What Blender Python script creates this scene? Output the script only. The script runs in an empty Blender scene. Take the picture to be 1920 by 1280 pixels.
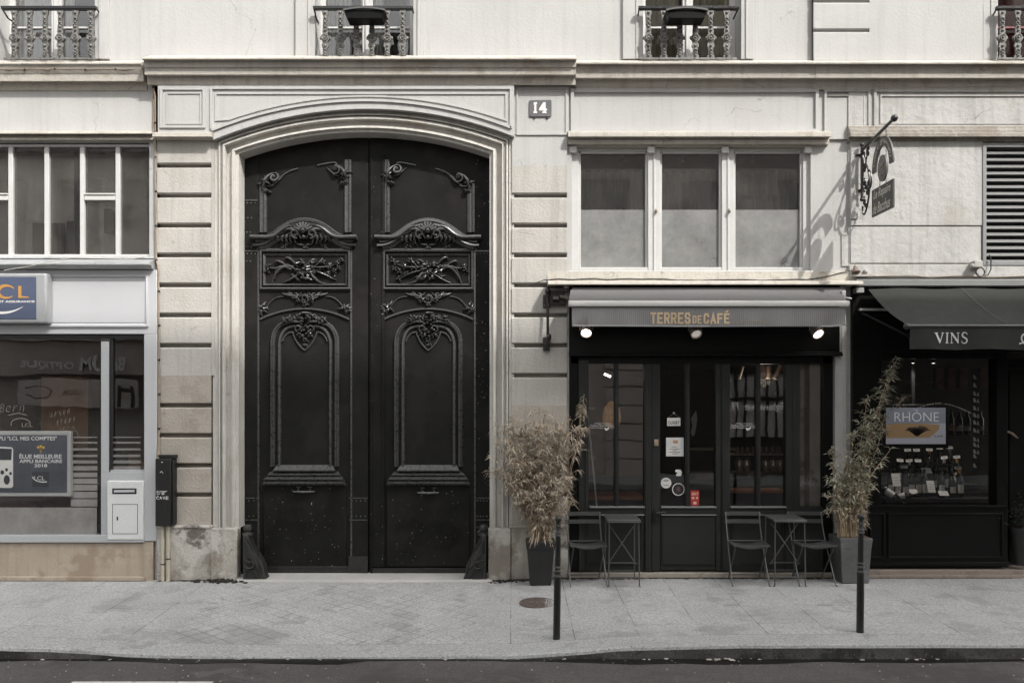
import bpy, bmesh, math, random
from mathutils import Vector, Matrix
R = math.radians
scene = bpy.context.scene
COL = scene.collection
# ------------------------------------------------------------------ camera, sky, sun, exposure
F, D, H, CX, CY = 1620.0, 9.0, 1.917, 960.0, 740.0     # focal length in photo pixels, metres to the facade, eye height, vanishing point
cam_d = bpy.data.cameras.new('camera'); cam = bpy.data.objects.new('camera', cam_d); COL.objects.link(cam)
cam.location = (0, -D, H); cam.rotation_euler = (R(90), 0, 0)
cam_d.sensor_width = 36; cam_d.lens = 36 * F / 1920; cam_d.shift_y = 100 / 1920.0
cam_d.clip_start = .05; cam_d.clip_end = 500
scene.camera = cam
SUN_V = Vector((-.80, .97, -1.28)).normalized()
el = math.asin(-SUN_V.z); az = math.atan2(-SUN_V.x, -SUN_V.y)
w = bpy.data.worlds.new('World'); scene.world = w; w.use_nodes = True
nt = w.node_tree; bg = nt.nodes['Background']
sky = nt.nodes.new('ShaderNodeTexSky'); sky.sky_type = 'NISHITA'; sky.sun_disc = False
sky.sun_elevation = el; sky.sun_rotation = az; sky.dust_density = 6.0; sky.air_density = 2.0
hs = nt.nodes.new('ShaderNodeHueSaturation'); hs.inputs['Saturation'].default_value = .12
nt.links.new(sky.outputs[0], hs.inputs['Color']); nt.links.new(hs.outputs[0], bg.inputs[0])
bg.inputs[1].default_value = .15
sl = bpy.data.lights.new('sun', 'SUN'); sl.energy = 2.0; sl.angle = R(.7); sl.color = (1, .965, .92)
so = bpy.data.objects.new('sun', sl); COL.objects.link(so); so.location = (10, -12, 20)
so.rotation_euler = SUN_V.to_track_quat('-Z', 'Y').to_euler()
vs = scene.view_settings; vs.view_transform = 'Standard'; vs.look = 'None'; vs.gamma = 1; vs.exposure = .93
scene.cycles.max_bounces = 8; scene.cycles.diffuse_bounces = 4; scene.cycles.glossy_bounces = 4
scene.cycles.transparent_max_bounces = 16; scene.cycles.transmission_bounces = 6
scene.cycles.caustics_reflective = False; scene.cycles.caustics_refractive = False
scene.cycles.sample_clamp_indirect = 6

# ------------------------------------------------------------------ measuring
def wx(px, d=0.): return (px - CX) * (D + d) / F
def wz(py, d=0.): return H + (CY - py) * (D + d) / F
def P(px, py, d=0., y=None): return Vector((wx(px, d), d if y is None else y, wz(py, d)))

# ------------------------------------------------------------------ mesh building
class MB:
    def __init__(s): s.v = []; s.f = []
    def quad(s, a, b, c, d):
        n = len(s.v); s.v += [Vector(a), Vector(b), Vector(c), Vector(d)]; s.f.append((n, n+1, n+2, n+3))
    def add(s, vs, fs):
        n = len(s.v); s.v += [Vector(q) for q in vs]; s.f += [tuple(i+n for i in f) for f in fs]
    def box(s, x0, x1, y0, y1, z0, z1):
        if x1 < x0: x0, x1 = x1, x0
        if y1 < y0: y0, y1 = y1, y0
        if z1 < z0: z0, z1 = z1, z0
        s.add([(x0,y0,z0),(x1,y0,z0),(x1,y1,z0),(x0,y1,z0),(x0,y0,z1),(x1,y0,z1),(x1,y1,z1),(x0,y1,z1)],
              [(0,3,2,1),(4,5,6,7),(0,1,5,4),(1,2,6,5),(2,3,7,6),(3,0,4,7)])
    def pbox(s, px0, py0, px1, py1, d0, d1, ref=None):
        r = d0 if ref is None else ref
        s.box(wx(px0,r), wx(px1,r), d0, d1, wz(py1,r), wz(py0,r))
    def prism(s, pts, a, b):
        """pts: list of Vectors of one face (3D); b-a: Vector extrusion"""
        n = len(pts); e = Vector(b) - Vector(a)
        vs = [Vector(q) for q in pts] + [Vector(q)+e for q in pts]
        fs = [tuple(range(n)), tuple(range(2*n-1, n-1, -1))] + [(i, (i+1) % n, n+(i+1) % n, n+i) for i in range(n)]
        s.add(vs, fs)
    def pprism(s, pxs, d0, d1, ref=None):
        r = d0 if ref is None else ref
        s.prism([(wx(x,r), d0, wz(y,r)) for x, y in pxs], (0,0,0), (0,d1-d0,0))
    def tube(s, pts, r, seg=8, caps=True, flat=1.0):
        pts = [Vector(q) for q in pts]; n = len(pts)
        rr = r if isinstance(r, (list, tuple)) else [r]*n
        up = Vector((0,0,1)); base = len(s.v); prev = None
        for i, p in enumerate(pts):
            t = (pts[min(i+1,n-1)] - pts[max(i-1,0)])
            if t.length < 1e-9: t = Vector((0,0,1))
            t.normalize()
            if prev is None:
                a = up if abs(t.z) < .9 else Vector((1,0,0))
                u = t.cross(a).normalized()
            else:
                u = (prev - t*prev.dot(t))
                u = u.normalized() if u.length > 1e-6 else t.orthogonal().normalized()
            prev = u; v = t.cross(u)
            for k in range(seg):
                a = 2*math.pi*k/seg
                s.v.append(p + (u*math.cos(a) + v*math.sin(a)*flat)*rr[i])
        for i in range(n-1):
            for k in range(seg):
                a = base+i*seg+k; b = base+i*seg+(k+1) % seg
                s.f.append((a, b, b+seg, a+seg))
        if caps:
            s.f.append(tuple(base+k for k in range(seg-1,-1,-1)))
            s.f.append(tuple(base+(n-1)*seg+k for k in range(seg)))
    def lathe(s, prof, c=(0,0,0), seg=16, axis=None, caps=True):
        """prof: [(r,h)] along axis from c"""
        ax = Vector(axis or (0,0,1)).normalized(); u = ax.orthogonal().normalized(); v = ax.cross(u); c = Vector(c)
        base = len(s.v); n = len(prof)
        for r, h in prof:
            for k in range(seg):
                a = 2*math.pi*k/seg
                s.v.append(c + ax*h + (u*math.cos(a)+v*math.sin(a))*max(r,1e-4))
        for i in range(n-1):
            for k in range(seg):
                a = base+i*seg+k; b = base+i*seg+(k+1) % seg
                s.f.append((a, b, b+seg, a+seg))
        if caps:
            s.f.append(tuple(base+k for k in range(seg-1,-1,-1))); s.f.append(tuple(base+(n-1)*seg+k for k in range(seg)))
    def ball(s, c, rx, ry=None, rz=None, seg=12, rings=8):
        ry = ry or rx; rz = rz or rx; c = Vector(c); base = len(s.v)
        for i in range(rings+1):
            t = math.pi*i/rings
            for k in range(seg):
                a = 2*math.pi*k/seg; q = max(math.sin(t), 1e-3)
                s.v.append(c + Vector((rx*q*math.cos(a), ry*q*math.sin(a), -rz*math.cos(t))))
        for i in range(rings):
            for k in range(seg):
                a = base+i*seg+k; b = base+i*seg+(k+1) % seg
                s.f.append((a, b, b+seg, a+seg))
    def strip(s, path, width, prof, place, closed=False, hs=None):
        """moulding along a 2D path: prof [(u in -1..1, height)], width half-width (number or list), place(x,y,h)->Vector"""
        n = len(path); base = len(s.v); m = len(prof)
        ww = width if isinstance(width, (list, tuple)) else [width]*n
        hh = hs if hs else [1.0]*n
        for i in range(n):
            if closed: a, b, c = path[(i-1) % n], path[i], path[(i+1) % n]
            else: a, b, c = path[max(i-1,0)], path[i], path[min(i+1,n-1)]
            d1 = Vector((b[0]-a[0], b[1]-a[1])); d2 = Vector((c[0]-b[0], c[1]-b[1]))
            if d1.length < 1e-9: d1 = d2
            if d2.length < 1e-9: d2 = d1
            if d1.length < 1e-9: d1 = d2 = Vector((1,0))
            d1.normalize(); d2.normalize()
            n1 = Vector((-d1.y, d1.x)); n2 = Vector((-d2.y, d2.x)); nn = n1+n2
            if nn.length < 1e-6: nn = n1
            nn.normalize(); k = max(nn.dot(n1), .35); nn = nn/k
            for u, h in prof:
                s.v.append(place(b[0]+nn.x*u*ww[i], b[1]+nn.y*u*ww[i], h*hh[i]))
        for i in range(n if closed else n-1):
            j = (i+1) % n
            for k in range(m-1):
                s.f.append((base+i*m+k, base+i*m+k+1, base+j*m+k+1, base+j*m+k))
        if not closed:
            s.f.append(tuple(base+k for k in range(m))); s.f.append(tuple(base+(n-1)*m+k for k in range(m-1,-1,-1)))
    def text(s, body, place, box, bold=0., shear=0., h=.002, keep=False, align='L'):
        """flat lettering fitted into box=(x0,y0,x1,y1) (y downwards); place(x,y,h)"""
        c = bpy.data.curves.new('t', 'FONT'); c.body = body; c.offset = bold; c.shear = shear; c.fill_mode = 'FRONT'; c.resolution_u = 3
        o = bpy.data.objects.new('t', c); m = o.to_mesh()
        vs = [v.co.copy() for v in m.vertices]; fs = [tuple(p.vertices) for p in m.polygons]
        o.to_mesh_clear(); bpy.data.objects.remove(o); bpy.data.curves.remove(c)
        if not vs: return
        x0 = min(v.x for v in vs); x1 = max(v.x for v in vs); y0 = min(v.y for v in vs); y1 = max(v.y for v in vs)
        sx = (box[2]-box[0])/(x1-x0); sy = (box[3]-box[1])/(y1-y0)
        s.add([place(box[0]+(v.x-x0)*sx, box[3]-(v.y-y0)*sy, h) for v in vs], fs)
    def disc(s, c, r, place, h=0., seg=20, ry=None):
        n = len(s.v); ry = ry or r
        s.v += [place(c[0]+r*math.cos(2*math.pi*k/seg), c[1]+ry*math.sin(2*math.pi*k/seg), h) for k in range(seg)]
        s.f.append(tuple(range(n, n+seg)))
    def poly(s, pts, place, h=0.):
        n = len(s.v); s.v += [place(x, y, h) for x, y in pts]; s.f.append(tuple(range(n, n+len(pts))))
    def slab(s, pts, place, h0, h1):
        a = [place(x,y,h0) for x,y in pts]; b = [place(x,y,h1) for x,y in pts]; n = len(pts)
        s.add(a+b, [tuple(range(n)), tuple(range(2*n-1,n-1,-1))] + [(i,(i+1)%n,n+(i+1)%n,n+i) for i in range(n)])

def root_loc(o):
    L = Vector((0,0,0))
    while o is not None: L += o.location; o = o.parent
    return L
def obj(name, mb, m, parent=None, bevel=0., seg=2, smooth=True, label=None):
    me = bpy.data.meshes.new(name); off = root_loc(parent)
    me.from_pydata([tuple(q-off) for q in mb.v], [], mb.f)
    bm = bmesh.new(); bm.from_mesh(me); bmesh.ops.recalc_face_normals(bm, faces=bm.faces); bm.to_mesh(me); bm.free()
    if smooth:
        me.polygons.foreach_set('use_smooth', [True]*len(me.polygons)); me.set_sharp_from_angle(angle=R(38))
    me.materials.append(m); o = bpy.data.objects.new(name, me); COL.objects.link(o)
    if parent is not None: o.parent = parent
    if bevel > 0:
        b = o.modifiers.new('bevel', 'BEVEL'); b.width = bevel; b.segments = seg; b.limit_method = 'ANGLE'; b.angle_limit = R(40)
    if label: o['label'] = label
    return o
def thing(name, label, cat, loc=(0,0,0), group=None, rot=0.):
    o = bpy.data.objects.new(name, None); COL.objects.link(o); o.location = loc; o.rotation_euler = (0,0,rot)
    o.empty_display_size = .1
    return tag(o, label, cat, group)
def tag(o, label, cat, group=None, kind='thing'):
    o['label'] = label; o['category'] = cat; o['kind'] = kind
    if group: o['group'] = group
    return o
def struct(o, kind='structure'): o['kind'] = kind; return o
def dup(root, loc, label=None, rot=None, group=None):
    r = root.copy(); COL.objects.link(r); r.location = loc
    if rot is not None: r.rotation_euler = rot
    if label: r['label'] = label
    if group: r['group'] = group
    for ch in list(root.children):
        c = ch.copy(); COL.objects.link(c); c.parent = r
        for g in list(ch.children):
            d = g.copy(); COL.objects.link(d); d.parent = c
    return r
def wall_holes(mb, X, Z, holes, d0, d1=None, ref=0.):
    """flat wall in pixel coordinates X=(x0,x1), Z=(y0,y1) with rectangular holes and their reveals back to d1"""
    xs = sorted({X[0], X[1], *[h[0] for h in holes], *[h[2] for h in holes]}); ys = sorted({Z[0], Z[1], *[h[1] for h in holes], *[h[3] for h in holes]})
    for a, b in zip(xs, xs[1:]):
        for c, e in zip(ys, ys[1:]):
            mx, my = (a+b)/2, (c+e)/2
            if any(h[0] < mx < h[2] and h[1] < my < h[3] for h in holes): continue
            mb.quad(*[(wx(q[0],ref), d0, wz(q[1],ref)) for q in ((a,e),(b,e),(b,c),(a,c))])
    if d1 is not None:
        for h in holes:
            q = [(h[0],h[1]),(h[2],h[1]),(h[2],h[3]),(h[0],h[3])]
            for i in range(4):
                a, b = q[i], q[(i+1) % 4]
                A = (wx(a[0],ref), d0, wz(a[1],ref)); B = (wx(b[0],ref), d0, wz(b[1],ref))
                mb.quad(A, B, (B[0], d1, B[2]), (A[0], d1, A[2]))
def arc(x0, y0, x1, y1, rise, n=24):
    """points of a segmental arc from (x0,y0) to (x1,y1), y downwards, rising by rise"""
    c = math.hypot(x1-x0, y1-y0)/2; rad = (c*c+rise*rise)/(2*rise); a = math.asin(min(1, c/rad)); out = []
    for i in range(n+1):
        t = -a + 2*a*i/n
        u = .5 + math.sin(t)*rad/(2*c); h = math.cos(t)*rad - (rad-rise)
        out.append((x0+(x1-x0)*u, y0+(y1-y0)*u - h))
    return out
def bez(p0, p1, p2, p3, n=10):
    o = []
    for i in range(n+1):
        t = i/n; q = 1-t
        o.append(tuple(q*q*q*a+3*q*q*t*b+3*q*t*t*c+t*t*t*e for a, b, c, e in zip(p0, p1, p2, p3)))
    return o
HALF = [(-1,0), (-.8,.6), (-.4,.95), (0,1), (.4,.95), (.8,.6), (1,0)]
STEP = [(-1,0), (-1,.55), (-.55,.55), (-.5,1), (.1,1), (.3,.7), (.6,.5), (.95,.4), (1,0)]

# ------------------------------------------------------------------ materials
def mat(name, c, rough=.6, metal=0., var=.12, scale=2.5, fine=.05, fscale=60., bump=.15, bscale=45., spec=.5,
        stain=None, streak=0., coat=0., speck=None, crack=None, emit=None):
    """plain surface with large and fine colour variation; stain=(colour, scale, threshold); speck=(colour, scale, threshold); crack=(scale, width)"""
    m = bpy.data.materials.new(name); m.use_nodes = True; t = m.node_tree; N = t.nodes; L = t.links
    b = N['Principled BSDF']; b.inputs['Roughness'].default_value = rough; b.inputs['Metallic'].default_value = metal
    b.inputs['Specular IOR Level'].default_value = spec; b.inputs['Coat Weight'].default_value = coat
    tc = N.new('ShaderNodeTexCoord')
    def noise(sc, det=5, vec=None, ro=.6):
        n = N.new('ShaderNodeTexNoise'); n.inputs['Scale'].default_value = sc; n.inputs['Detail'].default_value = det; n.inputs['Roughness'].default_value = ro
        L.new(vec or tc.outputs['Object'], n.inputs['Vector']); return n.outputs['Fac']
    def rng(f, a0, a1, b0, b1):
        n = N.new('ShaderNodeMapRange'); L.new(f, n.inputs[0])
        for i, q in enumerate((a0,a1,b0,b1)): n.inputs[i+1].default_value = q
        return n.outputs[0]
    def mul(a, q):
        n = N.new('ShaderNodeMath'); n.operation = 'MULTIPLY'; L.new(a, n.inputs[0])
        if isinstance(q, float): n.inputs[1].default_value = q
        else: L.new(q, n.inputs[1])
        return n.outputs[0]
    def mix(f, a, q, mode='MIX'):
        n = N.new('ShaderNodeMix'); n.data_type = 'RGBA'; n.blend_type = mode
        if isinstance(f, float): n.inputs[0].default_value = f
        else: L.new(f, n.inputs[0])
        for i, z in ((6,a),(7,q)):
            if isinstance(z, tuple): n.inputs[i].default_value = (*z[:3], 1)
            else: L.new(z, n.inputs[i])
        return n.outputs[2]
    k = mul(rng(noise(scale), .3, .7, 1-var, 1+var), rng(noise(fscale, 3), .3, .7, 1-fine, 1+fine))
    hv = N.new('ShaderNodeCombineColor')
    for i in range(3): L.new(k, hv.inputs[i])
    col = mix(1.0, (c[0],c[1],c[2]), hv.outputs[0], 'MULTIPLY')
    if streak:
        mp = N.new('ShaderNodeMapping'); mp.inputs['Scale'].default_value = (9,9,.5); L.new(tc.outputs['Object'], mp.inputs['Vector'])
        col = mix(mul(rng(noise(1.5, 6, mp.outputs[0]), .5, .75, 0, 1), streak), col, tuple(q*.5 for q in c))
    if stain:
        for st in (stain if isinstance(stain, list) else [stain]):
            col = mix(rng(noise(st[1], 8, None, .65), st[2], st[2]+.06, 0, st[3] if len(st) > 3 else .85), col, st[0])
    if speck:
        col = mix(rng(noise(speck[1], 2), speck[2], speck[2]+.03, 0, 1), col, speck[0])
    hgt = noise(bscale, 4)
    if crack:
        dn = N.new('ShaderNodeTexNoise'); dn.inputs['Scale'].default_value = 5; dn.inputs['Detail'].default_value = 6; L.new(tc.outputs['Object'], dn.inputs['Vector'])
        ad = N.new('ShaderNodeVectorMath'); ad.operation = 'MULTIPLY_ADD'; L.new(dn.outputs['Color'], ad.inputs[0]); ad.inputs[1].default_value = (.35,.35,.35); L.new(tc.outputs['Object'], ad.inputs[2])
        vo = N.new('ShaderNodeTexVoronoi'); vo.feature = 'DISTANCE_TO_EDGE'; vo.inputs['Scale'].default_value = crack[0]; L.new(ad.outputs[0], vo.inputs['Vector'])
        ck = mul(rng(vo.outputs['Distance'], 0, crack[1], 1, 0), rng(noise(1.7, 2), .52, .6, 0, .75))
        col = mix(ck, col, tuple(q*.35 for q in c))
    L.new(col, b.inputs['Base Color'])
    L.new(rng(noise(scale*3), .3, .7, max(rough-.08, .02), min(rough+.08, 1)), b.inputs['Roughness'])
    if bump:
        bp = N.new('ShaderNodeBump'); bp.inputs['Strength'].default_value = bump; bp.inputs['Distance'].default_value = .02
        L.new(hgt, bp.inputs['Height']); L.new(bp.outputs[0], b.inputs['Normal'])
    if emit:
        b.inputs['Emission Color'].default_value = (*emit[0], 1); b.inputs['Emission Strength'].default_value = emit[1]
    return m
def glass_mat(name, ior=1.7, tint=(1,1,1), frost=0., film=(.5,.5,.5), dirt=.0):
    m = bpy.data.materials.new(name); m.use_nodes = True; t = m.node_tree; N = t.nodes; L = t.links
    N.remove(N['Principled BSDF']); out = N['Material Output']
    tr = N.new('ShaderNodeBsdfTransparent'); tr.inputs[0].default_value = (*tint,1)
    gl = N.new('ShaderNodeBsdfGlossy'); gl.inputs['Roughness'].default_value = .012
    tc = N.new('ShaderNodeTexCoord'); ns = N.new('ShaderNodeTexNoise'); ns.inputs['Scale'].default_value = 1.6; L.new(tc.outputs['Object'], ns.inputs['Vector'])
    bp = N.new('ShaderNodeBump'); bp.inputs['Strength'].default_value = .035; bp.inputs['Distance'].default_value = .05; L.new(ns.outputs['Fac'], bp.inputs['Height']); L.new(bp.outputs[0], gl.inputs['Normal'])
    fr = N.new('ShaderNodeFresnel'); fr.inputs['IOR'].default_value = ior
    mx = N.new('ShaderNodeMixShader'); L.new(fr.outputs[0], mx.inputs[0]); L.new(tr.outputs[0], mx.inputs[1]); L.new(gl.outputs[0], mx.inputs[2])
    last = mx.outputs[0]
    amt = max(frost, dirt)
    if amt:
        df = N.new('ShaderNodeBsdfDiffuse'); df.inputs[0].default_value = (*film,1)
        m2 = N.new('ShaderNodeMixShader'); L.new(last, m2.inputs[1]); L.new(df.outputs[0], m2.inputs[2])
        n2 = N.new('ShaderNodeTexNoise'); n2.inputs['Scale'].default_value = 2.6; n2.inputs['Detail'].default_value = 14; n2.inputs['Roughness'].default_value = .72; L.new(tc.outputs['Object'], n2.inputs['Vector'])
        mr = N.new('ShaderNodeMapRange'); L.new(n2.outputs['Fac'], mr.inputs[0]); mr.inputs[1].default_value = .35; mr.inputs[2].default_value = .7
        mr.inputs[3].default_value = amt*.62 if frost else amt*.3; mr.inputs[4].default_value = min(1, amt*1.1); L.new(mr.outputs[0], m2.inputs[0]); last = m2.outputs[0]
    L.new(last, out.inputs['Surface']); return m
def emit_mat(name, c, s):
    m = bpy.data.materials.new(name); m.use_nodes = True; b = m.node_tree.nodes['Principled BSDF']
    b.inputs['Base Color'].default_value = (*c,1); b.inputs['Emission Color'].default_value = (*c,1); b.inputs['Emission Strength'].default_value = s
    return m

PLASTER = mat('painted_plaster', (.460,.454,.441), .8, var=.05, scale=1.2, fine=.03, bump=.12, bscale=30, stain=[((.44,.43,.405), 1.1, .56, .4), ((.36,.34,.31), 9., .70, .4)], streak=.22, crack=(.7,.0035))
STONE = mat('painted_stone', (.462,.442,.408), .82, var=.07, scale=2.2, fine=.05, bump=.25, bscale=38, stain=[((.41,.385,.34), 1.7, .55, .45), ((.28,.24,.195), 9., .64, .5)], streak=.4, crack=(1.3,.006))
RAW = mat('bare_limestone', (.40,.365,.32), .88, var=.1, scale=3, fine=.07, bump=.35, bscale=50, stain=[((.30,.265,.22), 2.4, .55, .5), ((.50,.48,.45), 6., .62, .5)], streak=.2, crack=(1.6,.006))
PLINTH = mat('stained_plinth_stone', (.40,.375,.33), .9, var=.16, scale=4, fine=.08, bump=.5, bscale=30, stain=[((.54,.52,.48), 3.2, .48, .8), ((.25,.215,.175), 2.3, .52, .8), ((.09,.075,.06), 3.1, .585, .85)], streak=.4, crack=(2.2,.012))
CORNICE = mat('weathered_cornice_stone', (.46,.43,.38), .85, var=.08, scale=3, fine=.05, bump=.3, bscale=35, stain=[((.33,.285,.23), 3.5, .57, .6), ((.20,.17,.14), 11., .68, .5)], streak=.45, crack=(1.1,.006))
JAMB = mat('worn_portal_stone', (.54,.52,.48), .82, var=.09, scale=3, fine=.05, bump=.35, bscale=30, stain=[((.47,.43,.37), 2.6, .56, .55), ((.30,.26,.21), 8., .66, .6)], streak=.5, crack=(1.8,.006))
ROUGHWALL = mat('rough_old_plaster', (.465,.456,.437), .88, var=.08, scale=2, fine=.05, bump=.5, bscale=14, stain=[((.37,.345,.30), 2.3, .56, .5), ((.26,.23,.19), 6.5, .65, .6)], streak=.45, crack=(.9,.008))
WINWHITE = mat('white_window_paint', (.56,.555,.54), .5, var=.05, scale=4, bump=.05, stain=((.40,.37,.32), 9., .66, .5))
METALWHITE = mat('satin_white_metal', (.49,.495,.51), .38, var=.025, scale=1.5, fine=.01, bump=.02, bscale=80)
GREYMETAL = mat('satin_grey_metal', (.42,.43,.44), .4, var=.03, bump=.02)
ZINC = mat('zinc_flashing', (.42,.43,.43), .45, metal=.35, var=.12, scale=5, bump=.08, stain=((.24,.24,.23), 6., .6, .6))
DOORBLACK = mat('black_door_paint', (.016,.016,.0148), .5, var=.25, scale=3, fine=.1, bump=.07, bscale=22, spec=.07, stain=((.025,.0225,.0215), 1.3, .52, .7), speck=((.32,.31,.29), 34., .80))
CARVED = mat('carving_paint_with_highlights', (.052,.052,.049), .30, var=.2, scale=8, bump=.1, bscale=60, spec=.75)  # paler, glossier door paint; highlights of the carved parts are put into its colour
DOORSCUFF = mat('scuffed_black_door_paint', (.014,.014,.013), .5, var=.3, scale=3, fine=.1, bump=.08, bscale=22, spec=.07, stain=[((.022,.0195,.0185), 1.6, .5, .7), ((.06,.058,.055), 7., .70, .5)], speck=((.42,.41,.39), 42., .712))
BLACKIRON = mat('black_painted_iron', (.012,.012,.012), .32, var=.2, scale=10, bump=.12, bscale=50, spec=.6)
GREYIRON = mat('weathered_cast_iron', (.17,.165,.155), .55, metal=.2, var=.3, scale=18, bump=.3, bscale=90, stain=((.05,.048,.045), 30., .55, .8))
DARKIRON = mat('dark_cast_iron', (.045,.045,.043), .34, metal=.3, var=.3, scale=12, bump=.3, bscale=60)
SHOPGREY = mat('charcoal_shop_paint', (.021,.022,.021), .45, var=.12, scale=3, fine=.04, bump=.05, bscale=60, spec=.3, stain=((.034,.032,.030), 2., .55, .6))
SHOPBLACK = mat('black_shop_paint', (.0045,.0045,.0043), .4, var=.15, bump=.04, spec=.18)
AWNGREY = mat('grey_awning_canvas', (.135,.133,.13), .85, var=.05, scale=3, fine=.05, fscale=160, bump=.12, bscale=140, spec=.2)
AWNDARK = mat('dark_awning_canvas', (.030,.032,.028), .85, var=.09, scale=2.5, fine=.06, fscale=140, bump=.15, bscale=120, spec=.2)
PAPER = mat('white_paper', (.62,.61,.59), .8, var=.05, scale=8, bump=.05)
INK = mat('black_ink', (.02,.02,.02), .7, bump=0)
WHITEINK = mat('white_lettering', (.70,.69,.67), .6, var=.02, bump=0)
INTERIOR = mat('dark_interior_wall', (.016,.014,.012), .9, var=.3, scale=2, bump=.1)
GLASS = glass_mat('shop_glass', 1.9)
GLASSDIRTY = glass_mat('dusty_glass', 1.7, dirt=.10, film=(.5,.48,.45))
GLASSFILM = glass_mat('frosted_film', 1.5, frost=.76, film=(.345,.345,.335))
GOLDINK = mat('tan_lettering', (.54,.41,.26), .7, var=.05, bump=0)
CABLE = mat('painted_cable', (.30,.24,.18), .7, var=.15, scale=20, bump=.1)
CABLEDARK = mat('black_cable', (.015,.014,.013), .6, bump=0)
def DW(off0=0., d=0.):
    """placer on a plane parallel to the facade at depth d: (px,py,h) -> point h in front of it"""
    return lambda x, y, h=0.: Vector((wx(x,d), d-off0-h, wz(y,d)))
# ------------------------------------------------------------------ street surface
def lerp_tab(tab, x):
    if x <= tab[0][0]: return tab[0][1]
    for (a, va), (b, vb) in zip(tab, tab[1:]):
        if x <= b:
            t = (x-a)/(b-a); t = t*t*(3-2*t); return va+(vb-va)*t
    return tab[-1][1]
KX = lambda px: (px-CX)*6.7/F
ZK = [(KX(-60),-.030),(KX(60),-.042),(KX(300),-.092),(KX(480),-.108),(KX(960),-.100),(KX(1060),-.074),(KX(1180),-.034),(KX(1420),-.016),(KX(1920),-.014)]
ZF = [(wx(280),-.004),(wx(430),.006),(wx(920),.006),(wx(1080),.028),(wx(1560),.030),(wx(1650),.036)]
zk = lambda x: lerp_tab(ZK, x)
zf = lambda x: lerp_tab(ZF, x)
YK = -2.3; ROADZ = -.132
def ground(x, y):
    t = min(1, max(0, y/YK)); return zf(x)+(zk(x)-zf(x))*t
def paving_mat(name, c, row, length, diag=False, gap=.006, joint=.45):
    m = mat(name, c, .82, var=.10, scale=1.7, fine=.30, fscale=52, bump=.45, bscale=70, spec=.35,
            stain=[((c[0]*.66, c[1]*.65, c[2]*.64), 1.3, .54, .55), ((c[0]*.55,c[1]*.55,c[2]*.54), 5., .66, .5), ((c[0]*.42,c[1]*.41,c[2]*.4), 17., .735, .6), ((c[0]*1.15,c[1]*1.15,c[2]*1.15), 2.7, .6, .5)], speck=((.5,.49,.47), 55., .73))
    t = m.node_tree; N = t.nodes; L = t.links; b = N['Principled BSDF']
    src = b.inputs['Base Color'].links[0].from_socket
    tc = N.new('ShaderNodeTexCoord'); mp = N.new('ShaderNodeMapping')
    mp.inputs['Rotation'].default_value = (0,0,R(90) if not diag else R(38)); L.new(tc.outputs['Object'], mp.inputs['Vector'])
    dn = N.new('ShaderNodeTexNoise'); dn.inputs['Scale'].default_value = 1.1; L.new(tc.outputs['Object'], dn.inputs['Vector'])
    ad = N.new('ShaderNodeVectorMath'); ad.operation = 'MULTIPLY_ADD'; L.new(dn.outputs['Color'], ad.inputs[0]); ad.inputs[1].default_value = (.02,.02,0); L.new(mp.outputs[0], ad.inputs[2])
    br = N.new('ShaderNodeTexBrick'); L.new(ad.outputs[0], br.inputs['Vector']); br.inputs['Scale'].default_value = 1
    br.inputs['Brick Width'].default_value = length; br.inputs['Row Height'].default_value = row; br.inputs['Mortar Size'].default_value = gap; br.inputs['Mortar Smooth'].default_value = .3
    br.offset = .5 if not diag else 0.
    br.inputs['Color1'].default_value = (.96,.96,.96,1); br.inputs['Color2'].default_value = (1.04,1.04,1.04,1); br.inputs['Mortar'].default_value = (1,1,1,1)
    m1 = N.new('ShaderNodeMix'); m1.data_type = 'RGBA'; m1.blend_type = 'MULTIPLY'; m1.inputs[0].default_value = 1; L.new(src, m1.inputs[6]); L.new(br.outputs['Color'], m1.inputs[7])
    n2 = N.new('ShaderNodeTexNoise'); n2.inputs['Scale'].default_value = 2.6; n2.inputs['Detail'].default_value = 4; L.new(tc.outputs['Object'], n2.inputs['Vector'])
    mr = N.new('ShaderNodeMapRange'); L.new(n2.outputs['Fac'], mr.inputs[0]); mr.inputs[1].default_value = .42; mr.inputs[2].default_value = .6; mr.inputs[3].default_value = joint*.15; mr.inputs[4].default_value = joint
    mu = N.new('ShaderNodeMath'); mu.operation = 'MULTIPLY'; L.new(br.outputs['Fac'], mu.inputs[0]); L.new(mr.outputs[0], mu.inputs[1])
    m2 = N.new('ShaderNodeMix'); m2.data_type = 'RGBA'; L.new(mu.outputs[0], m2.inputs[0]); L.new(m1.outputs[2], m2.inputs[6]); m2.inputs[7].default_value = (.05,.046,.042,1)
    L.new(m2.outputs[2], b.inputs['Base Color'])
    return m
PAVE = paving_mat('granite_paving', (.388,.388,.385), .52, 1.15, gap=.005, joint=.6)
DRIVE = paving_mat('driveway_setts', (.392,.392,.382), .135, .135, diag=True, gap=.007, joint=.4)
KERBM = mat('granite_kerb', (.365,.365,.36), .8, var=.1, scale=2, fine=.3, fscale=55, bump=.4, bscale=110, stain=((.2,.195,.19), 2., .58, .5), speck=((.10,.10,.10), 60., .66))
KERBFACE = mat('grimy_kerb_face', (.085,.082,.078), .85, var=.3, scale=5, fine=.4, fscale=90, bump=.5, bscale=90, stain=((.02,.019,.018), 2.2, .5, .8), speck=((.25,.24,.23), 60., .68))
ASPH = mat('worn_asphalt', (.082,.074,.074), .8, var=.16, scale=1.4, fine=.35, fscale=60, bump=.6, bscale=70, stain=[((.055,.048,.049), 1.2, .5, .7), ((.12,.113,.112), 2.4, .58, .55), ((.03,.027,.027), 5., .68, .6)], speck=((.2,.185,.17), 55., .76))
WETM = mat('wet_gutter_grime', (.006,.0055,.005), .45, var=.4, scale=6, bump=.25, bscale=40, spec=.4)
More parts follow.
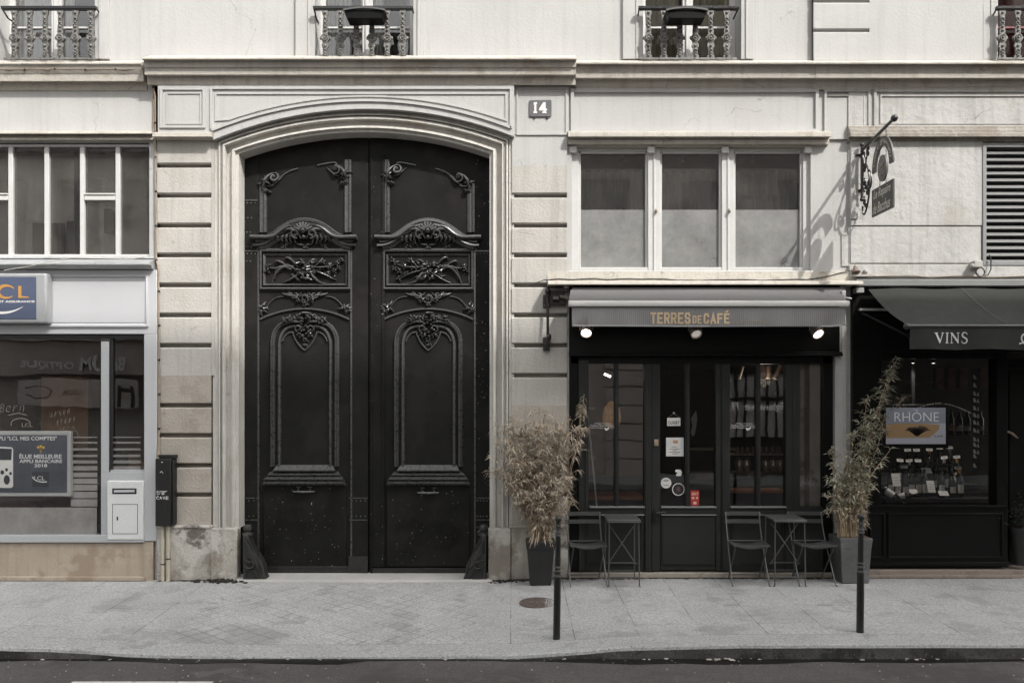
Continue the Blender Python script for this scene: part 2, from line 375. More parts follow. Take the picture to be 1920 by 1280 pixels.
XS = [ -14+.2*i for i in range(141)]
def sheet(name, x0, x1, y0, y1, m, ny=14, dz=0.):
    mb = MB(); xs = [x0]+[x for x in XS if x0+.01 < x < x1-.01]+[x1]; n = len(xs)
    for j in range(ny+1):
        y = y0+(y1-y0)*j/ny
        for x in xs: mb.v.append(Vector((x, y, ground(x,y)+dz)))
    for j in range(ny):
        for i in range(n-1):
            a = j*n+i; mb.f.append((a, a+1, a+n+1, a+n))
    return struct(obj(name, mb, m))
XD0, XD1 = wx(452), wx(905)
sheet('pavement', -14, XD0, .8, YK+.27, PAVE)
sheet('driveway', XD0, XD1, .8, YK+.27, DRIVE)
sheet('pavement', XD1, 14, .8, YK+.27, PAVE)
mb = MB(); mf = MB(); prev = None                         # kerb stones: rounded nose, then the rough face
rng = random.Random(4)
for i, x in enumerate(XS + [14.2]):
    z = zk(x); j = rng.uniform(-.004,.004)
    pr = [Vector((x,YK+.27,ground(x,YK+.27)-.001)), Vector((x,YK+.03,z-.001)), Vector((x,YK+.008+j,z-.010)), Vector((x,YK+j,z-.03))]
    fr = [Vector((x,YK+j,z-.03)), Vector((x,YK-.008+j,ROADZ-.05))]
    if prev:
        for a in range(3): mb.quad(prev[0][a], pr[a], pr[a+1], prev[0][a+1])
        mf.quad(prev[1][0], fr[0], fr[1], prev[1][1])
    prev = (pr, fr)
k = struct(obj('kerb', mb, KERBM)); struct(obj('kerb', mf, KERBFACE))
mb = MB(); ys = [YK+.05-.35*i for i in range(26)]
mb.quad((-250,-150,-.16),(250,-150,-.16),(250,60,-.16),(-250,60,-.16))
struct(obj('ground', mb, ASPH)); mb = MB()
for j in range(25): mb.quad((-14,ys[j+1],ROADZ+.018*min(j+1,6)/6-.0), (14,ys[j+1],ROADZ+.018*min(j+1,6)/6), (14,ys[j],ROADZ+.018*min(j,6)/6), (-14,ys[j],ROADZ+.018*min(j,6)/6))
struct(obj('road', mb, ASPH)); mb = MB(); mb.box(-40,40,-14,-9.6,-.3,.0); struct(obj('pavement', mb, KERBM))
def road_z(y): 
    t = max(0, (YK+.05-y)/.35); return ROADZ+.018*min(t,6)/6
mb = MB(); rng = random.Random(11); N_ = 150                # wet black strip along the gutter with a ragged edge
edge = []
for i in range(N_+1):
    x = -14+28*i/N_
    px = CX + x*F/6.65
    wdt = .055+.02*math.sin(x*2.3)+rng.uniform(-.012,.012)
    for c, s_, a in ((540,60,.06),(622,40,.09),(330,90,.045),(1385,110,.10),(1660,150,.03),(1180,90,.05)):
        wdt += a*math.exp(-((px-c)/s_)**2)
    edge.append((x, max(.015, wdt)))
for (xa, wa), (xb, wb) in zip(edge, edge[1:]):
    mb.quad((xa,YK+.01,ROADZ+.004), (xb,YK+.01,ROADZ+.004), (xb,YK-wb,road_z(YK-wb)+.004), (xa,YK-wa,road_z(YK-wa)+.004))
struct(obj('gutter_water', mb, WETM))
mb = MB(); d = 1620*(H-road_z(-2.83))/538 - D
for a, b in ((137,235),(235,330),(330,401)):
    mb.quad((wx(a,d),d,road_z(d)+.005),(wx(b,d),d,road_z(d)+.005),(wx(b,d),d-.14,road_z(d-.14)+.005),(wx(a,d),d-.14,road_z(d-.14)+.005))
struct(obj('road_marking', mb, mat('worn_road_paint', (.55,.54,.52), .7, var=.15, scale=8, stain=((.12,.11,.11), 14., .6, .8))))
rng = random.Random(5); mb = MB()                         # scraps on the road and in the gutter
def scrap(x, y, z, s):
    a = rng.uniform(0,6.3); n = rng.randint(4,6)
    mb.prism([Vector((x+s*math.cos(a+6.283*k/n)*rng.uniform(.5,1.2), y+.6*s*math.sin(a+6.283*k/n)*rng.uniform(.5,1.2), z+rng.uniform(0,.004))) for k in range(n)], (0,0,0), (0,0,.004))
for i in range(130):
    x = rng.uniform(-5,5); y = YK-.03-abs(rng.gauss(0,.3)); scrap(x, y, road_z(y)+.004, rng.uniform(.003,.010))
for i in range(40):
    x = rng.uniform(-4.2,4.2); y = YK-rng.uniform(.012,.05); scrap(x, y, road_z(y)+.006, rng.uniform(.006,.02))
for i in range(14):
    x = KX(1325+rng.uniform(0,50)); y = YK-rng.uniform(.02,.07); scrap(x, y, road_z(y)+.008, rng.uniform(.015,.03))
for i in range(80):
    x = rng.uniform(-5,5); y = rng.uniform(-2.2,-.1); scrap(x, y, ground(x,y)+.002, rng.uniform(.002,.007))
struct(obj('litter', mb, mat('pale_litter', (.42,.39,.35), .8, var=.35, scale=20)), 'stuff')

GR = mat('wall_foot_grime_and_gap_shade', (.035,.030,.026), .9, var=.4, scale=12, bump=.5)
mb = MB(); rng = random.Random(17)  # ragged grime; the strip below the café doorstep paints the shade of its gap
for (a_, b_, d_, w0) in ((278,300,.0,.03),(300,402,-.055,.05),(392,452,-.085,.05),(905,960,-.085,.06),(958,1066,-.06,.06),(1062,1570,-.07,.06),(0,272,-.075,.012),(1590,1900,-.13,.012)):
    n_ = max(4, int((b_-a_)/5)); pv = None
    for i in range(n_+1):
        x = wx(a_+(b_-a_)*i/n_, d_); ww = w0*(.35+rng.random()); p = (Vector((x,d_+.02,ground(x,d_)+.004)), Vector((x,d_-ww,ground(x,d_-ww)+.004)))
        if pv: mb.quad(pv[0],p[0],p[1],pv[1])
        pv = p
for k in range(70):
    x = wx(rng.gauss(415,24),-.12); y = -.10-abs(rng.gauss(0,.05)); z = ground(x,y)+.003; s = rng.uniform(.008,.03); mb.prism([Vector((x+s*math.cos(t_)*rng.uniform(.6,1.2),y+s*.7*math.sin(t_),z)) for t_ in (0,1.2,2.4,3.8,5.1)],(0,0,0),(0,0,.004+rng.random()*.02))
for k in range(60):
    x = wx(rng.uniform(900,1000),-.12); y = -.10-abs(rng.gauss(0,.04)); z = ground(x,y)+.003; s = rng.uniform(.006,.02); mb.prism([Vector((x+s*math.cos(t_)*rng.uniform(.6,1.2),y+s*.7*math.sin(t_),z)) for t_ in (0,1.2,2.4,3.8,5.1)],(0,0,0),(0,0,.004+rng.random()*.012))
struct(obj('grime_and_gap_shade', mb, GR), 'stuff')

# ------------------------------------------------------------------ buildings: profiles
def hprofile(mb, px0, px1, prof, ref=0., cap=True, ret0=0., ret1=0.):
    """horizontal moulding; prof [(py, depth)] from top to bottom, converted at depth ref; ends closed"""
    a = [Vector((wx(px0,ref), d, wz(py,d))) for py, d in prof]; b = [Vector((wx(px1,ref), d, wz(py,d))) for py, d in prof]
    n0 = len(mb.v); n = len(prof); mb.v += a+b
    for i in range(n-1): mb.f.append((n0+i, n0+n+i, n0+n+i+1, n0+i+1))
    if cap: mb.f.append(tuple(n0+i for i in range(n))); mb.f.append(tuple(n0+n+i for i in range(n-1,-1,-1)))
def panel_lines(mb, x0, y0, x1, y1, d, half=2.2, h=.012, prof=None):
    mb.strip([(x0,y0),(x1,y0),(x1,y1),(x0,y1)], half, prof or [(-1,0),(-1,1),(1,1),(1,0)], lambda x,y,hh: Vector((wx(x,d), d-hh*h, wz(y,d))), closed=True)

TOP = 14.0
PY_TOP = CY - (TOP-H)*F/D
# upper windows: (left opening, right opening, surround left, surround right)
UPW = {'a': (-4,180,-40,207), 'b': (592,775,555,796), 'c': (1205,1388,1167,1412), 'd': (1868,2055,1840,2085)}
CURT = mat('pale_net_curtain', (.80,.80,.78), .9, var=.1, scale=3, bump=.1)
CURTG = mat('olive_lined_curtain', (.45,.43,.31), .9, var=.15, scale=3, bump=.1)
CURTR = mat('deep_red_curtain', (.30,.05,.055), .85, var=.25, scale=3, bump=.1)
GLASSUP = glass_mat('upper_window_glass', 1.65)
def upper_window(b, key, kind):
    x0, x1, s0, s1 = UPW[key]
    mb = MB()                                             # moulded surround
    for q0, q1, dd in ((s0,x0,-.032),(x1,s1,-.032)):
        mb.pbox(q0, PY_TOP*.0-330, q1, 113, dd, .02, ref=0)
    s = 1 if key else 1
    mb.pbox(x0-14, -330, x0-9, 113, -.04, -.03, ref=0); mb.pbox(x1+8, -330, x1+12, 113, -.045, -.03, ref=0)
    obj('window_surround', mb, PLASTER, b, bevel=.004)
    f = MB(); D1 = .20; dw = lambda px: px
    X0, X1 = x0, x1; mid = (x0+x1)/2
    W = lambda a,c,e,g,d0,d1: f.pbox(a,c,e,g,d0,d1,ref=0)
    W(X0,-330,X0+11,118,D1,D1+.06); W(X1-11,-330,X1,118,D1,D1+.06)
    W(mid-10,-330,mid+10,118,D1-.012,D1+.05); W(mid-4,-330,mid+4,118,D1-.03,D1-.012)
    W(X0+11,108,X1-11,118,D1+.005,D1+.05); W(X0+11,34,X1-11,38,D1+.01,D1+.045)
    fr = obj('window', f, WINWHITE if kind != 'red' else mat('red_window_paint', (.22,.05,.05), .4), b, bevel=.004)
    g = MB(); g.box(wx(X0+11), wx(X1-11), D1+.025, D1+.031, wz(113), wz(-330)); obj('pane', g, GLASSUP, fr)
    c = MB(); n = 60; amp = .014
    def sheetc(a, e, d, ph, zt, tie=None):
        pts = []
        for i in range(n+1):
            t = i/n; x = wx(a)+(wx(e)-wx(a))*t; pts.append((x, d+amp*math.sin(t*38+ph)+.4*amp*math.sin(t*17+ph)))
        for (xa,ya),(xb,yb) in zip(pts, pts[1:]):
            c.quad((xa,ya,wz(116)),(xb,yb,wz(116)),(xb,yb,zt),(xa,ya,zt))
    zt = wz(-330)
    if kind == 'net': sheetc(X0+12, mid+28, D1+.06, 0, zt)
    elif kind == 'pale': sheetc(X0+12, X0+60, D1+.06, 0, zt); sheetc(mid-16, mid+30, D1+.065, 1, zt); sheetc(X1-20, X1-12, D1+.06, 2, zt)
    elif kind == 'olive': sheetc(X0+12, mid-14, D1+.06, 0, zt); sheetc(mid+4, X1-12, D1+.06, 1, zt)
    else: sheetc(X0+12, X1-12, D1+.055, 0, zt)
    obj('curtain', c, {'net': CURT, 'pale': CURT, 'olive': CURTG, 'red': CURTR}[kind], fr)
    r = MB(); r.box(wx(X0)-.3, wx(X1)+.3, D1+.16, 1.2, wz(122), wz(-330)+.3); obj('room', r, mat('upper_room_wall', (.10,.095,.085), .9, bump=0), fr)
def rusticated(mb, x0, x1, grooves, top, bottom, d, back=.085, gh=7.5, e0=0, e1=0):
    """blocks between horizontal joints; joints are real recesses"""
    ys = [top] + list(grooves) + [bottom]
    for a, b in zip(ys, ys[1:]):
        a2 = a + (gh/2 if a != top else 0); b2 = b - (gh/2 if b != bottom else 0)
        q = 2.0                                            # splayed block edges above and below the joint
        t0 = a2+q if a != top else a2; t1 = b2-q if b != bottom else b2
        n = len(mb.v)
        for py, dd in ((a2,d+.012),(t0,d),(t1,d),(b2,d+.012)):
            mb.v += [Vector((wx(x0),dd,wz(py))), Vector((wx(x1),dd,wz(py)))]
        mb.f += [(n+2*i, n+2*i+1, n+2*i+3, n+2*i+2) for i in range(3)]
        if b != bottom:
            A = Vector((wx(x0),d+.012,wz(b2))); B = Vector((wx(x1),d+.012,wz(b2))); c = b+gh/2
            A2 = Vector((wx(x0),d+back,wz(b2))); B2 = Vector((wx(x1),d+back,wz(b2))); A3 = Vector((wx(x0),d+back,wz(c))); B3 = Vector((wx(x1),d+back,wz(c)))
            A4 = Vector((wx(x0),d+.012,wz(c))); B4 = Vector((wx(x1),d+.012,wz(c)))
            mb.quad(A,B,B2,A2); mb.quad(A2,B2,B3,A3); mb.quad(A3,B3,B4,A4)
            for p in ((A,A2,A3,A4),(B,B2,B3,B4)): mb.quad(*p)
    for x in (x0, x1):                                     # side returns
        mb.quad((wx(x),d+.012,wz(top)),(wx(x),d+.06,wz(top)),(wx(x),d+.06,wz(bottom)),(wx(x),d+.012,wz(bottom)))

# ------------------------------------------------------------------ bank building
bank = thing('bank_building', 'pale plastered building with a row of white mezzanine lights above the bank front', 'building', (wx(0),0,0))
XL = -700
mb = MB(); wall_holes(mb, (XL,290), (PY_TOP,130), [(UPW['a'][0],-330,UPW['a'][1],130)], 0., .22)
wall_holes(mb, (XL,287), (150,268), [], .0); wall_holes(mb, (280,297), (268,1090), [], .0); wall_holes(mb, (XL,297), (478,510), [], .06)
obj('wall', mb, PLASTER, bank)
mb = MB(); hprofile(mb, XL, 277, [(114,.02),(117.5,-.165),(120,-.165),(124,-.145),(130,-.14),(137,-.112),(142,-.108),(152,-.104),(154,-.04),(168,-.02),(170,-.012),(172,.02)])
obj('cornice', mb, CORNICE, bank)
mb = MB(); hprofile(mb, XL, 291, [(246,.01),(247,-.085),(250.5,-.09),(252,-.03),(258,-.022),(259,-.05),(262,-.05),(264,-.005),(270,.08)])
obj('string_course', mb, CORNICE, bank)
fr = MB(); DB = .055
pxr = lambda a,b,c,e,d0,d1: fr.pbox(a,b,c,e,d0,d1,ref=0)
MULL = [-58, 11, 79, 146, 213, 281]
pxr(XL,268,290,273,DB-.02,DB+.05); pxr(XL,476,290,482,DB-.03,DB+.05)
for q in [-700+67*i for i in range(9)]+MULL:
    if q < 287: pxr(q,273,q+8.5,476,DB-.015,DB+.045)
for a, b in ((155,213),(-48,11)):
    pxr(a,366,b,374,DB-.022,DB+.045); pxr(a,361,b,364,DB-.03,DB+.0)
mzw = obj('mezzanine_window', fr, WINWHITE, bank, bevel=.004)
g = MB(); g.box(wx(XL), wx(288), DB+.02, DB+.026, wz(478), wz(271)); obj('pane', g, GLASSDIRTY, mzw)
bl = MB()
for a, b, dd in ((XL,88,.5),(90,100,.42),(100,156,.55),(156,290,.48)): bl.box(wx(a), wx(b), dd, dd+.02, wz(490), wz(262))
obj('window_backing', bl, mat('curtain_and_reflection_tone', (.50,.455,.42), .9, var=.2, scale=1.5, stain=((.34,.30,.275), 2., .55, .6)), mzw)  # sheets behind the panes; colour stands for curtains and reflections together
DBM = mat('dark_board', (.08,.068,.06), .8)
for q_ in ((88,104,.40,.41,472,400),(165,182,.35,.40,425,378),(25,85,.36,.40,476,405)):
    bl = MB(); bl.box(wx(q_[0]),wx(q_[1]),q_[2],q_[3],wz(q_[4]),wz(q_[5])); obj('stored_board', bl, DBM, mzw)
mb = MB(); hprofile(mb, XL, 293, [(481,.06),(482,-.06),(484,-.065),(486,-.05),(492,-.17),(494,-.185),(496,-.185),(498,-.13),(503,-.11),(506,-.05),(507,.05)])
obj('window_ledge', mb, ZINC, bank)
mb = MB(); wall_holes(mb, (XL,272), (1016,1079), [], -.045); mb.pbox(XL,1078,276,1090,-.075,0,ref=0); mb.pbox(272,1014,291,1088,-.055,.02,ref=0)
obj('stone_base', mb, mat('tan_stone_base', (.40,.335,.265), .85, var=.1, scale=2.5, fine=.06, bump=.15, stain=[((.29,.22,.16), 1.8, .55, .7),((.46,.41,.35), 4., .6, .5)], streak=.35), bank, bevel=.006)
mb = MB(); mb.box(wx(XL),wx(293),.12,.16,wz(1080),wz(480)); 
upper_window(bank, 'a', 'net')

# ------------------------------------------------------------------ apartment building with the carriage entrance and the café
apt = thing('apartment_building', 'pale stone building with arched carriage entrance and rusticated piers', 'building', (wx(690),0,0))
mb = MB()
wall_holes(mb, (290,1522), (PY_TOP,130), [(UPW[k][0],-330,UPW[k][1],130) for k in 'bc'], 0., .22)
wall_holes(mb, (1062,1600), (150,532), [(1072,272,1520,508)], 0., .16)
wall_holes(mb, (960,1063), (255,312), [], -.03)
obj('wall', mb, PLASTER, apt)
mb = MB()                                                  # portal cornice, breaking forward of the wall
hprofile(mb, 284, 1078, [(104,.02),(108.5,-.242),(111,-.242),(114,-.190),(126,-.184),(127,-.172),(129,-.168),(140,-.166),(143,-.112),(147,-.106),(159,-.10),(162,.02)])
hprofile(mb, 1078, 1522, [(113,.02),(117,-.18),(119.5,-.18),(122,-.130),(131,-.122),(132,-.12),(146,-.118),(149,-.045),(162,-.03),(164,-.022),(168,-.02),(170,.02)])
obj('cornice', mb, CORNICE, apt)
# frieze slab over the arch, cut to the line of the arch
AX0, AX1 = 400, 964; IX0, IX1 = 447, 918
outer = arc(AX0,262,AX1,256,55,40); inner = arc(IX0,288,IX1,288,41,40)
mb = MB(); FD = -.095
ptsu = outer
for (xa,ya),(xb,yb) in zip(ptsu, ptsu[1:]):
    mb.quad((wx(xa,FD),FD,wz(ya,FD)),(wx(xb,FD),FD,wz(yb,FD)),(wx(xb,FD),FD,wz(158,FD)),(wx(xa,FD),FD,wz(158,FD)))
    mb.quad((wx(xa,FD),FD,wz(ya,FD)),(wx(xb,FD),FD,wz(yb,FD)),(wx(xb,FD),.03,wz(yb,FD)),(wx(xa,FD),.03,wz(ya,FD)))
mb.pbox(296,158,AX0,251,FD,.0,ref=FD); mb.quad((wx(AX1,FD),FD,wz(256,FD)),(wx(AX1,FD),FD,wz(158,FD)),(wx(AX1,FD),0,wz(158,FD)),(wx(AX1,FD),0,wz(256,FD)))
mb.pbox(964.1,160,1066,254,-.032,0,ref=0)
obj('frieze', mb, PLASTER, apt)
mb = MB()
panel_lines(mb, 303,167,383,238, FD, 2.4, .016); panel_lines(mb, 313,175,377,232, FD, 1.6, .010)
ip = [(x, y-19) for x, y in arc(412,250,950,246,48,30)]
mb.strip([(397,166),(958,166),(958,240)]+[(x,y-8) for x,y in reversed(arc(400,252,958,248,53,30))]+[(397,240)], 2.2, [(-1,0),(-1,1),(1,1),(1,0)], lambda x,y,h: Vector((wx(x,FD),FD-h*.018,wz(y,FD))), closed=True)
mb.strip([(405,176),(949,176),(949,226)]+list(reversed(ip))[1:-1]+[(405,226)], 1.5, [(-1,0),(-1,1),(1,1),(1,0)], lambda x,y,h: Vector((wx(x,FD),FD-h*.012,wz(y,FD))), closed=True)
panel_lines(mb, 970,166,1062,252, -.032, 1.6, .012)
mb.strip([(978,174),(1062,174)], 1.2, HALF, lambda x,y,h: Vector((wx(x),-.032-h*.008,wz(y))))
panel_lines(mb, 1073,171,1531,246, .0, 3.0, .026)
obj('frieze_panel', mb, PLASTER, apt)
mb = MB(); hprofile(mb, 296, 405, [(248,-.02),(249,-.135),(256,-.14),(258,-.08),(262,-.055),(264,-.02)]); obj('impost_moulding', mb, CORNICE, apt)
mb = MB(); hprofile(mb, 1064, 1551, [(246,.01),(247,-.115),(250,-.12),(256,-.12),(258,-.06),(262,-.05),(263,-.062),(270,-.06),(272,-.01),(276,.0),(277,.05)]); obj('string_course', mb, CORNICE, apt)
GRV = [312,368,424,479.5,535.5,591.5,648,704,760,816,872,927]
mb = MB(); rusticated(mb, 297, 398, GRV[:7], 256, 704, -.03); mb.pbox(398,262,404,704,-.026,.05,ref=0)
pl = obj('rusticated_pier', mb, STONE, apt)
mb = MB(); rusticated(mb, 297, 398, GRV[8:], 704, 990, -.03); obj('bare_stone_courses', mb, RAW, pl)
mb = MB(); rusticated(mb, 960, 1063, GRV[1:8], 312, 760, -.03); mb.pbox(1063,530,1067,1085,-.01,.05,ref=0)
pr = obj('rusticated_pier', mb, STONE, apt)
mb = MB(); rusticated(mb, 960, 1063, GRV[9:], 760, 990, -.03); obj('bare_stone_courses', mb, RAW, pr)
for (n0, x0, x1, c0) in ((0,297,402,0),(1,958,1064,0)):
    mb = MB(); mb.pbox(x0, 985, x1, 1100, -.055, .05, ref=0)
    if n0 == 0: mb.pbox(399, 988, 449, 1100, -.078, .05, ref=0)
    else: mb.pbox(916, 988, 958, 1100, -.078, .05, ref=0)
    mb.pbox(x0-1, 983, x1+1, 989, -.066, .05, ref=0)
    obj('plinth', mb, PLINTH, [pl, pr][n0], bevel=.012, seg=3)
# moulded portal surround: one sweep up the jambs and round the arch
PO = [(AX0,990)]+outer+[(AX1,990)]; PI = [(IX0,990)]+inner+[(IX1,990)]
PROF = [(0,.02),(0,-.012),(.21,-.014),(.215,.035),(.245,.035),(.25,-.034),(.315,-.038),(.32,.03),(.345,.03),(.35,-.018),(.40,-.018),(.405,.03),(.425,.03),(.43,-.040),(.49,-.042),(.50,-.03),(.505,.03),(.60,.034),(.70,.03),(.74,-.002),(.76,-.016),(.85,-.022),(.88,-.012),(.885,.012),(.93,.014),(1.0,.014),(1.0,.26)]
mb = MB(); m_ = len(PROF)
for (ox,oy),(ix,iy) in zip(PO,PI):
    for u, d in PROF: mb.v.append(Vector((wx(ox+(ix-ox)*u), d, wz(oy+(iy-oy)*u))))
for i in range(len(PO)-1):
    for k in range(m_-1): a = i*m_+k; mb.f.append((a, a+1, a+m_+1, a+m_))
obj('portal_surround', mb, JAMB, apt)
mb = MB(); mb.box(wx(446),wx(925),-.16,.4,ground(wx(700),0)-.05,wz(1081)); obj('threshold', mb, mat('worn_threshold_stone', (.44,.43,.41), .8, var=.1, bump=.3, stain=((.25,.23,.2), 5., .62, .6)), apt, bevel=.02, seg=3)
# ledge over the café front
mb = MB(); hprofile(mb, 1026, 1602, [(508,.02),(509,-.03),(526,-.045),(527,-.22),(531,-.235),(533,-.235),(534,-.21),(536,-.03),(540,.03)]); obj('ledge', mb, CORNICE, apt)
mb = MB(); wall_holes(mb, (1558,1596), (532,1090), [], .0); mb.pbox(1563,612,1584,1085,-.045,0,ref=0); mb.pbox(1574,612,1578,1085,-.052,-.044,ref=0); obj('pilaster', mb, mat('grey_pilaster_paint', (.43,.42,.40), .7, var=.1, scale=4, bump=.15, stain=((.28,.26,.23), 4., .58, .6), streak=.5), apt, bevel=.006)
# mezzanine window over the café: three lights with frosted film on the lower half
f = MB(); W = lambda a,b,c,e,d0,d1: f.pbox(a,b,c,e,d0,d1,ref=0)
DM = .07
W(1072,272,1086,510,DM-.03,DM+.06); W(1508,272,1521,510,DM-.03,DM+.06); W(1086,272,1508,281,DM-.02,DM+.06); W(1086,500,1508,510,DM-.03,DM+.06)
for a, b in ((1216,1239),(1355,1378)):
    W(a,276,b,508,DM-.035,DM+.05); W(a+10,276,a+14,508,DM-.046,DM-.03)
for a, b in ((1086,1216),(1239,1355),(1378,1508)):
    W(a,281,a+4,500,DM-.01,DM+.045); W(b-4,281,b,500,DM-.01,DM+.045); W(a,281,b,285,DM-.01,DM+.045)
for q in (1068,1214,1353,1508): W(q,275,q+13,287,DM-.09,DM-.03)
W(1066,508,1522,527,-.03,DM)
mw = obj('mezzanine_window', f, WINWHITE, apt, bevel=.004)
for a, b in ((1086,1216),(1239,1355),(1378,1508)):
    g = MB(); g.box(wx(a+3), wx(b-3), DM+.02, DM+.026, wz(390), wz(283)); obj('pane', g, GLASSDIRTY, mw)
    g = MB(); g.box(wx(a+3), wx(b-3), DM+.02, DM+.026, wz(502), wz(390)); obj('frosted_pane', g, GLASSFILM, mw)
    for k in (0,1): pass
for q in (1231, 1368):
    h = MB(); h.ball(P(q,395,0,DM-.06), .014, .02, .026); h.tube([P(q,395,0,DM-.035),P(q,395,0,DM-.06)], .008); obj('window_catch', h, mat('worn_brass', (.35,.30,.24), .5, metal=.5), mw)
c = MB()
for a, b, dd in ((1086,1216,.45),(1239,1355,.5),(1378,1508,.47)):
    n = 40
    for i in range(n):
        xa, xb = a+(b-a)*i/n, a+(b-a)*(i+1)/n
        c.quad(*[(wx(x), dd+.03*math.sin(x*.33)+.012*math.sin(x*.9), wz(y)) for x, y in ((xa,515),(xb,515),(xb,300),(xa,300))])
obj('curtain', c, mat('grey_lining_curtain', (.16,.155,.145), .9, var=.2, scale=2), mw)
c = MB(); c.box(wx(1080),wx(1515),.56,.9,wz(520),wz(262)); obj('room', c, INTERIOR, mw)
BLB = mat('dull_bulb_glass', (.5,.48,.45), .3)
for q, r_ in ((1168,304),(1281,303),(1411,302)):
    lb = MB(); lb.ball(P(q,r_,.3,.30), .018); lb.tube([P(q,r_,.3,.30), P(q,280,.3,.30)], .003); obj('light_bulb', lb, BLB, mw)
upper_window(apt, 'b', 'pale'); upper_window(apt, 'c', 'olive')

# ------------------------------------------------------------------ wine merchant's building
wine = thing('corner_wine_building', 'rough plastered old building above the wine shop, slightly proud with grooved quoins', 'building', (wx(1750),0,0))
XR = 2700
mb = MB(); wall_holes(mb, (1522,XR), (PY_TOP,130), [(UPW['d'][0],-330,UPW['d'][1],130)], -.03, .22)
q = wx(1522); mb.quad((q,-.03,TOP),(q,.02,TOP),(q,.02,wz(130)),(q,-.03,wz(130)))
obj('wall', mb, PLASTER, wine)
mb = MB(); rusticated(mb, 1522, 1627, [-107,-51,7,62], -330, 118, -.055, back=.045, gh=5); obj('quoins', mb, PLASTER, wine)
mb = MB(); hprofile(mb, 1522, XR, [(113,.02),(117,-.188),(119.5,-.188),(122,-.136),(131,-.128),(132,-.126),(146,-.124),(149,-.05),(162,-.036),(164,-.028),(168,-.026),(170,.02)]); obj('cornice', mb, CORNICE, wine)
mb = MB(); wall_holes(mb, (1590,XR), (166,532), [(1846,276,2240,496)], -.012, .12)
rw = obj('rough_wall', mb, ROUGHWALL, wine)
mb = MB(); mb.pbox(1593,260,1840,424,-.03,0,ref=0); mb.pbox(1593,426,1838,494,-.024,0,ref=0); mb.pbox(1590,497,XR,520,-.04,0,ref=0); mb.pbox(1592,300,1606,412,-.045,-.02,ref=0); mb.pbox(1577,440,1592,500,-.012,.0,ref=0)
obj('render_slab', mb, ROUGHWALL, wine, bevel=.006)
mb = MB(); panel_lines(mb, 1547,171,1629,260, -.004, 2.2, .02); panel_lines(mb, 1640,171,2300,238, -.012, 2.4, .02); panel_lines(mb, 1651,180,2290,232, -.012, 1.3, .012); mb.strip([(1553,180),(1619,180),(1619,240)], 1.6, HALF, lambda x,y,h: Vector((wx(x),-.004-h*.012,wz(y))))
obj('frieze_panel', mb, ROUGHWALL, wine)
mb = MB(); hprofile(mb, 1588, XR, [(235,.0),(237,-.045),(242,-.05),(243,-.078),(249,-.082),(250,-.098),(256,-.10),(258,-.05),(265,-.035),(270,-.0)]); obj('string_course', mb, mat('crumbling_moulding', (.31,.285,.25), .9, var=.14, scale=5, bump=.7, bscale=22, stain=[((.22,.19,.155), 4., .52, .7)], streak=.4), wine)
mb = MB(); mb.pbox(1590,1064,XR,1095,-.10,.4,ref=0); mb.pbox(1590,1072,XR,1100,-.13,-.1,ref=0); obj('stone_step', mb, mat('brown_stone_step', (.25,.205,.175), .8, var=.12, scale=4, bump=.25, stain=((.15,.12,.10), 4., .58, .6)), wine, bevel=.01, seg=3)
upper_window(wine, 'd', 'red')
# unseen solid blocks added behind everything, so that no light leaks in
mb = MB(); mb.box(wx(XL),wx(290),.9,4.,wz(480),TOP); mb.box(wx(290),wx(1522),1.3,4.,wz(262),TOP); mb.box(wx(1522),wx(XR),1.3,4.,wz(480),TOP); mb.box(wx(XL),wx(XR),0,4.,TOP,TOP+.1)
mb.box(wx(296),wx(1062),.5,4.,-.1,wz(262))
obj('added_light_block', mb, INTERIOR, apt)
# ------------------------------------------------------------------ opposite side, mirrored in glass; heights and gaps shaped for shade and sky light
YO = -11.6; ROOF = 17.35
OPP = mat('opposite_facade_stone', (.50,.46,.42), .85, var=.08, scale=.8, streak=.2)
def row_house(label, X0, X1, roof, cols, floors):
    t = thing('opposite_building', label, 'building', ((X0+X1)/2,YO,0))
    mb = MB(); holes = [(c-.55, 5.1+3.1*k, c+.55, 7.1+3.1*k) for c in cols for k in range(floors)]
    xs = sorted({X0, X1, *[h[0] for h in holes], *[h[2] for h in holes]}); zs = sorted({3.2, roof, *[h[1] for h in holes], *[h[3] for h in holes]})
    hs_ = {(round(h[0],3), round(h[1],3)) for h in holes}
    for a, b in zip(xs, xs[1:]):
        for c, e in zip(zs, zs[1:]):
            dd = YO if (round(a,3), round(c,3)) not in hs_ else YO-.3
            mb.quad((a,dd,c),(b,dd,c),(b,dd,e),(a,dd,e))
    mb.box(X0,X1,YO,YO+.18,3.22,3.45); mb.box(X0,X1,YO,YO+.12,4.75,4.9); mb.box(X0,X1,YO,YO+.35,roof-.5,roof+.002); mb.box(X0,X1,YO-9,YO-.4,0,roof-.01)
    for c in cols:
        for k in range(floors):
            for x in (-.62,.62): mb.box(c+x-.06, c+x+.06, YO, YO+.05, 5.1+3.1*k, 7.1+3.1*k)
    obj('wall', mb, OPP, t)
    og = MB()
    for h in holes: og.box(h[0],h[2],YO-.28,YO-.24,h[1],h[3])
    obj('window', og, mat('opposite_window_glass', (.05,.055,.06), .15, bump=0), t)
    return t
ob = row_house('low beige house across the street, mirrored in the bank windows', -13.4, -8.0, 8.2, [-12.2,-10.4,-8.9], 1)  # kept low and narrow so more sky light reaches the street
oc = row_house('tall beige building across the street, mirrored in the café windows', 1.4, 17, ROOF, [2.25+2.35*i for i in range(7)], 4)
mb = MB(); mb.box(-13.4,-8.4,YO-1.3,YO-1.2,-.1,3.2); obj('ground_floor', mb, mat('opposite_shop_dark', (.05,.045,.04), .6), ob)
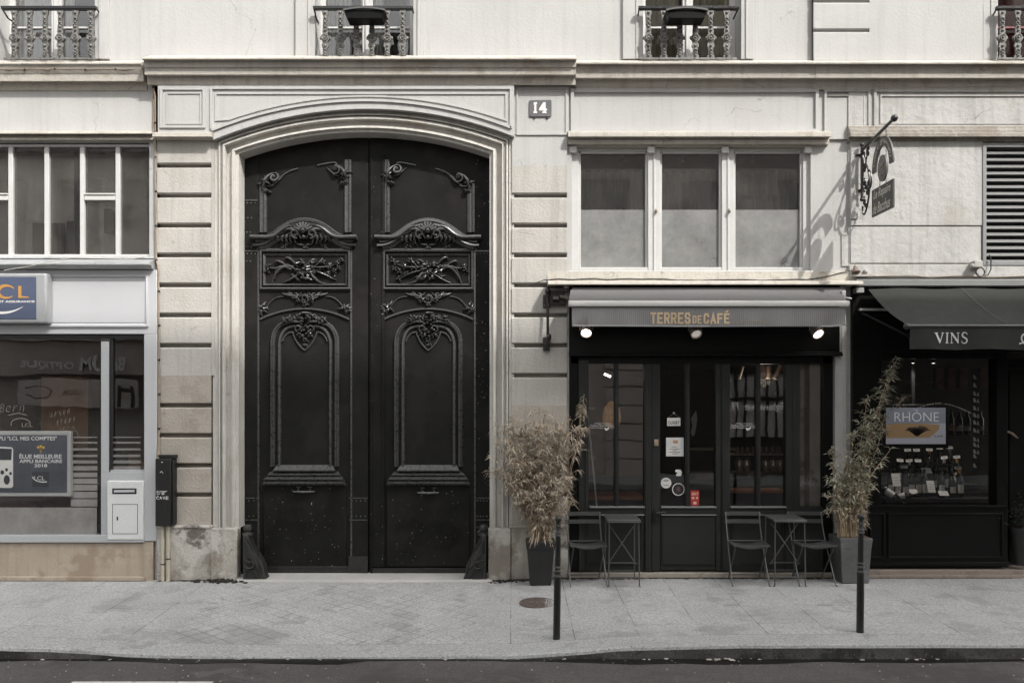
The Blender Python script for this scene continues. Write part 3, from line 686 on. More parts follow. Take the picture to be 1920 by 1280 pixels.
mb = MB(); mb.box(-8.75,-8.0,YO-.3,YO,-.1,3.2); mb.box(-13.4,-12.9,YO-.3,YO,-.1,3.2); obj('pier', mb, mat('opposite_pale_stone', (.62,.57,.52), .85, var=.08), ob)
mb = MB(); mb.box(3.3,17,YO-.3,YO-.12,-.1,3.2); obj('ground_floor', mb, mat('opposite_shop_dark', (.05,.045,.04), .6), oc)
mb = MB(); mb.box(1.4,3.3,YO-.3,YO-.05,-.1,3.2)
for k in range(8): mb.box(2.25,3.25,YO-.05,YO+.03,k*.42,k*.42+.39)
obj('pier', mb, mat('opposite_pale_stone', (.66,.58,.53), .85, var=.08), oc)
mb = MB()
for a_, b_ in ((-30,-13.4),(-8.0,1.4),(17,36)): mb.box(a_,b_,YO-.3,YO,-.1,3.0); mb.box(a_,b_,YO-.4,YO+.06,3.0,3.12); tag(obj('added_low_wall', mb, mat('dark_added_wall', (.09,.09,.085), .8)), 'unseen dark low wall added across a gap left open for sky light', 'wall', 'low dark walls added across the street')  # unseen low walls added where gaps let in sky light
OY = YO-.02
def otext(mb, body, xa, xb, z0, z1, bold=0.):
    """lettering on the opposite front, read from our side; xa..xb in world x with xa > xb"""
    c = MB(); c.text(body, lambda x,y,h: Vector((-x, OY+.10, -y)), (-xa, -z1, -xb, -z0), bold=bold); mb.add(c.v, c.f)
optic = thing('optician_shopfront', 'optician shop across the street mirrored in the bank window', 'shop front', (-10.6,YO,0))
mb = MB(); mb.box(-13.2,-8.75,OY-.1,OY+.05,2.4,3.2); obj('fascia', mb, mat('optician_fascia', (.52,.45,.41), .6), optic)
mb = MB(); otext(mb, 'BLUM', -9.22, -10.25, 2.49, 2.84, .03); otext(mb, 'OPTIQUE', -10.42, -11.72, 2.51, 2.74, .02); obj('lettering', mb, mat('optician_letters', (.9,.9,.88), .5), optic)
mb = MB(); mb.box(-13.2,-8.75,OY-1.2,OY-1.1,-.1,2.5); obj('shop_room', mb, mat('optician_room', (.03,.026,.022), .9), optic)
mb = MB(); mb.box(-11.77,-9.56,OY-.03,OY+.03,1.64,2.28); pn = obj('poster', mb, mat('greige_poster', (.70,.62,.58), .6, bump=0), optic)
mb = MB(); otext(mb, 'DIOR', -10.30, -10.72, 1.90, 2.02, .01)
mb.strip([(-11.6,-2.05),(-11.45,-2.13),(-11.2,-2.1),(-11.0,-1.98),(-11.1,-1.86),(-11.4,-1.82),(-11.6,-1.92)], .012, HALF, lambda x,y,h: Vector((x,OY+.035,-y))); obj('print', mb, INK, pn)
mb = MB(); mb.box(-9.52,-8.92,OY-.03,OY+.03,1.64,2.28); pn = obj('poster', mb, mat('portrait_poster', (.60,.56,.55), .6, bump=0), optic)
mb = MB(); pl_ = lambda x,y,h: Vector((x,OY+.034+h*.002,y)); mb.disc((-9.22,1.98), .14, pl_, 1, 20, .19); obj('portrait', mb, mat('portrait_face', (.55,.47,.42), .7), pn)
mb = MB(); mb.box(-9.36,-9.08,OY+.038,OY+.04,1.99,2.07); mb.box(-9.44,-9.34,OY+.036,OY+.037,1.66,2.12); mb.box(-9.12,-9.02,OY+.036,OY+.037,1.66,2.12); obj('glasses', mb, INK, pn)
flo = thing('florist_shopfront', 'florist shop with pale barred window across the street, mirrored in the café window', 'shop front', (5.8,YO,0))
mb = MB(); mb.box(5.15,6.75,OY-.1,OY-.02,.9,2.44); obj('window_backing', mb, mat('florist_pale_blind', (.82,.79,.77), .8, var=.12, scale=2), flo)
mb = MB()
for x in (5.32,5.56,5.80,6.06,6.30,6.56): mb.box(x,x+.045,OY,OY+.06,.9,2.44)
mb.box(5.1,6.8,OY,OY+.07,1.82,1.89); mb.box(5.1,6.8,OY,OY+.07,2.42,2.55); obj('window_bars', mb, INK, flo)
mb = MB(); otext(mb, 'Eglantine  Fl', 6.50, 5.22, 1.53, 1.76, .0); obj('lettering', mb, mat('florist_letters', (.85,.83,.8), .6, emit=((.85,.83,.8),.5)), flo)
# ------------------------------------------------------------------ carriage door
DD = .215
door = thing('carriage_door', 'tall black double carriage door with carved rococo panels under the arch', 'door', (wx(690),DD,0))
def dp(off=0.): return lambda x, y, h=0.: Vector((wx(x,DD), DD-off-h, wz(y,DD)))
def leafpath(mb, pts, wmax, hmax, off, taper=.6, prof=HALF, start=.25):
    n = len(pts); ws = []; hs = []
    for i in range(n):
        t = i/(n-1); k = (start+(1-start)*min(1,t/.35))*(1 if t < .35 else max(.12, 1-(t-.35)/.65*taper*1.3))
        ws.append(wmax*k); hs.append(max(.3,k))
    mb.strip(pts, [q*1.18 for q in ws], [(u, h*hmax*1.15) for u, h in prof], dp(off), hs=hs)
def scroll(mb, c, r, turns, a0, sgn, w_, h, off, tail=None):
    pts = []; n = int(18*turns)
    for i in range(n+1):
        t = i/n; a = a0+sgn*turns*2*math.pi*(1-t); q = r*(.18+.82*(1-t))
        pts.append((c[0]+q*math.cos(a), c[1]+q*math.sin(a)))
    if tail: pts = tail+pts
    leafpath(mb, pts, w_, h, off, .5, start=.5)
def sprig(mb, x, y, rng, n, L, w_, h, off, a0=0., a1=2*math.pi):
    for k in range(n):
        a = a0+(a1-a0)*(k+rng.uniform(.2,.8))/n; l = L*rng.uniform(.7,1.2); b = rng.uniform(-.5,.5)
        p3 = (x+l*math.cos(a), y+l*math.sin(a)); p1 = (x+l*.4*math.cos(a+b), y+l*.4*math.sin(a+b)); p2 = (x+l*.8*math.cos(a+b*.7), y+l*.8*math.sin(a+b*.7))
        leafpath(mb, bez((x,y),p1,p2,p3,6), w_*rng.uniform(.7,1.2), h*rng.uniform(.7,1.25), off)
def knob(mb, x, y, r, h, off):
    c = dp(off)(x,y,0); q = r*(D+DD)/F; mb.ball(c, q, h, q, 10, 6)
ipts = [(x, y) for x, y in inner]
def arch_y(px):                                             # underside of the arch at the door plane, in door pixels
    X = wx(px,DD)
    for (xa,ya),(xb,yb) in zip(ipts, ipts[1:]):
        if wx(xa) <= X <= wx(xb):
            t = (X-wx(xa))/(wx(xb)-wx(xa)); z = wz(ya)+(wz(yb)-wz(ya))*t
            return CY-(z-H)*F/(D+DD)
    return 300
def make_leaf(side):
    """side -1: the leaf with its centre at 572, +1: at 803.5 (mirror image)"""
    cx = 572. if side < 0 else 803.5
    X = lambda u: cx + u*(-side)                            # u: offset from panel centre, positive towards the meeting stile of the first leaf
    def BX(mb, u0, y0, u1, y1, h0, h1, off=0): 
        a, b = sorted((X(u0), X(u1))); mb.pbox(a, y0, b, y1, DD-h1, DD-h0, ref=DD)
    mb = MB(); lo, hi = (450, 691.2) if side < 0 else (692.8, 926)
    n = 24; top = [(lo+(hi-lo)*i/n) for i in range(n+1)]
    pts = [(lo,1079),(hi,1079)]+[(x, arch_y(min(max(x,IX0+8),IX1-6))-6) for x in reversed(top)]
    mb.pprism(pts, DD, DD+.07, ref=DD)
    leaf = obj('door_leaf', mb, DOORBLACK, door)
    s = MB()                                                # stiles, hinge straps, kick rail
    if side < 0: s.pbox(660,300,690.8,1062,DD-.012,DD,ref=DD); s.pbox(452,300,485,1062,DD-.010,DD,ref=DD)
    else: s.pbox(693.2,290,722,1062,DD-.022,DD,ref=DD); s.pbox(696,290,699,1078,DD-.034,DD-.022,ref=DD); s.pbox(716,290,720,1062,DD-.03,DD-.02,ref=DD); s.pbox(893,300,922,1062,DD-.010,DD,ref=DD)
    obj('stile', s, DOORSCUFF if side > 0 else DOORBLACK, leaf, bevel=.004)
    s = MB()
    if side < 0:
        s.pbox(496,1060,653,1064,DD-.02,DD,ref=DD); s.pbox(478,1062,690,1078.5,DD-.016,DD,ref=DD); s.pbox(654,1042,690,1078,DD-.022,DD,ref=DD)
    else: s.pbox(695,1064,880,1078.5,DD-.026,DD,ref=DD)
    for x in range(500,685,23) if side < 0 else range(702,870,21): s.ball(dp(.024 if side > 0 else .018)(x,1071,0), .010,.006,.010,8,5)
    obj('kick_plate', s, mat('scuffed_black_iron', (.020,.019,.018), .4, var=.3, scale=8, bump=.2, stain=[((.11,.10,.095), 14., .66, .7), ((.13,.06,.03), 9., .72, .7)]), leaf, bevel=.003)
    for y in (375,470,932,973) if side < 0 else (470,932,973):
        s = MB()
        a, b = ((655,690) if y > 900 else (452,484)) if side < 0 else (890,918)
        s.pbox(a, y, b, y+2.2, DD-.018, DD-.008, ref=DD)
        for k in range(4): s.ball(dp(.012)(a+5+k*(b-a-10)/3, y+6 if y < 973 else y-6, 0), .009,.007,.009,8,5)
        if side < 0 and y > 900:
            s.pbox(452,y,484,y+2.2,DD-.018,DD-.008,ref=DD)
            for k in range(3): s.ball(dp(.012)(458+k*9, y+6 if y < 973 else y-6, 0), .009,.007,.009,8,5)
        obj('hinge_strap', s, CARVED, leaf)
    if side < 0:
        s = MB()
        for y in (382,409,436,463,490):
            for x in (463,470): s.ball(dp(.011)(x+(y%2)*2,y,0), .009,.007,.009,8,5)
        obj('hinge_rivets', s, CARVED, leaf)
    # upper panel: side mouldings and shaped head
    s = MB(); pr = [(-1,0),(-.9,.7),(-.45,1),(-.2,.55),(.2,.5),(.5,.8),(.8,.5),(1,0)]
    sgn = -side
    for u in (-79, 80):
        s.strip([(X(u), 300 if u > 0 else 345),(X(u),436)], 8, [(a,b*.030) for a,b in pr], dp(0))
    tp = [(X(-72),349)]+bez((X(-66),350),(X(-52),348),(X(-54),336),(X(-42),330),8)+bez((X(-42),330),(X(-28),318),(X(-10),316),(X(6),314),8)[1:]+bez((X(6),314),(X(30),310),(X(52),303),(X(58),306),8)[1:]+bez((X(58),306),(X(62),318),(X(70),320),(X(73),336),8)[1:]
    for q_ in (tp[:15], tp[-15:]): s.strip(q_, 2.0, [(a,b*.018) for a,b in HALF], dp(0))
    obj('upper_panel_moulding', s, CARVED, leaf)
    r = random.Random(41+side)
    for (u, v, q) in ((-71,342,1),(73,327,-1)):              # carved leaves on the shoulders of the panel
        s = MB(); scroll(s, (X(u+q*14),v-8), 9, 1.3, math.pi*.2, -q*(-side), 3.2, .05, .01)
        leafpath(s, bez((X(u-q*6),v+14),(X(u-q*4),v-4),(X(u+q*4),v-16),(X(u+q*18),v-17),9), 3.6, .055, .01, start=.5)
        leafpath(s, bez((X(u+q*8),v+4),(X(u+q*18),v+4),(X(u+q*22),v-4),(X(u+q*32),v-12),8), 2.4, .035, .005)
        sprig(s, X(u-q*4), v+2, r, 7, 12, 2.8, .05, .01); sprig(s, X(u), v+14, r, 5, 9, 2.6, .045, .01, .2, 2.9); knob(s, X(u+q*14), v-8, 3, .05, .02)
        obj('corner_carving', s, CARVED, leaf)
    # ogee cap with carved shell
    s = MB()
    base = bez((X(-99),444),(X(-62),448),(X(-55),413),(X(0),411),14)+bez((X(0),411),(X(55),413),(X(62),448),(X(99),444),14)[1:]
    def cap(dy, half, h, off, k=1.0): s.strip([(cx+(x-cx)*k, y+dy) for x,y in base], half, [(-1,0),(-1,.6),(-.5,1),(.5,.9),(.9,.35),(1,0)] if side<0 else [(1,0),(1,.35),(.9,.35),(.5,.9),(-.5,1),(-1,.6),(-1,0)], lambda x,y,hh: dp(off)(x,y,hh*h))
    cap(2, 4.5, .04, 0, .86); cap(10, 3.5, .058, 0, .92); cap(17, 3.2, .074, 0, .96)
    s.strip([(X(-99),446),(X(-70),447)]+bez((X(-70),447),(X(-45),447),(X(-45),430),(X(-24),426),8)[1:], [6,6]+[6-.3*i for i in range(8)], [(a,b*.10) for a,b in HALF], dp(0))
    s.strip([(X(99),446),(X(70),447)]+bez((X(70),447),(X(45),447),(X(45),430),(X(24),426),8)[1:], [6,6]+[6-.3*i for i in range(8)], [(a,b*.10) for a,b in HALF], dp(0))
    under = [(x, y+22) for x,y in base[2:-2]]; s.strip(under, 6, [(a,b*.035) for a,b in HALF], dp(0))
    obj('pediment_cap', s, CARVED, leaf)
    r = random.Random(7+side); s = MB(); pc = [(a,b) for a,b in HALF]
    for k in range(7):                                      # shell fan
        a = -math.pi/2+(k-3)*.36; leafpath(s, bez((cx,437),(cx+8*math.cos(a),437+8*math.sin(a)),(cx+15*math.cos(a),437+14*math.sin(a)),(cx+19*math.cos(a),437+18*math.sin(a)),6), 3.6, .05, .055, .1)
    knob(s, cx, 434, 6, .055, .06); knob(s, cx, 446, 4, .04, .05)
    for q in (-1,1):
        leafpath(s, bez((cx+q*5,449),(cx+q*16,425),(cx+q*34,428),(cx+q*52,444),10), 4.2, .05, .05)
        scroll(s, (cx+q*15,440), 9, 1.3, 0 if q > 0 else math.pi, q, 2.8, .04, .06)
        for k in range(5): leafpath(s, bez((cx+q*(14+8*k),438+k*1.4),(cx+q*(17+8*k),446),(cx+q*(19+8*k),450),(cx+q*(15+8*k),455+r.uniform(-2,3)),6), 2.6, .03, .05)
        for k in range(4): sprig(s, cx+q*(26+k*5), 456+k*3-(k%2)*2, r, 3, 6, 1.8, .022, .006)
        leafpath(s, bez((cx,462),(cx+q*6,457),(cx+q*12,462),(cx+q*16,455),7), 2.4, .03, .01)
    sprig(s, cx, 463, r, 5, 8, 2, .03, .008, .3, 2.8)
    obj('shell_carving', s, CARVED, leaf)
    # framed carved panel
    s = MB()
    fr_ = lambda u0,y0,u1,y1: [(min(X(u0),X(u1)),y0),(max(X(u0),X(u1)),y0),(max(X(u0),X(u1)),y1),(min(X(u0),X(u1)),y1)]
    s.strip(fr_(-83,470,84,542), 3.2, [(1,0),(.8,.03),(.2,.036),(-.4,.028),(-1,0)], dp(0), closed=True)
    s.strip(fr_(-76,478,77,534), 2.6, [(1,0),(.7,.012),(-.4,.026),(-1,.0)], dp(0), closed=True)
    BX(s, -90, 466, 91, 470, 0, .012); 
    for u in (-87, 87): BX(s, u-1.6, 448, u+1.6, 1060, 0, .012)
    obj('carved_panel_frame', s, CARVED, leaf)
    s = MB(); o = .004
    for k in range(34):                                     # bundle in the middle
        a = r.uniform(0,6.28); q = r.uniform(0,1)**.7; x = cx+q*26*math.cos(a)-3*sgn; y = 507+q*17*math.sin(a)
        l = r.uniform(9,17); b = r.uniform(0,6.28)
        leafpath(s, bez((x,y),(x+l*.4*math.cos(b+.5),y+l*.3*math.sin(b+.5)),(x+l*.8*math.cos(b+.3),y+l*.6*math.sin(b+.3)),(x+l*math.cos(b),y+l*.7*math.sin(b)),6), r.uniform(2,3.4), r.uniform(.028,.05), o+.01*(1-q))
    for (u0,v0,u1,v1,u2,v2,u3,v3,ww) in ((-18,505,-40,485,-60,520,-62,533,3.4),(-24,507,-48,492,-58,505,-55,524,2.8),(-20,500,-40,500,-66,510,-73,496,2.6),(-14,500,-30,478,-38,482,-36,488,2.8),(-30,503,-48,484,-62,490,-50,496,2.6),(8,505,16,520,26,535,42,531,3.0),(2,500,14,486,24,484,20,492,2.8),(10,500,28,505,46,500,60,496,2.0),(10,506,30,512,42,515,54,524,2.0),(20,500,30,492,34,486,32,483,2.),(-6,512,-20,520,-34,530,-42,530,2.4),(6,512,2,524,14,528,20,522,2.2)):
        leafpath(s, bez((X(u0),v0),(X(u1),v1),(X(u2),v2),(X(u3),v3),10), ww, .042, o, start=.5)
    for (u,v,n_) in ((34,490,5),(46,500,5),(60,494,6),(68,488,5),(56,508,5),(64,503,4),(30,503,5),(42,513,4),(55,522,3),(-66,500,4),(-70,508,3)): sprig(s, X(u), v, r, n_, 7, 2.0, .034, o)
    for k in range(12): knob(s, cx+r.uniform(-16,26)*sgn, 507+r.uniform(-13,17), r.uniform(1.8,3), .045, o+.01)
    obj('foliage_carving', s, CARVED, leaf)
    # ornament below, serpentine line, corner leaves
    s = MB()
    for q in (-1,1):
        leafpath(s, bez((cx+q*43,549),(cx+q*34,556),(cx+q*20,551),(cx+q*10,562),9), 3.2, .034, 0)
        leafpath(s, bez((cx+q*30,546),(cx+q*22,560),(cx+q*12,556),(cx+q*6,548),9), 2.4, .034, 0)
        scroll(s, (cx+q*18,553), 8, 1.1, 0 if q>0 else math.pi, -q, 2.2, .03, 0)
        sprig(s, cx+q*13, 563, r, 6, 7, 2.2, .035, 0); sprig(s, cx+q*30, 553, r, 4, 6, 1.8, .025, 0)
        sprig(s, cx+q*80, 580, r, 7, 11, 2.8, .038, 0); sprig(s, cx+q*76, 576, r, 3, 13, 2.6, .038, 0)
        s.strip(bez((cx+q*72,577),(cx+q*62,560),(cx+q*52,556),(cx+q*40,556),9), 1.3, [(a,b*.018) for a,b in HALF], dp(0))
    scroll(s, (cx,560), 9, 1.4, 0, 1, 2.6, .04, 0); sprig(s, cx, 571, r, 6, 8, 2.4, .04, 0)
    for k in range(8): knob(s, cx+r.uniform(-9,9), 560+r.uniform(-8,12), 2.6, .04, 0)
    obj('garland_carving', s, CARVED, leaf)
    # lower panel: cap line, arched frame, cartouche
    s = MB()
    s.strip(arc(X(-84) if side<0 else X(84),599,X(84) if side<0 else X(-84),599,20,16), 2.0, [(-1,0),(-.9,.022),(.6,.022),(1,0)], dp(0))
    fp = [(X(-60),874),(X(-60),640)]+bez((X(-60),640),(X(-58),612),(X(-38),598),(X(-8),604),10)[1:]
    fq = [(2*cx-x,y) for x,y in fp]
    for path in (fp, fq):
        s.strip(path, 4.2, [(a,b*.04) for a,b in [(-1,0),(-.8,.8),(-.3,1),(0,.6),(.4,.7),(.8,.4),(1,0)]], dp(0))
    ip_ = [(X(-48),874),(X(-48),644)]+bez((X(-48),644),(X(-46),622),(X(-34),609),(X(-12),612),10)[1:]
    for path in (ip_, [(2*cx-x,y) for x,y in ip_]): s.strip(path, 3.4, [(a,b*.026) for a,b in HALF], dp(0))
    hp = bez((X(-42),640),(X(-38),626),(X(-28),622),(X(-22),623),6)+bez((X(-22),626),(X(-16),640),(X(-14),646),(X(0),657),8)
    for path in (hp, [(2*cx-x,y) for x,y in hp]): s.strip(path, 1.7, [(a,b*.022) for a,b in HALF], dp(0))
    obj('arched_panel_moulding', s, CARVED, leaf)
    s = MB()
    for q in (-1,1):
        for k in range(6): sprig(s, cx+q*(8+5.5*k), 597+.35*k*k*.5+r.uniform(-3,3), r, 5, 8, 2.3, .045, .02)
        leafpath(s, bez((cx+q*4,608),(cx+q*16,600),(cx+q*30,603),(cx+q*36,610),9), 2.8, .045, .02)
        scroll(s, (cx+q*11,616), 7, 1.2, 0 if q>0 else math.pi, q, 2.4, .04, .01); sprig(s, cx+q*10, 628, r, 5, 7, 2, .035, .005)
    for k in range(14): knob(s, cx+r.uniform(-9,9), r.uniform(592,632), r.uniform(2,3.6), r.uniform(.04,.07), .01)
    leafpath(s, bez((cx-7,590),(cx-4,586),(cx+4,586),(cx+10,587),6), 2, .05, .02)
    sprig(s, cx, 637, r, 6, 8, 2.2, .035, 0); sprig(s, cx, 644, r, 5, 7, 2, .03, 0, .2, 2.9)
    obj('cartouche_carving', s, CARVED, leaf)
    s = MB()
    for (u, y0, y1, h0, h1) in ((52,871,880,.012,.055),(62,883,888,.03,.05),(68,890,896,.045,.07),(75,898,903,.05,.085),(77,904,906,.03,.05)):
        a, b = sorted((X(-u),X(u))); a2, b2 = sorted((X(-u-6),X(u+6))) if y1 < 900 else (a,b)
        n0 = len(s.v); dq = lambda x,y,h: Vector((wx(x,DD),DD-h,wz(y,DD)))
        s.v += [dq(a,y0,h0*.3),dq(b,y0,h0*.3),dq(b2,y1,h1),dq(a2,y1,h1),dq(a2,y1+2,h1),dq(b2,y1+2,h1),dq(b2,y1+3,0),dq(a2,y1+3,0)]
        s.f += [(n0,n0+1,n0+2,n0+3),(n0+3,n0+2,n0+5,n0+4),(n0+4,n0+5,n0+6,n0+7),(n0,n0+3,n0+4,n0+7),(n0+1,n0+2,n0+5,n0+6)]
    obj('stepped_sill', s, CARVED, leaf)
    s = MB(); BX(s, -77, 906, 78, 1061, 0, .020); obj('bottom_panel', s, DOORSCUFF, leaf, bevel=.006)
    s = MB(); hy = 917 if side < 0 else 919
    for u in (-11, 11):
        s.pbox(cx+u-4,hy-6,cx+u+4,hy-4,DD-.045,DD-.018,ref=DD); s.tube([dp(.02)(cx+u,hy-4,0),dp(.045)(cx+u,hy,0),dp(.06)(cx+u,hy+2,0)], .011)
    s.tube([dp(.06)(cx-20,hy+3,0),dp(.064)(cx,hy+3.5,0),dp(.06)(cx+20,hy+3,0)], [.009,.014,.009]); obj('pull_handle', s, CARVED, leaf)
    return leaf
make_leaf(-1); make_leaf(1)
# ------------------------------------------------------------------ cast iron wheel guards
def wheel_guard(flip, label):
    cx0 = 912 if not flip else 458
    X = lambda px: px if not flip else 458+(912-px)
    rd = -.06; t = thing('wheel_guard', label, 'wheel guard', (wx(X(895),rd), rd, ground(wx(890),rd)))
    pl_ = lambda x,y,h=0.: Vector((wx(X(x),rd), rd+.10-h, wz(y,rd)))
    out = [(912,1000),(904,1000),(901,1008),(896,1022),(889,1034),(880,1048),(874,1060),(872,1078),(868,1085),(884,1085),(884,1076),(888,1070),(896,1068),(902,1071),(905,1077),(905,1085),(912,1085)]
    mb = MB(); a = [pl_(x,y,0) for x,y in out]; b = [pl_(x,y,.15) for x,y in out]; n = len(out); mb.add(a+b, [tuple(range(n)), tuple(range(2*n-1,n-1,-1))]+[(i,(i+1)%n,n+(i+1)%n,n+i) for i in range(n)])
    obj('body', mb, DARKIRON, t, bevel=.008, seg=2)
    mb = MB(); c = pl_(906,1000,.08); mb.lathe([(.055,-.02),(.058,.0),(.03,.02),(.045,.035),(.05,.06),(.035,.09),(.0,.10)], c, 14); obj('finial', mb, DARKIRON, t)
    mb = MB()
    P_ = lambda pts,w_,h: leaf2(mb, pts, w_, h)
    def leaf2(m2, pts, w_, h):
        k = len(pts); m2.strip(pts, [w_*(.4+.6*math.sin(math.pi*min(1,(i+1)/(k)*.9))) for i in range(k)], [(u,v*h*1.1) for u,v in HALF], lambda x,y,hh: pl_(x,y,.15+hh))
    for k in range(6): P_(bez((908,1012+4*k),(901-k,1018+5*k),(894-2*k,1030+5*k),(884-1.5*k+2,1042+5*k),8), 2.2, .02)
    P_([(896+10*math.cos(a/3)*(1-a/24), 1054+10*math.sin(a/3)*(1-a/24)) for a in range(20)], 2.2, .04)
    P_(bez((910,1046),(900,1050),(888,1052),(880,1064),8), 2, .02); P_(bez((910,1070),(906,1062),(890,1064),(882,1078),8), 2, .02)
    P_(bez((902,1004),(897,1022),(880,1042),(874,1078),12), 1.7, .018)
    obj('relief', mb, DARKIRON, t)
    mb = MB(); mb.slab([(885,1086),(885,1074),(889,1068),(896,1066),(902,1069),(904,1075),(904,1086)], lambda x,y,h=0.: Vector((wx(X(x),rd), rd-.0505-h, wz(y,rd))), 0, .003); obj('painted_hole_dark', mb, INK, t)  # black plate paints the darkness of the hole at the foot
    return t
wheel_guard(False, 'cast iron wheel guard beside the bamboo plant, foot of the arch')
wheel_guard(True, 'cast iron wheel guard at the bank side foot of the arch')
# ------------------------------------------------------------------ house number
t = thing('house_number_plate', 'grey enamel house number plate reading 14 on the pier', 'house number', P(1013,220,0,-.03))
mb = MB(); pl_ = lambda x,y,h=0.: Vector((wx(x,-.03), -.034-h, wz(y,-.03)))
mb.slab([(992,191),(994,189),(1032,188),(1034,190),(1034,218),(1032,220),(994,220),(992,218)], pl_, 0, .012); obj('plate', mb, mat('grey_enamel', (.115,.115,.12), .45, var=.2, scale=15, bump=.05, stain=((.3,.29,.28), 20., .66, .5)), t, bevel=.003)
mb = MB()
for q in ([(1001,193),(1007,193),(1007,196.5),(1005.6,196.5),(1005.6,210),(1007,210),(1007,213.5),(1000,213.5),(1000,210),(1001.6,210),(1001.6,197.5),(1000,197.5)],
          [(1018.6,193),(1023,193),(1023,205),(1025.5,205),(1025.5,208.5),(1023,208.5),(1023,210.5),(1024.5,210.5),(1024.5,213.5),(1016.5,213.5),(1016.5,210.5),(1018.6,210.5),(1018.6,208.5),(1010.5,208.5),(1010.5,205)]):
    mb.slab(q, pl_, .012, .0145)
obj('numerals', mb, WHITEINK, t)
mb = MB()
for x in (1002,1026): mb.ball(pl_(x,222,.006), .012,.01,.012,8,6)
obj('fixing_screw', mb, BLACKIRON, t)
# ------------------------------------------------------------------ balcony railings and window boxes
def baluster(mb, px, d):
    x = wx(px,d); z0 = wz(112,d)-.03; zz = lambda py: wz(py,d)
    prof = [(108,6.5),(104,6.5),(103,4.6),(96,4.4),(90,4.4),(88,6.2),(84,6.8),(81,5.0),(79,5.2),(64,4.2),(60,5.2),(52,4.6),(40,3.6),(30,3.9),(27,5.2),(24,6.0),(19,6.0)]
    outl = [(p,w_) for p,w_ in prof]
    pts = [Vector((x-w_*D/F, d, zz(p))) for p,w_ in outl]+[Vector((x+w_*D/F, d, zz(p))) for p,w_ in reversed(outl)]
    n = len(pts)
    mb.prism(pts, (0,0,0), (0,.022,0))
    S_ = D/F
    for (py, r) in ((71,8.2),): mb.lathe([(r*S_,0),(r*S_,.03)], (x,d-.006,zz(py)), 16, axis=(0,1,0)); mb.lathe([(r*S_*.78,0),(r*S_*.62,-.012),(r*S_*.3,-.004),(r*S_*.2,-.02)], (x,d-.006,zz(py)), 14, axis=(0,1,0))
    for sx in (-1,1): mb.ball((x+sx*8.5*S_,d+.01,zz(71)), .012,.012,.02,8,6)
    for py in (24,34,42,50,57,86,93,99,104): mb.ball((x,d-.002,zz(py)), 2.6*S_,.014,2.6*S_,8,6)
    for py in (38,46,96,101):
        for sx in (-1,1): mb.ball((x+sx*2.4*S_,d-.002,zz(py)), 1.3*S_,.010,1.8*S_,8,5)
def railing(label, x0, x1, bx, d=-.11, left=True):
    t = thing('balcony_railing', label, 'railing', (wx((x0+x1)/2,d), d, wz(112,d)))
    mb = MB(); mb.pbox(x0,12,x1,17.5,d-.012,d+.03,ref=d); mb.pbox(x0+3,17.5,x1-3,19.5,d-.004,d+.022,ref=d)
    if left: mb.tube([P(x0+1.5,16,d),P(x0+1.5,26,d,.0),P(x0+1.5,26,d,.12)], .009)
    mb.tube([P(x1-1.5,16,d),P(x1-1.5,20,d,.1)], .009)
    obj('handrail', mb, BLACKIRON, t, bevel=.003)
    for b in bx:
        m = MB(); baluster(m, b, d); obj('baluster', m, GREYIRON, t)
    mb = MB(); mb.pbox(x0+4,108,x1-4,111.5,d,d+.022,ref=d); obj('bottom_rail', mb, GREYIRON, t)
    return t
railing('ornate cast iron balcony railing above the bank, without a window box', 2, 181, [26,55,84,112.5,141,170])
railing('ornate balcony railing with a black window box, above the carriage arch', 587, 775, [609.5,638,668,697,726,755])
railing('ornate balcony railing with a black window box, above the café', 1197, 1386, [1216,1245,1274.5,1304,1333,1363])
railing('balcony railing in front of the red curtained window', 1868, 2056, [1880,1909,1938,1968,1997,2026])
def window_box(label, cx_):
    d = -.30; t = thing('window_box', label, 'planter', (wx(cx_,d), d+.09, wz(42,d)))
    mb = MB(); k = [(cx_-37,19),(cx_+37,19),(cx_+33,35),(cx_-33,35)]
    a = [(wx(x,d),d,wz(y,d)) for x,y in k]; b = [(wx(x,d),d+.17,wz(y,d)) for x,y in k]
    mb.add(a+b, [(3,2,1,0),(2,6,5,1),(3,7,6,2),(0,4,7,3),(4,5,6,7)]); obj('trough', mb, mat('black_plastic', (.005,.005,.005), .5, bump=.03, spec=.12), t, bevel=.006)
    mb = MB(); top = arc(cx_-39,20,cx_+39,20,4.5,12)
    mb.strip(top, 1.6, [(-1,0),(-1,.02),(1,.02),(1,0)], lambda x,y,h: Vector((wx(x,d), d-h, wz(y,d))))
    mb.pbox(cx_-39,18,cx_+39,20,d,d+.18,ref=d); obj('rim', mb, mat('grey_plastic_rim', (.09,.09,.09), .5, bump=0), t)
    mb = MB()
    for s_ in (-22,20): mb.tube([P(cx_+s_,20,d,d+.02),P(cx_+s_,9,d,d+.10),P(cx_+s_,10,d,-.08)], .004)
    obj('hanger', mb, BLACKIRON, t)
window_box('black window box hung on the railing above the carriage arch', 683)
window_box('black window box hung on the railing above the café', 1288)
mb = MB()
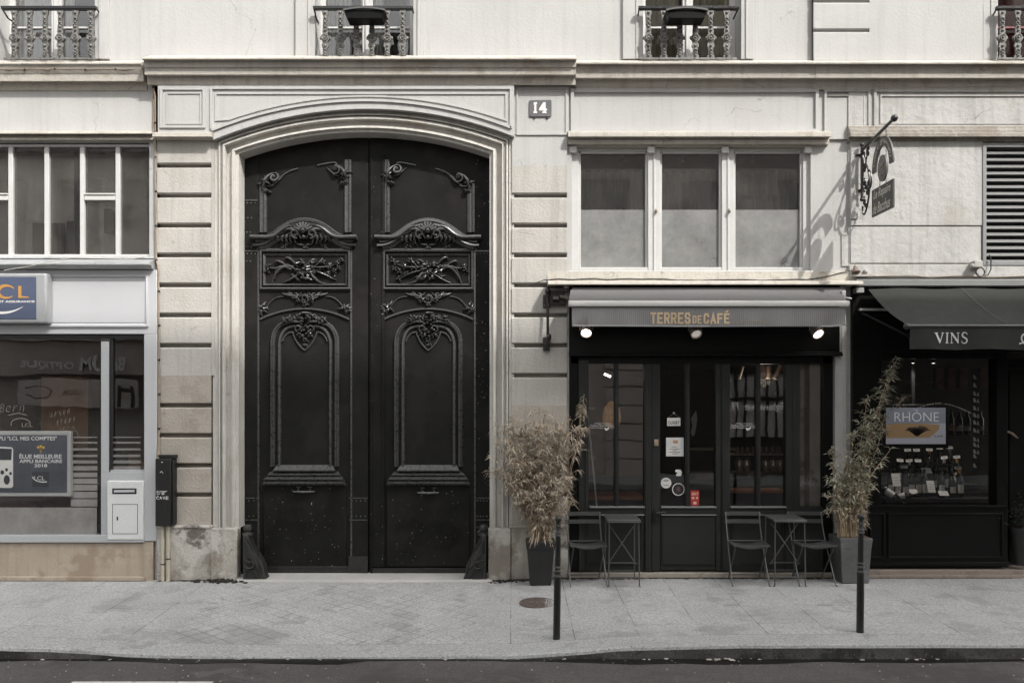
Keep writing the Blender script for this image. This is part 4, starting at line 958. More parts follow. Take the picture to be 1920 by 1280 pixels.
# ------------------------------------------------------------------ bank front
WOODW = mat('warm_wood_cabinet', (.22,.11,.045), .5, var=.25, scale=6)
bf = thing('bank_shopfront', 'white metal bank shopfront with tall glass panes', 'shop front', (wx(100),0,0))
BD = -.06
B = lambda mb,a,b,c,e,d0,d1,r=None: mb.pbox(a,b,c,e,d0,d1,ref=BD if r is None else r)
mb = MB(); B(mb,-700,506,294,626,BD,BD+.08); B(mb,270,626,294,1014,BD,BD+.10); mb2 = MB()
obj('fascia', mb, METALWHITE, bf, bevel=.006)
mb = MB(); panel_lines_d = BD
mb.strip([(91,518),(275,518),(275,609),(91,609)], 2.6, [(-1,0),(-.9,.016),(0,.022),(.6,.012),(1,0)], lambda x,y,h: Vector((wx(x,BD),BD-h,wz(y,BD))), closed=True); B(mb,94,522,272,605,BD-.006,BD+.01)
B(mb,-700,609,279,613,BD-.022,BD+.0)
obj('fascia_panel', mb, METALWHITE, bf, bevel=.003)
G1 = .0
mb = MB(); B(mb,-700,626,270,633,G1-.02,G1+.06); B(mb,184,632,189,1004,G1-.01,G1+.05); B(mb,187,634,204,1006,G1-.04,G1+.05); B(mb,204,632,207,886,G1-.01,G1+.05); B(mb,266,632,270,886,G1-.02,G1+.05)
obj('window_frame', mb, mat('dark_frame_gasket', (.03,.03,.03), .5), bf)
mb = MB(); B(mb,188,640,203,885,G1-.045,G1-.039); B(mb,188,885,270,1008,G1-.045,G1+.03); B(mb,-700,1003,271,1016,-.075,.05); B(mb,204,881,270,886,G1-.03,G1+.04)
obj('mullion', mb, GREYMETAL, bf, bevel=.004)
mb = MB(); mb.box(wx(-700),wx(186),G1+.015,G1+.023,wz(1006),wz(630)); mb.box(wx(203),wx(270),G1+.015,G1+.023,wz(888),wz(630)); obj('pane', mb, glass_mat('bank_glass', 1.8), bf)
FILM = glass_mat('pale_window_film', 1.4, frost=.92, film=(.30,.29,.275))
mb = MB(); gp = lambda x,y,h=0.: Vector((wx(x),G1+.010-h,wz(y)))
mb.slab([(-700,951),(181,951),(181,1001),(-700,1001)], gp, 0, .002)
ys_ = [(818.5,820.5),(828,831),(840,844),(852,856.5),(862.5,868.5),(873.5,881.5),(885.5,894),(897,906.5),(908.5,919.5),(921.5,933.5),(935.5,949)]
for a, b in ys_: mb.slab([(132,a),(182,a),(182,b),(132,b)], gp, 0, .002); 
for a, b in ys_[:6]: mb.slab([(209,a),(263,a),(263,b),(209,b)], gp, 0, .002)
obj('film_stripes', mb, FILM, bf)
SCR = mat('scratched_glass_mark', (.24,.21,.185), .8, bump=0)
mb = MB()
def stroke(mb, pts, w_, place, h=.001): mb.strip(pts, w_, [(-1,h),(1,h)], place)
rng = random.Random(3)
for word, x0, y0, s_, sl in (('SENER',93,783,8,-.22),('STEET',104,797,8,-.18),('DEGM',108,810,8.5,-.12)):
    q = MB()
    for i, ch in enumerate(word): q.text(ch, gp, (x0+i*s_, y0+sl*i*s_-9, x0+i*s_+s_*.7, y0+sl*i*s_-1), shear=.25, bold=-.022, h=.001)
    obj('scratched_tag', q, SCR, bf)
for i, ch in enumerate('Bern'): mb.text(ch, gp, (-2+i*12.5, 760-(i==0)*3, 7+i*12.5, 772), shear=.3, bold=-.024, h=.001)
stroke(mb, [(15,778),(34,774),(50,778)], .7, gp); stroke(mb, [(145,808),(146,818)], .5, gp)
obj('scratched_tag', mb, SCR, bf)
mb = MB(); stroke(mb, [(38+18*math.cos(a/10), 798-10*math.sin(a/10)-4) for a in range(-4,36)], .8, gp); mb.text('LCL', gp, (40,793,61,800), bold=.01, h=.001); obj('glass_logo', mb, SCR, bf)
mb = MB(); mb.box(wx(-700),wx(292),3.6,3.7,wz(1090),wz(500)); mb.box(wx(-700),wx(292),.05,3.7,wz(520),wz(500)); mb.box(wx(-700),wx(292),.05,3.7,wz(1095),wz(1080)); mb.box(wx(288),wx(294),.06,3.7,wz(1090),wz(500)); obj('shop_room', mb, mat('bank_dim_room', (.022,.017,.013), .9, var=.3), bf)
for a, b, dd, y0 in ((-60,18,.5,928),(22,60,.6,930),(63,110,.5,928)):
    mb = MB(); mb.box(wx(a),wx(b),dd,dd+.4,wz(1002),wz(y0)); obj('wood_cabinet', mb, WOODW, bf, bevel=.004)
mb = MB(); mb.box(wx(-80),wx(24),1.6,1.7,wz(860),wz(700)); obj('wood_panel', mb, WOODW, bf)
mb = MB(); mb.box(wx(256),wx(262),.5,.56,wz(850),wz(690)); obj('wood_post', mb, WOODW, bf)
mb = MB(); mb.box(wx(209),wx(230),.4,.6,wz(886),wz(855)); obj('wood_stool', mb, WOODW, bf)
mb = MB(); mb.box(wx(232),wx(270),.08,.3,wz(886),wz(878)); mb.box(wx(218),wx(230),.8,.9,wz(806),wz(801)); mb.box(wx(217),wx(230),.8,.9,wz(818),wz(811)); obj('white_papers', mb, PAPER, bf)
mb = MB(); mb.lathe([(.05,0),(.05,.02),(.012,.05),(.012,.08),(0,.1)], P(238,880,0,.35), 10); obj('figurine', mb, mat('orange_wood', (.5,.25,.1), .5), bf)
# projecting sign
t = thing('bank_sign', 'blue and grey projecting bank sign box with orange lettering', 'sign', (wx(20),-.16,wz(610)))
SD = -.19; mb = MB(); mb.pbox(-70,512,87,606,SD,BD,ref=SD); obj('box', mb, mat('sign_grey_metal', (.31,.32,.325), .4, var=.03, bump=0), t, bevel=.02, seg=3)
mb = MB(); sp = lambda x,y,h=0.: Vector((wx(x,SD),SD-.002-h,wz(y,SD)))
mb.slab([(-52,519),(68,519),(68,598),(-52,598)], sp, 0, .004); obj('face', mb, mat('sign_blue', (.072,.09,.145), .45, var=.05, bump=0), t)
mb = MB()
cpts = [(13+16*math.cos(a)*1.0, 547+11.5*math.sin(a)) for a in [(-.55-i*.26) for i in range(20)]]
cw = [1.0+2.6*math.sin(math.pi*i/19)**1.5 for i in range(20)]
mb.strip(cpts, cw, [(-1,.006),(1,.006)], sp)
mb.poly([(35,536),(41,536),(41,555),(54,556.5),(56,558.5),(35,558.5)], sp, .006); mb.poly([(-30,536),(-24,536),(-24,555),(-12,556.5),(-10,558.5),(-30,558.5)], sp, .006)
obj('lettering', mb, mat('sign_orange', (.46,.24,.06), .5, bump=0), t)
mb = MB(); mb.text('BANQUE ET ASSURANCE', sp, (-45,563.5,66,568), bold=.03, h=.006)
sw = [(x, 586-((x+2)/50.)**2*14+ (0)) for x in range(-44,48,4)]; sw = [(x, 573+13.5*(1-((x-5)/42.)**2)) for x in range(-36,47,4)]
mb.strip(sw, [.3+2.0*math.sin(math.pi*i/(len(sw)-1)) for i in range(len(sw))], [(-1,.006),(1,.006)], sp); obj('tagline', mb, WHITEINK, t)
# poster behind frame on the glass
PDK = mat('poster_dark', (.03,.031,.035), .6, bump=0)
t = thing('poster_frame', 'grey framed dark poster about a banking app on the bank glass', 'poster', (wx(50),-.05,wz(930)))
PD = -.05; mb = MB(); pp = lambda x,y,h=0.: Vector((wx(x,PD),PD+.02-h,wz(y,PD)))
mb.pbox(-150,808,132,930,PD,G1+.01,ref=PD); obj('frame', mb, mat('poster_frame_grey', (.30,.30,.29), .45, bump=0), t, bevel=.005)
mb = MB(); mb.slab([(-140,815),(126,815),(126,923),(-140,923)], pp, .021, .023); obj('poster', mb, mat('poster_night_blue', (.055,.060,.072), .5, var=.5, scale=1.6, bump=0), t)
mb = MB(); hh = .026
mb.text('ÉLUE MEILLEURE', pp, (37,849.5,116,859), bold=.02, h=hh); mb.text('APPLI BANCAIRE', pp, (37,860.8,117,867.3), bold=.02, h=hh); mb.text('2018', pp, (65,869.3,89,875.3), bold=.02, h=hh)
mb.text('APPLI "LCL MES COMPTES"', pp, (-14,817.5,107,825), bold=.02, h=hh); mb.text('LCL', pp, (65,892,84,899.5), h=hh)
mb.strip([(62+20*(1-math.cos(a/10))/1.0, 893+10*math.sin(a/10)) for a in range(0,20)], .9, [(-1,hh),(1,hh)], pp)
obj('lettering', mb, mat('poster_white', (.5,.5,.49), .6, bump=0), t)
mb = MB(); mb.slab([(-3,839),(0,837),(22,838),(25,841),(25,911),(22,914),(-1,914),(-3,911)], pp, .024, .026); obj('phone', mb, mat('poster_phone', (.50,.50,.48), .5, bump=0), t)
mb = MB()
mb.slab([(0,840),(23,841),(22,862),(0,862)], pp, .0265, .027)
obj('phone_screen', mb, PDK, t)
for c, r_ in (((5,885),3.6),((13,880),2.8),((20.5,887),2.6),((13.5,899),5.8)):
    mb = MB(); mb.disc(c, r_, pp, .0275, 16, r_*1.15 if r_ < 5 else 9); obj('phone_icon', mb, PDK, t)
mb = MB(); mb.slab([(61,884),(92,884),(92,912),(61,912)], pp, .0242, .025)
obj('card_picture', mb, PDK, t)
mb = MB()
for c in ((72,838),(77,836.5),(82,838.5),(77,843)): mb.disc(c, 2.6, pp, hh, 10)
mb.slab([(75.5,842),(78.5,842),(78.5,848),(75.5,848)], pp, .025, hh); obj('award_flower', mb, mat('poster_gold', (.40,.26,.06), .6, bump=0), t)
# deposit box
t = thing('deposit_box', 'white metal letter deposit box with a slot in the bank front', 'letter box', (wx(234),-.09,wz(1012)))
LD = -.085; mb = MB(); mb.pbox(200,901,269,1012,LD,G1-.04,ref=LD); obj('body', mb, mat('white_enamel_box', (.66,.67,.66), .35, var=.03, bump=.01), t, bevel=.012, seg=3)
mb = MB(); lp = lambda x,y,h=0.: Vector((wx(x,LD),LD-h,wz(y,LD)))
mb.slab([(210.5,915),(256,915),(256,925.5),(210.5,925.5)], lp, .0, .003); mb.slab([(219,968),(221.5,968),(221.5,975),(219,975)], lp, 0, .003)
mb.strip([(211,945),(258,945),(258,1000),(211,1000)], .5, [(-1,.001),(1,.001)], lp, closed=True); obj('slot', mb, INK, t)
mb = MB(); mb.slab([(214.5,918),(253,917.5),(253,922),(214.5,922.5)], lp, .004, .012); obj('slot_flap', mb, METALWHITE, t)
# electrical box and pipes
t = thing('electrical_box', 'tall black electrical cabinet beside the bank, sprayed with white tags', 'electrical box', (wx(308),-.15,wz(986)))
ED = -.15; mb = MB(); mb.pbox(291,860,320,986,ED,-.02,ref=ED); mb.box(wx(320,ED),wx(320,ED)+.018,ED+.03,-.02,wz(984,ED),wz(862,ED)); mb.pbox(292,853,325,860,ED+.04,-.02,ref=ED); obj('cabinet', mb, mat('scuffed_black_box', (.011,.0105,.0105), .5, var=.3, scale=9, bump=.15, stain=((.09,.07,.065), 7., .66, .6)), t, bevel=.006)
mb = MB(); ep = lambda x,y,h=0.: Vector((wx(x,ED),ED-.001-h,wz(y,ED)))
rng = random.Random(9)
for k in range(9): stroke(mb, [(292+rng.uniform(0,24), 919+rng.uniform(0,9)), (292+rng.uniform(0,24), 919+rng.uniform(0,9)), (294+rng.uniform(0,22), 919+rng.uniform(0,9))], .45, ep)
for i, ch in enumerate('CAVE'): mb.text(ch, ep, (293+i*6, 930, 298+i*6, 936), bold=.01, h=.001)
mb.disc((304,866),1.6,ep,.001,8,.9); stroke(mb, [(300,886),(303,883),(306,887)], .4, ep)
obj('tag', mb, WHITEINK, t)
for x, lab in ((305,'cream pipe below the electrical box, nearer the bank'),(315.5,'cream pipe below the electrical box, nearer the arch')):
    t = thing('pipe', lab, 'pipe', (wx(x),-.06,0), group='pipes under the electrical box')
    mb = MB(); mb.tube([P(x,984,-.07),P(x,1090,-.07)], .021, 10); obj('tube', mb, mat('cream_pipe', (.46,.42,.34), .6, var=.15, scale=6, stain=((.2,.16,.12), 9., .62, .7)), t)
    mb = MB(); 
    for y in ((1058,) if x < 310 else (1048,)): mb.lathe([(.024,0),(.024,.012)], P(x,y,-.07), 10)
    obj('clip', mb, INK, t)
# cables
def cable(label, pts, r=.007, m=CABLE, clips=True, cat='cable'):
    mb = MB(); mb.tube(pts, r, 6); t = thing('cable', label, cat, pts[0]); obj('wire', mb, m, t)
    if clips:
        mb = MB()
        for i in range(2, len(pts)-1, 4): mb.ball(pts[i], r*1.7, r*1.5, r*1.7, 8, 5)
        obj('cable_clip', mb, CABLEDARK, t)
    return t
rng = random.Random(8); jy = lambda a: a+rng.uniform(-.6,.6)
cable('thin cable pinned along the cornice above the bank', [P(x,jy(139+ (x%37)*.03),0,-.135) for x in range(-80,262,14)]+[P(272,139,0,-.13),P(283,142,0,-.09)])
cable('pair of painted cables running down beside the first pier', [P(283,142,0,-.10),P(291,150,0,-.09),P(293,168,0,-.07)]+[P(294+ (y-168)*.006+rng.uniform(-.5,.5),y,0,-.04) for y in range(185,490,16)]+[P(300,497,0,-.06)]+[P(301+(y>600)*.8+rng.uniform(-.4,.4),y,0,-.048) for y in range(515,845,16)]+[P(303,852,0,-.08),P(306,858,0,-.12)], .009)
cable('short painted cable clipped beside the pier joint', [P(290+rng.uniform(-.5,.5),y,0,-.02) for y in range(165,262,12)]+[P(296,300,0,-.04)], .012, CABLE, False)
cable('loose thin wires crossing the zinc ledge over the bank', [P(285,487,0,-.19),P(262,491,0,-.19),P(200,490,0,-.2),P(150,489,0,-.2),P(110,497,0,-.21),P(70,506,0,-.21),P(30,512,0,-.205)], .004, mat('pale_wire', (.5,.47,.43), .6), False)
cable('dark wire stapled under the café mezzanine sill', [P(1003,532,0,-.04),P(1020,526,0,-.05)]+[P(1026+ i*22, 524+rng.uniform(-1,2)+ (2 if 10<i<20 else 0),0,-.05) for i in range(23)]+[P(1545,520,0,-.045),P(1575,512,0,-.04),P(1590,509,0,-.045)], .0045, CABLEDARK, False)
cable('thin wire running over the render above the wine shop', [P(1592,508,0,-.05),P(1610,516,0,-.05),P(1640,519,0,-.05),P(1700,517,0,-.05),P(1740,521,0,-.05),P(1790,518,0,-.05),P(1860,521,0,-.05),P(1925,518,0,-.05)], .0045, CABLE, False)
# ------------------------------------------------------------------ café front
cf = thing('cafe_shopfront', 'charcoal painted café shopfront with tall narrow panes and a glazed door', 'shop front', (wx(1310),0,wz(1070)))
CD = -.045
C = lambda mb,a,b,c,e,d0,d1: mb.pbox(a,b,c,e,d0,d1,ref=-.03)
mb = MB(); C(mb,1067,536,1572,664,-.07,.06); C(mb,1066,660,1575,664,-.10,-.07); C(mb,1066,664,1575,668,-.115,-.06); C(mb,1070,668,1560,682,-.03,.06)
obj('fascia', mb, SHOPBLACK, cf, bevel=.004)
mb = MB()
posts = [(1068,1085,SHOPBLACK,-.03),(1085,1104,SHOPGREY,CD),(1208,1222,SHOPGREY,CD),(1222,1238,SHOPGREY,CD+.006),(1342,1352,SHOPGREY,CD+.006),(1352,1369,SHOPGREY,CD),(1473,1500,SHOPGREY,CD),(1542,1562,SHOPBLACK,-.03)]
for a,b,m_,d in posts:
    if m_ is SHOPGREY: C(mb,a,682 if a>1100 else 675,b-.6,1070,d,.06)
for a,b in ((1104,1208),(1238,1342),(1369,1473)): C(mb,a,950,b,963,CD+.004,.06)
for a in (1152,1285,1418): C(mb,a,682,a+8,950,CD+.012,.05); C(mb,a+2.5,682,a+5.5,950,CD+.002,CD+.012)
for a,b in ((1210,1213),(1486,1489),(1354,1356.5),(1097,1100)): C(mb,a,682,b,1068,CD-.008,CD)
obj('frame', mb, SHOPGREY, cf, bevel=.004)
for q_ in ((1068,668,1085,1072),(1543,668,1562,1072)):
    mb = MB(); C(mb,*q_,-.03,.06); obj('corner_post', mb, SHOPBLACK, cf, bevel=.004)
for a,b in ((1096,1207),(1369,1473)):
    mb = MB(); C(mb,a,963,b,1070,CD+.012,.06); mb.strip([(a+4,967),(b-4,967),(b-4,1056),(a+4,1056)], 1.4, [(-1,0),(-.6,.012),(.6,.012),(1,0)], lambda x,y,h: Vector((wx(x,-.03),CD+.012-h,wz(y,-.03))), closed=True)
    obj('stall_panel', mb, SHOPGREY, cf)
mb = MB(); C(mb,1500,950,1543,1070,CD+.01,.06); obj('stall_panel', mb, SHOPGREY, cf)
mb = MB(); C(mb,1238,963,1342,1068,CD+.014,.06); C(mb,1241,968,1340,1058,CD,CD+.014); dr = obj('door', mb, SHOPGREY, cf, bevel=.006)
mb = MB(); C(mb,1225,955,1232,977,-.07,CD); mb.tube([P(1229,960,-.03,-.06),P(1229,960,-.03,-.10),P(1246,958,-.03,-.105)], .010); mb.ball(P(1229,972,-.03,-.075),.012); obj('handle', mb, BLACKIRON, dr, bevel=.003)
mb = MB(); C(mb,1226,823,1234,835,-.055,CD); mb.lathe([(.018,0),(.015,.02)], P(1230,829,-.03,-.05), 10, axis=(0,-1,0)); obj('lock', mb, mat('brass_lock', (.45,.36,.27), .4, metal=.5), dr)
mb = MB()
for a,b in ((1105,1208),(1239,1342),(1369,1473)):
    C(mb,a,948.5,b,951,CD-.014,CD+.03); C(mb,a+1,963.5,b,965,CD-.016,CD+.01)
obj('bottom_bead', mb, mat('pale_edge_paint', (.24,.245,.24), .35, bump=0), cf)
mb = MB()
for a,b in ((1104,1208),(1238,1342),(1369,1473),(1500,1543)): mb.box(wx(a-2,0), wx(b+2,0), .005, .012, wz(955), wz(676))
obj('pane', mb, GLASS, cf)
mb = MB(); mb.box(wx(1064),wx(1566),-.07,.3,ground(1.5,0)-.02,wz(1071)); obj('doorstep', mb, mat('cafe_doorstep_stone', (.36,.32,.27), .75, var=.15, scale=4, bump=.2, stain=((.2,.17,.13), 5., .55, .6)), cf, bevel=.008)
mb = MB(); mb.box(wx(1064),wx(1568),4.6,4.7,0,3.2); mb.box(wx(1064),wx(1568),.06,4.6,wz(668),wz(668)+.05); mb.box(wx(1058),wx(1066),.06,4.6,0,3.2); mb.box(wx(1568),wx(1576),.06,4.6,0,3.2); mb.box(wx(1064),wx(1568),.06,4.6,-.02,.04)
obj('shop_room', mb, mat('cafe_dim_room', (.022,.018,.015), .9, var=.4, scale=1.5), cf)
mb = MB(); mb.box(wx(1521),wx(1552),.05,.30,wz(1000),wz(668)); mb.box(wx(1499),wx(1524),.22,.28,wz(1000),wz(668)); obj('stone_reveal', mb, mat('peeling_reveal_plaster', (.74,.68,.60), .85, var=.15, scale=4, bump=.4, stain=[((.42,.33,.26), 3., .56, .8),((.20,.14,.11), 6., .68, .8)]), cf)
mb = MB()
for k in range(5): mb.box(wx(1104),wx(1150),2.+0,2.3,.45+.32*k,.48+.32*k)
mb.box(wx(1365),wx(1480),1.6,2.1,wz(893,1.6)-.03,wz(893,1.6)+.03); mb.box(wx(1365),wx(1478),1.9,2.1,wz(842,1.9)-.012,wz(842,1.9)+.012); obj('shelf', mb, mat('cafe_shelf_wood', (.17,.14,.115), .5), cf)
mb = MB(); mb.pbox(1104,929,1206,937,.30,.75); mb.pbox(1372,919,1474,924,.5,.8); obj('table_board', mb, mat('cafe_wood_lamp_glow', (.42,.15,.045), .35, var=.2, scale=8), cf, bevel=.006)  # bright orange colour stands for lamp glow on the wood edge
t = thing('pendant_lamp', 'woven wicker pendant lamp hanging inside the café window', 'lamp', P(1143,800,0,.6))
mb = MB(); c = P(1147,781,.6); mb.lathe([(.03,.17),(.085,.10),(.105,.0),(.10,-.06),(.07,-.11)], c, 18); obj('shade', mb, mat('wicker', (.36,.23,.12), .8, var=.35, scale=30, bump=.6, bscale=120, emit=((.36,.2,.09),.10)), t)
mb = MB(); mb.tube([c+Vector((0,0,.16)), Vector((c.x,c.y,wz(668)))], .004); obj('cord', mb, CABLEDARK, t)
t = thing('tube_lamp', 'small lit tube lamp glowing near the café ceiling', 'lamp', P(1140,705,.9))
mb = MB(); mb.tube([P(1133,701,.9),P(1145,706,.9)], .012); obj('tube', mb, emit_mat('lit_tube', (1,.9,.75), 4.), t); mb = MB(); mb.tube([P(1133,701,.9),Vector((wx(1133,.9),.9,wz(668)))], .004); obj('cord', mb, CABLEDARK, t)
def jar(px, py, d, h, r, m, lab, grp):
    t = thing('storage_jar', lab, 'jar', P(px,py,d), group=grp); s_ = (D+d)/F
    mb = MB(); mb.lathe([(r*s_*.9,0),(r*s_,.1*h*s_),(r*s_,.75*h*s_),(r*s_*.8,.85*h*s_)], P(px,py,d), 12); obj('body', mb, m, t); mb = MB(); mb.lathe([(r*s_*.85,.85*h*s_),(r*s_*.85,h*s_)], P(px,py,d), 12); obj('lid', mb, BLACKIRON, t)
JM = mat('steel_jar', (.45,.42,.38), .3, metal=.8, var=.1); JD = mat('dark_jar', (.07,.055,.045), .3)
for x in (1386,1400,1436,1450,1463): jar(x, 884, 1.4, 26, 6.5, JM, 'shiny steel jar on the long café shelf', 'steel jars on the café shelf')
for x in (1382,1391,1401,1412,1427,1438,1449,1460): jar(x, 851, 1.45, 14, 4, JD, 'small dark jar in the row above the steel jars', 'dark jars in the café')
mb = MB(); mb.box(wx(1365,1.38),wx(1478,1.38),1.5,1.65,wz(886,1.4)-.03,wz(886,1.4)); mb.box(wx(1365,1.38),wx(1478,1.38),1.55,1.7,wz(851,1.45)-.02,wz(851,1.45)); obj('display_shelf', mb, mat('lit_shelf', (.28,.25,.22), .5), cf)
t = thing('white_pole', 'thin white pole leaning inside the first café pane', 'pole', P(1118,950,.03)); mb = MB(); mb.tube([P(1105,803,.05),P(1119,949,.03)], .009, 8); obj('shaft', mb, WHITEINK, t); mb = MB(); mb.ball(P(1105,802,.05), .013); obj('tip', mb, BLACKIRON, t)
for px, py, q, lab in ((1386,700,-8,'dim cylindrical ceiling spot nearest the café door'),(1430,698,3,'cylindrical ceiling spot behind the right café pane, upright'),(1442,695,0,'second upright ceiling spot in the café'),(1458,704,-14,'tilted ceiling spot farthest from the café door')):
    t = thing('ceiling_spot', lab, 'lamp', P(px,py,.9)); mb = MB(); mb.tube([P(px-q*.5,686,.9),P(px+q*.4,710,.9)], .035, 12); obj('can', mb, mat('dim_spot_can', (.22,.17,.14), .5), t)
    mb = MB(); mb.tube([P(px-q*.5,686,.9),Vector((wx(px-q*.5,.9),.9,wz(668)))], .006); obj('stem', mb, BLACKIRON, t)
l = bpy.data.lights.new('cafe_lamp', 'POINT'); l.energy = 2.5; l.shadow_soft_size = .08; l.color = (1,.82,.62); o = bpy.data.objects.new('cafe_lamp', l); COL.objects.link(o); o.location = P(1432,712,.9)
# papers and stickers on the glass
gz = -.0
cp = lambda x,y,h=0.: Vector((wx(x,0),.004-h,wz(y,0)))
def sticker(name, label, cat, build, m, parts=()):
    mb = MB(); build(mb); o = obj(name, mb, m); tag(o, label, cat)
    for pn, pb, pm in parts:
        q = MB(); pb(q); obj(pn, q, pm, o)
    return o
rect = lambda a,b,c,e,h0=.0,h1=.0015: (lambda mb: mb.slab([(a,b),(c,b),(c,e),(a,e)], cp, h0, h1))
def lines(rows, x0, x1, h):
    def f(mb):
        for y, a, b in rows: mb.slab([(x0+(x1-x0)*a,y),(x0+(x1-x0)*b,y),(x0+(x1-x0)*b,y+.9),(x0+(x1-x0)*a,y+.9)], cp, h, h+.0005)
    return f
sticker('open_sign', 'small white OUVERT sign hung on the café door', 'sign', rect(1251,783,1276,798), PAPER, [('lettering', lambda mb: mb.text('OUVERT', cp, (1253,789,1274,796), bold=.02, h=.002), INK), ('hanger', lambda mb: (mb.tube([cp(1252,783,.001),cp(1263.5,775,.002),cp(1275,783,.001)], .0015), mb.ball(cp(1263.5,774,.004), .012)), mat('clear_hook', (.3,.3,.3), .3))])
sticker('paper_notice', 'white paper notice with an orange stamp on the café door', 'notice', rect(1249,820,1282,855), PAPER, [('stamp', rect(1262,825,1271,831,.0015,.002), mat('orange_stamp', (.45,.25,.16), .7)), ('print', lines([(837,.3,.6),(841,.2,.75),(844,.35,.6),(847,.2,.8),(850,.35,.65)],1249,1282,.0017), INK)])
sticker('round_sticker', 'plain pale round sticker low on the café door', 'sticker', lambda mb: mb.slab([(1249+10*math.cos(k*.314),905+10*math.sin(k*.314)) for k in range(20)], cp, 0, .0012), PAPER, [('print', lines([(899,.2,.8),(901,.25,.7),(909,.2,.8)],1240,1258,.0014), INK)])
sticker('round_sticker', 'round black sticker with a white ring on the café door', 'sticker', lambda mb: mb.slab([(1272+12*math.cos(k*.2618),917+12*math.sin(k*.2618)) for k in range(24)], cp, 0, .0012), INK, [('ring', lambda mb: mb.strip([(1272+11*math.cos(k*.2618),917+11*math.sin(k*.2618)) for k in range(24)], .7, [(-1,.0016),(1,.0016)], cp, closed=True), WHITEINK), ('emblem', lambda mb: mb.slab([(1270,912),(1275,913),(1276,919),(1272,922),(1268,918)], cp, .0013, .0018), mat('plum_ink', (.12,.05,.06), .6))])
sticker('shaped_sticker', 'small white letter shaped sticker above the round stickers', 'sticker', lambda mb: (mb.slab([(1267,880),(1276,880),(1279,885),(1277,892),(1268,892),(1268,888),(1272,886),(1266,884)], cp, 0, .0012)), WHITEINK)
sticker('guide_sticker', 'red 2017 guide sticker in the corner of the café door', 'sticker', lambda mb: mb.slab([(1295,919),(1311,919),(1311,946),(1303,951),(1295,946)], cp, 0, .0012), mat('sticker_red', (.38,.035,.03), .5, bump=0), [('lettering', lambda mb: (mb.text('2017', cp, (1296.5,923,1309.5,928), bold=.03, h=.0018), mb.slab([(1297,931),(1302,931),(1302,935),(1297,935)],cp,.0013,.0018), mb.disc((1307,933),2.2,cp,.0018,10), mb.slab([(1300,940),(1306,940),(1306,945),(1300,945)],cp,.0013,.0018)), mat('sticker_cream', (.6,.5,.4), .6, bump=0))])
sticker('cream_drawing', 'pale drawing of a coffee branch stuck inside the café door pane', 'sticker', lambda mb: (mb.slab([(1303,773),(1306,769),(1308,785),(1306,800),(1303,815),(1299,818),(1296,810),(1299,798),(1296,785),(1300,778)], cp, -.012, -.0105)), mat('grey_drawing', (.33,.33,.31), .8))
def awards(x0):
    def f(mb):
        mb.text('# Meilleur Torréfacteur', cp, (x0+10,792,x0+41,795), h=.001); mb.text('Meilleure Maison Artisanale', cp, (x0+2,796,x0+46,799), h=.001); mb.text('Cafés Français', cp, (x0,800,x0+26,803.5), h=.001)
        mb.slab([(x0+28,801),(x0+33,803),(x0+38,799),(x0+37,804),(x0+32,807.5),(x0+29,805)], cp, 0, .001)
        mb.text('2018', cp, (x0+39.5,800,x0+46,803), h=.001)
    return f
sticker('window_lettering', 'small white award lettering on the café pane behind the bamboo', 'lettering', awards(1105), WHITEINK)
sticker('window_lettering', 'small white award lettering on the café pane with the bars', 'lettering', awards(1370), WHITEINK)
# awning
t = thing('cafe_awning', 'grey rolled café awning with tan lettering on its valance', 'awning', P(1328,545,0,0))
AD = -.46
mb = MB(); n = 30
for i in range(n):                                         # sloping roll of canvas
    a0, a1 = i/n, (i+1)/n
    q = []
    for u, (py, d, x0, x1) in ((a0,(543,-.20,1070,1579)),(a1,(543,-.20,1070,1579)),(a1,(566,AD,1066,1586)),(a0,(566,AD,1066,1586))): q.append(Vector((wx(x0+(x1-x0)*u,d), d, wz(py,d)-.004*math.sin(u*9))))
    mb.quad(*q)
mb.box(wx(1072,-.1),wx(1578,-.1),-.2,-.04,wz(560,-.12),wz(541,-.12)); obj('canvas', mb, AWNGREY, t)
mb = MB(); z0, z1 = wz(574.5,AD), wz(565,AD); pr = [(AD+.03,z1),(AD-.01,z1+.006),(AD-.035,z1-.004),(AD-.04,z0+.02),(AD-.032,z0),(AD+.03,z0)]
a = [Vector((wx(1066,AD),y,z)) for y,z in pr]; b = [Vector((wx(1590,AD),y,z)) for y,z in pr]; k_ = len(pr); mb.add(a+b, [tuple(range(k_)), tuple(range(2*k_-1,k_-1,-1))]+[(i,(i+1)%k_,k_+(i+1)%k_,k_+i) for i in range(k_)])
obj('front_bar', mb, mat('awning_bar_enamel', (.62,.61,.59), .4, var=.05, stain=((.42,.38,.34), 12., .64, .6)), t)
def vwave(x, y): 
    k = (y-577)/35.
    w_ = .004*math.sin(x*.9)*.4+.010*k*math.sin(x*.021)+.006*k*math.sin(x*.11+1)
    if x > 1500: w_ += .02*k*math.sin((x-1500)*.06+y*.08)*((x-1500)/85.)
    if x < 1100: w_ += .015*k*math.sin((x-1071)*.12+y*.1)
    return w_
VP = lambda x,y,h=0.: Vector((wx(x,AD), AD-.015+vwave(x,y)-h, wz(y,AD)))
mb = MB(); nx, ny = 170, 6
for j in range(ny+1):
    for i in range(nx+1):
        x = 1072+(1584-1072)*i/nx; y = 576+36.5*j/ny
        if j == ny: y += .5*math.sin(x*.02)-(2.0*max(0,(x-1560)/24)**2)
        mb.v.append(VP(x,y))
for j in range(ny):
    for i in range(nx): a = j*(nx+1)+i; mb.f.append((a,a+1,a+nx+2,a+nx+1))
mb2 = MB()
vm = mat('valance_canvas_with_fold_shade', (.235,.23,.228), .85, var=.05, scale=3, fine=.05, fscale=150, bump=.1, bscale=130, spec=.2)
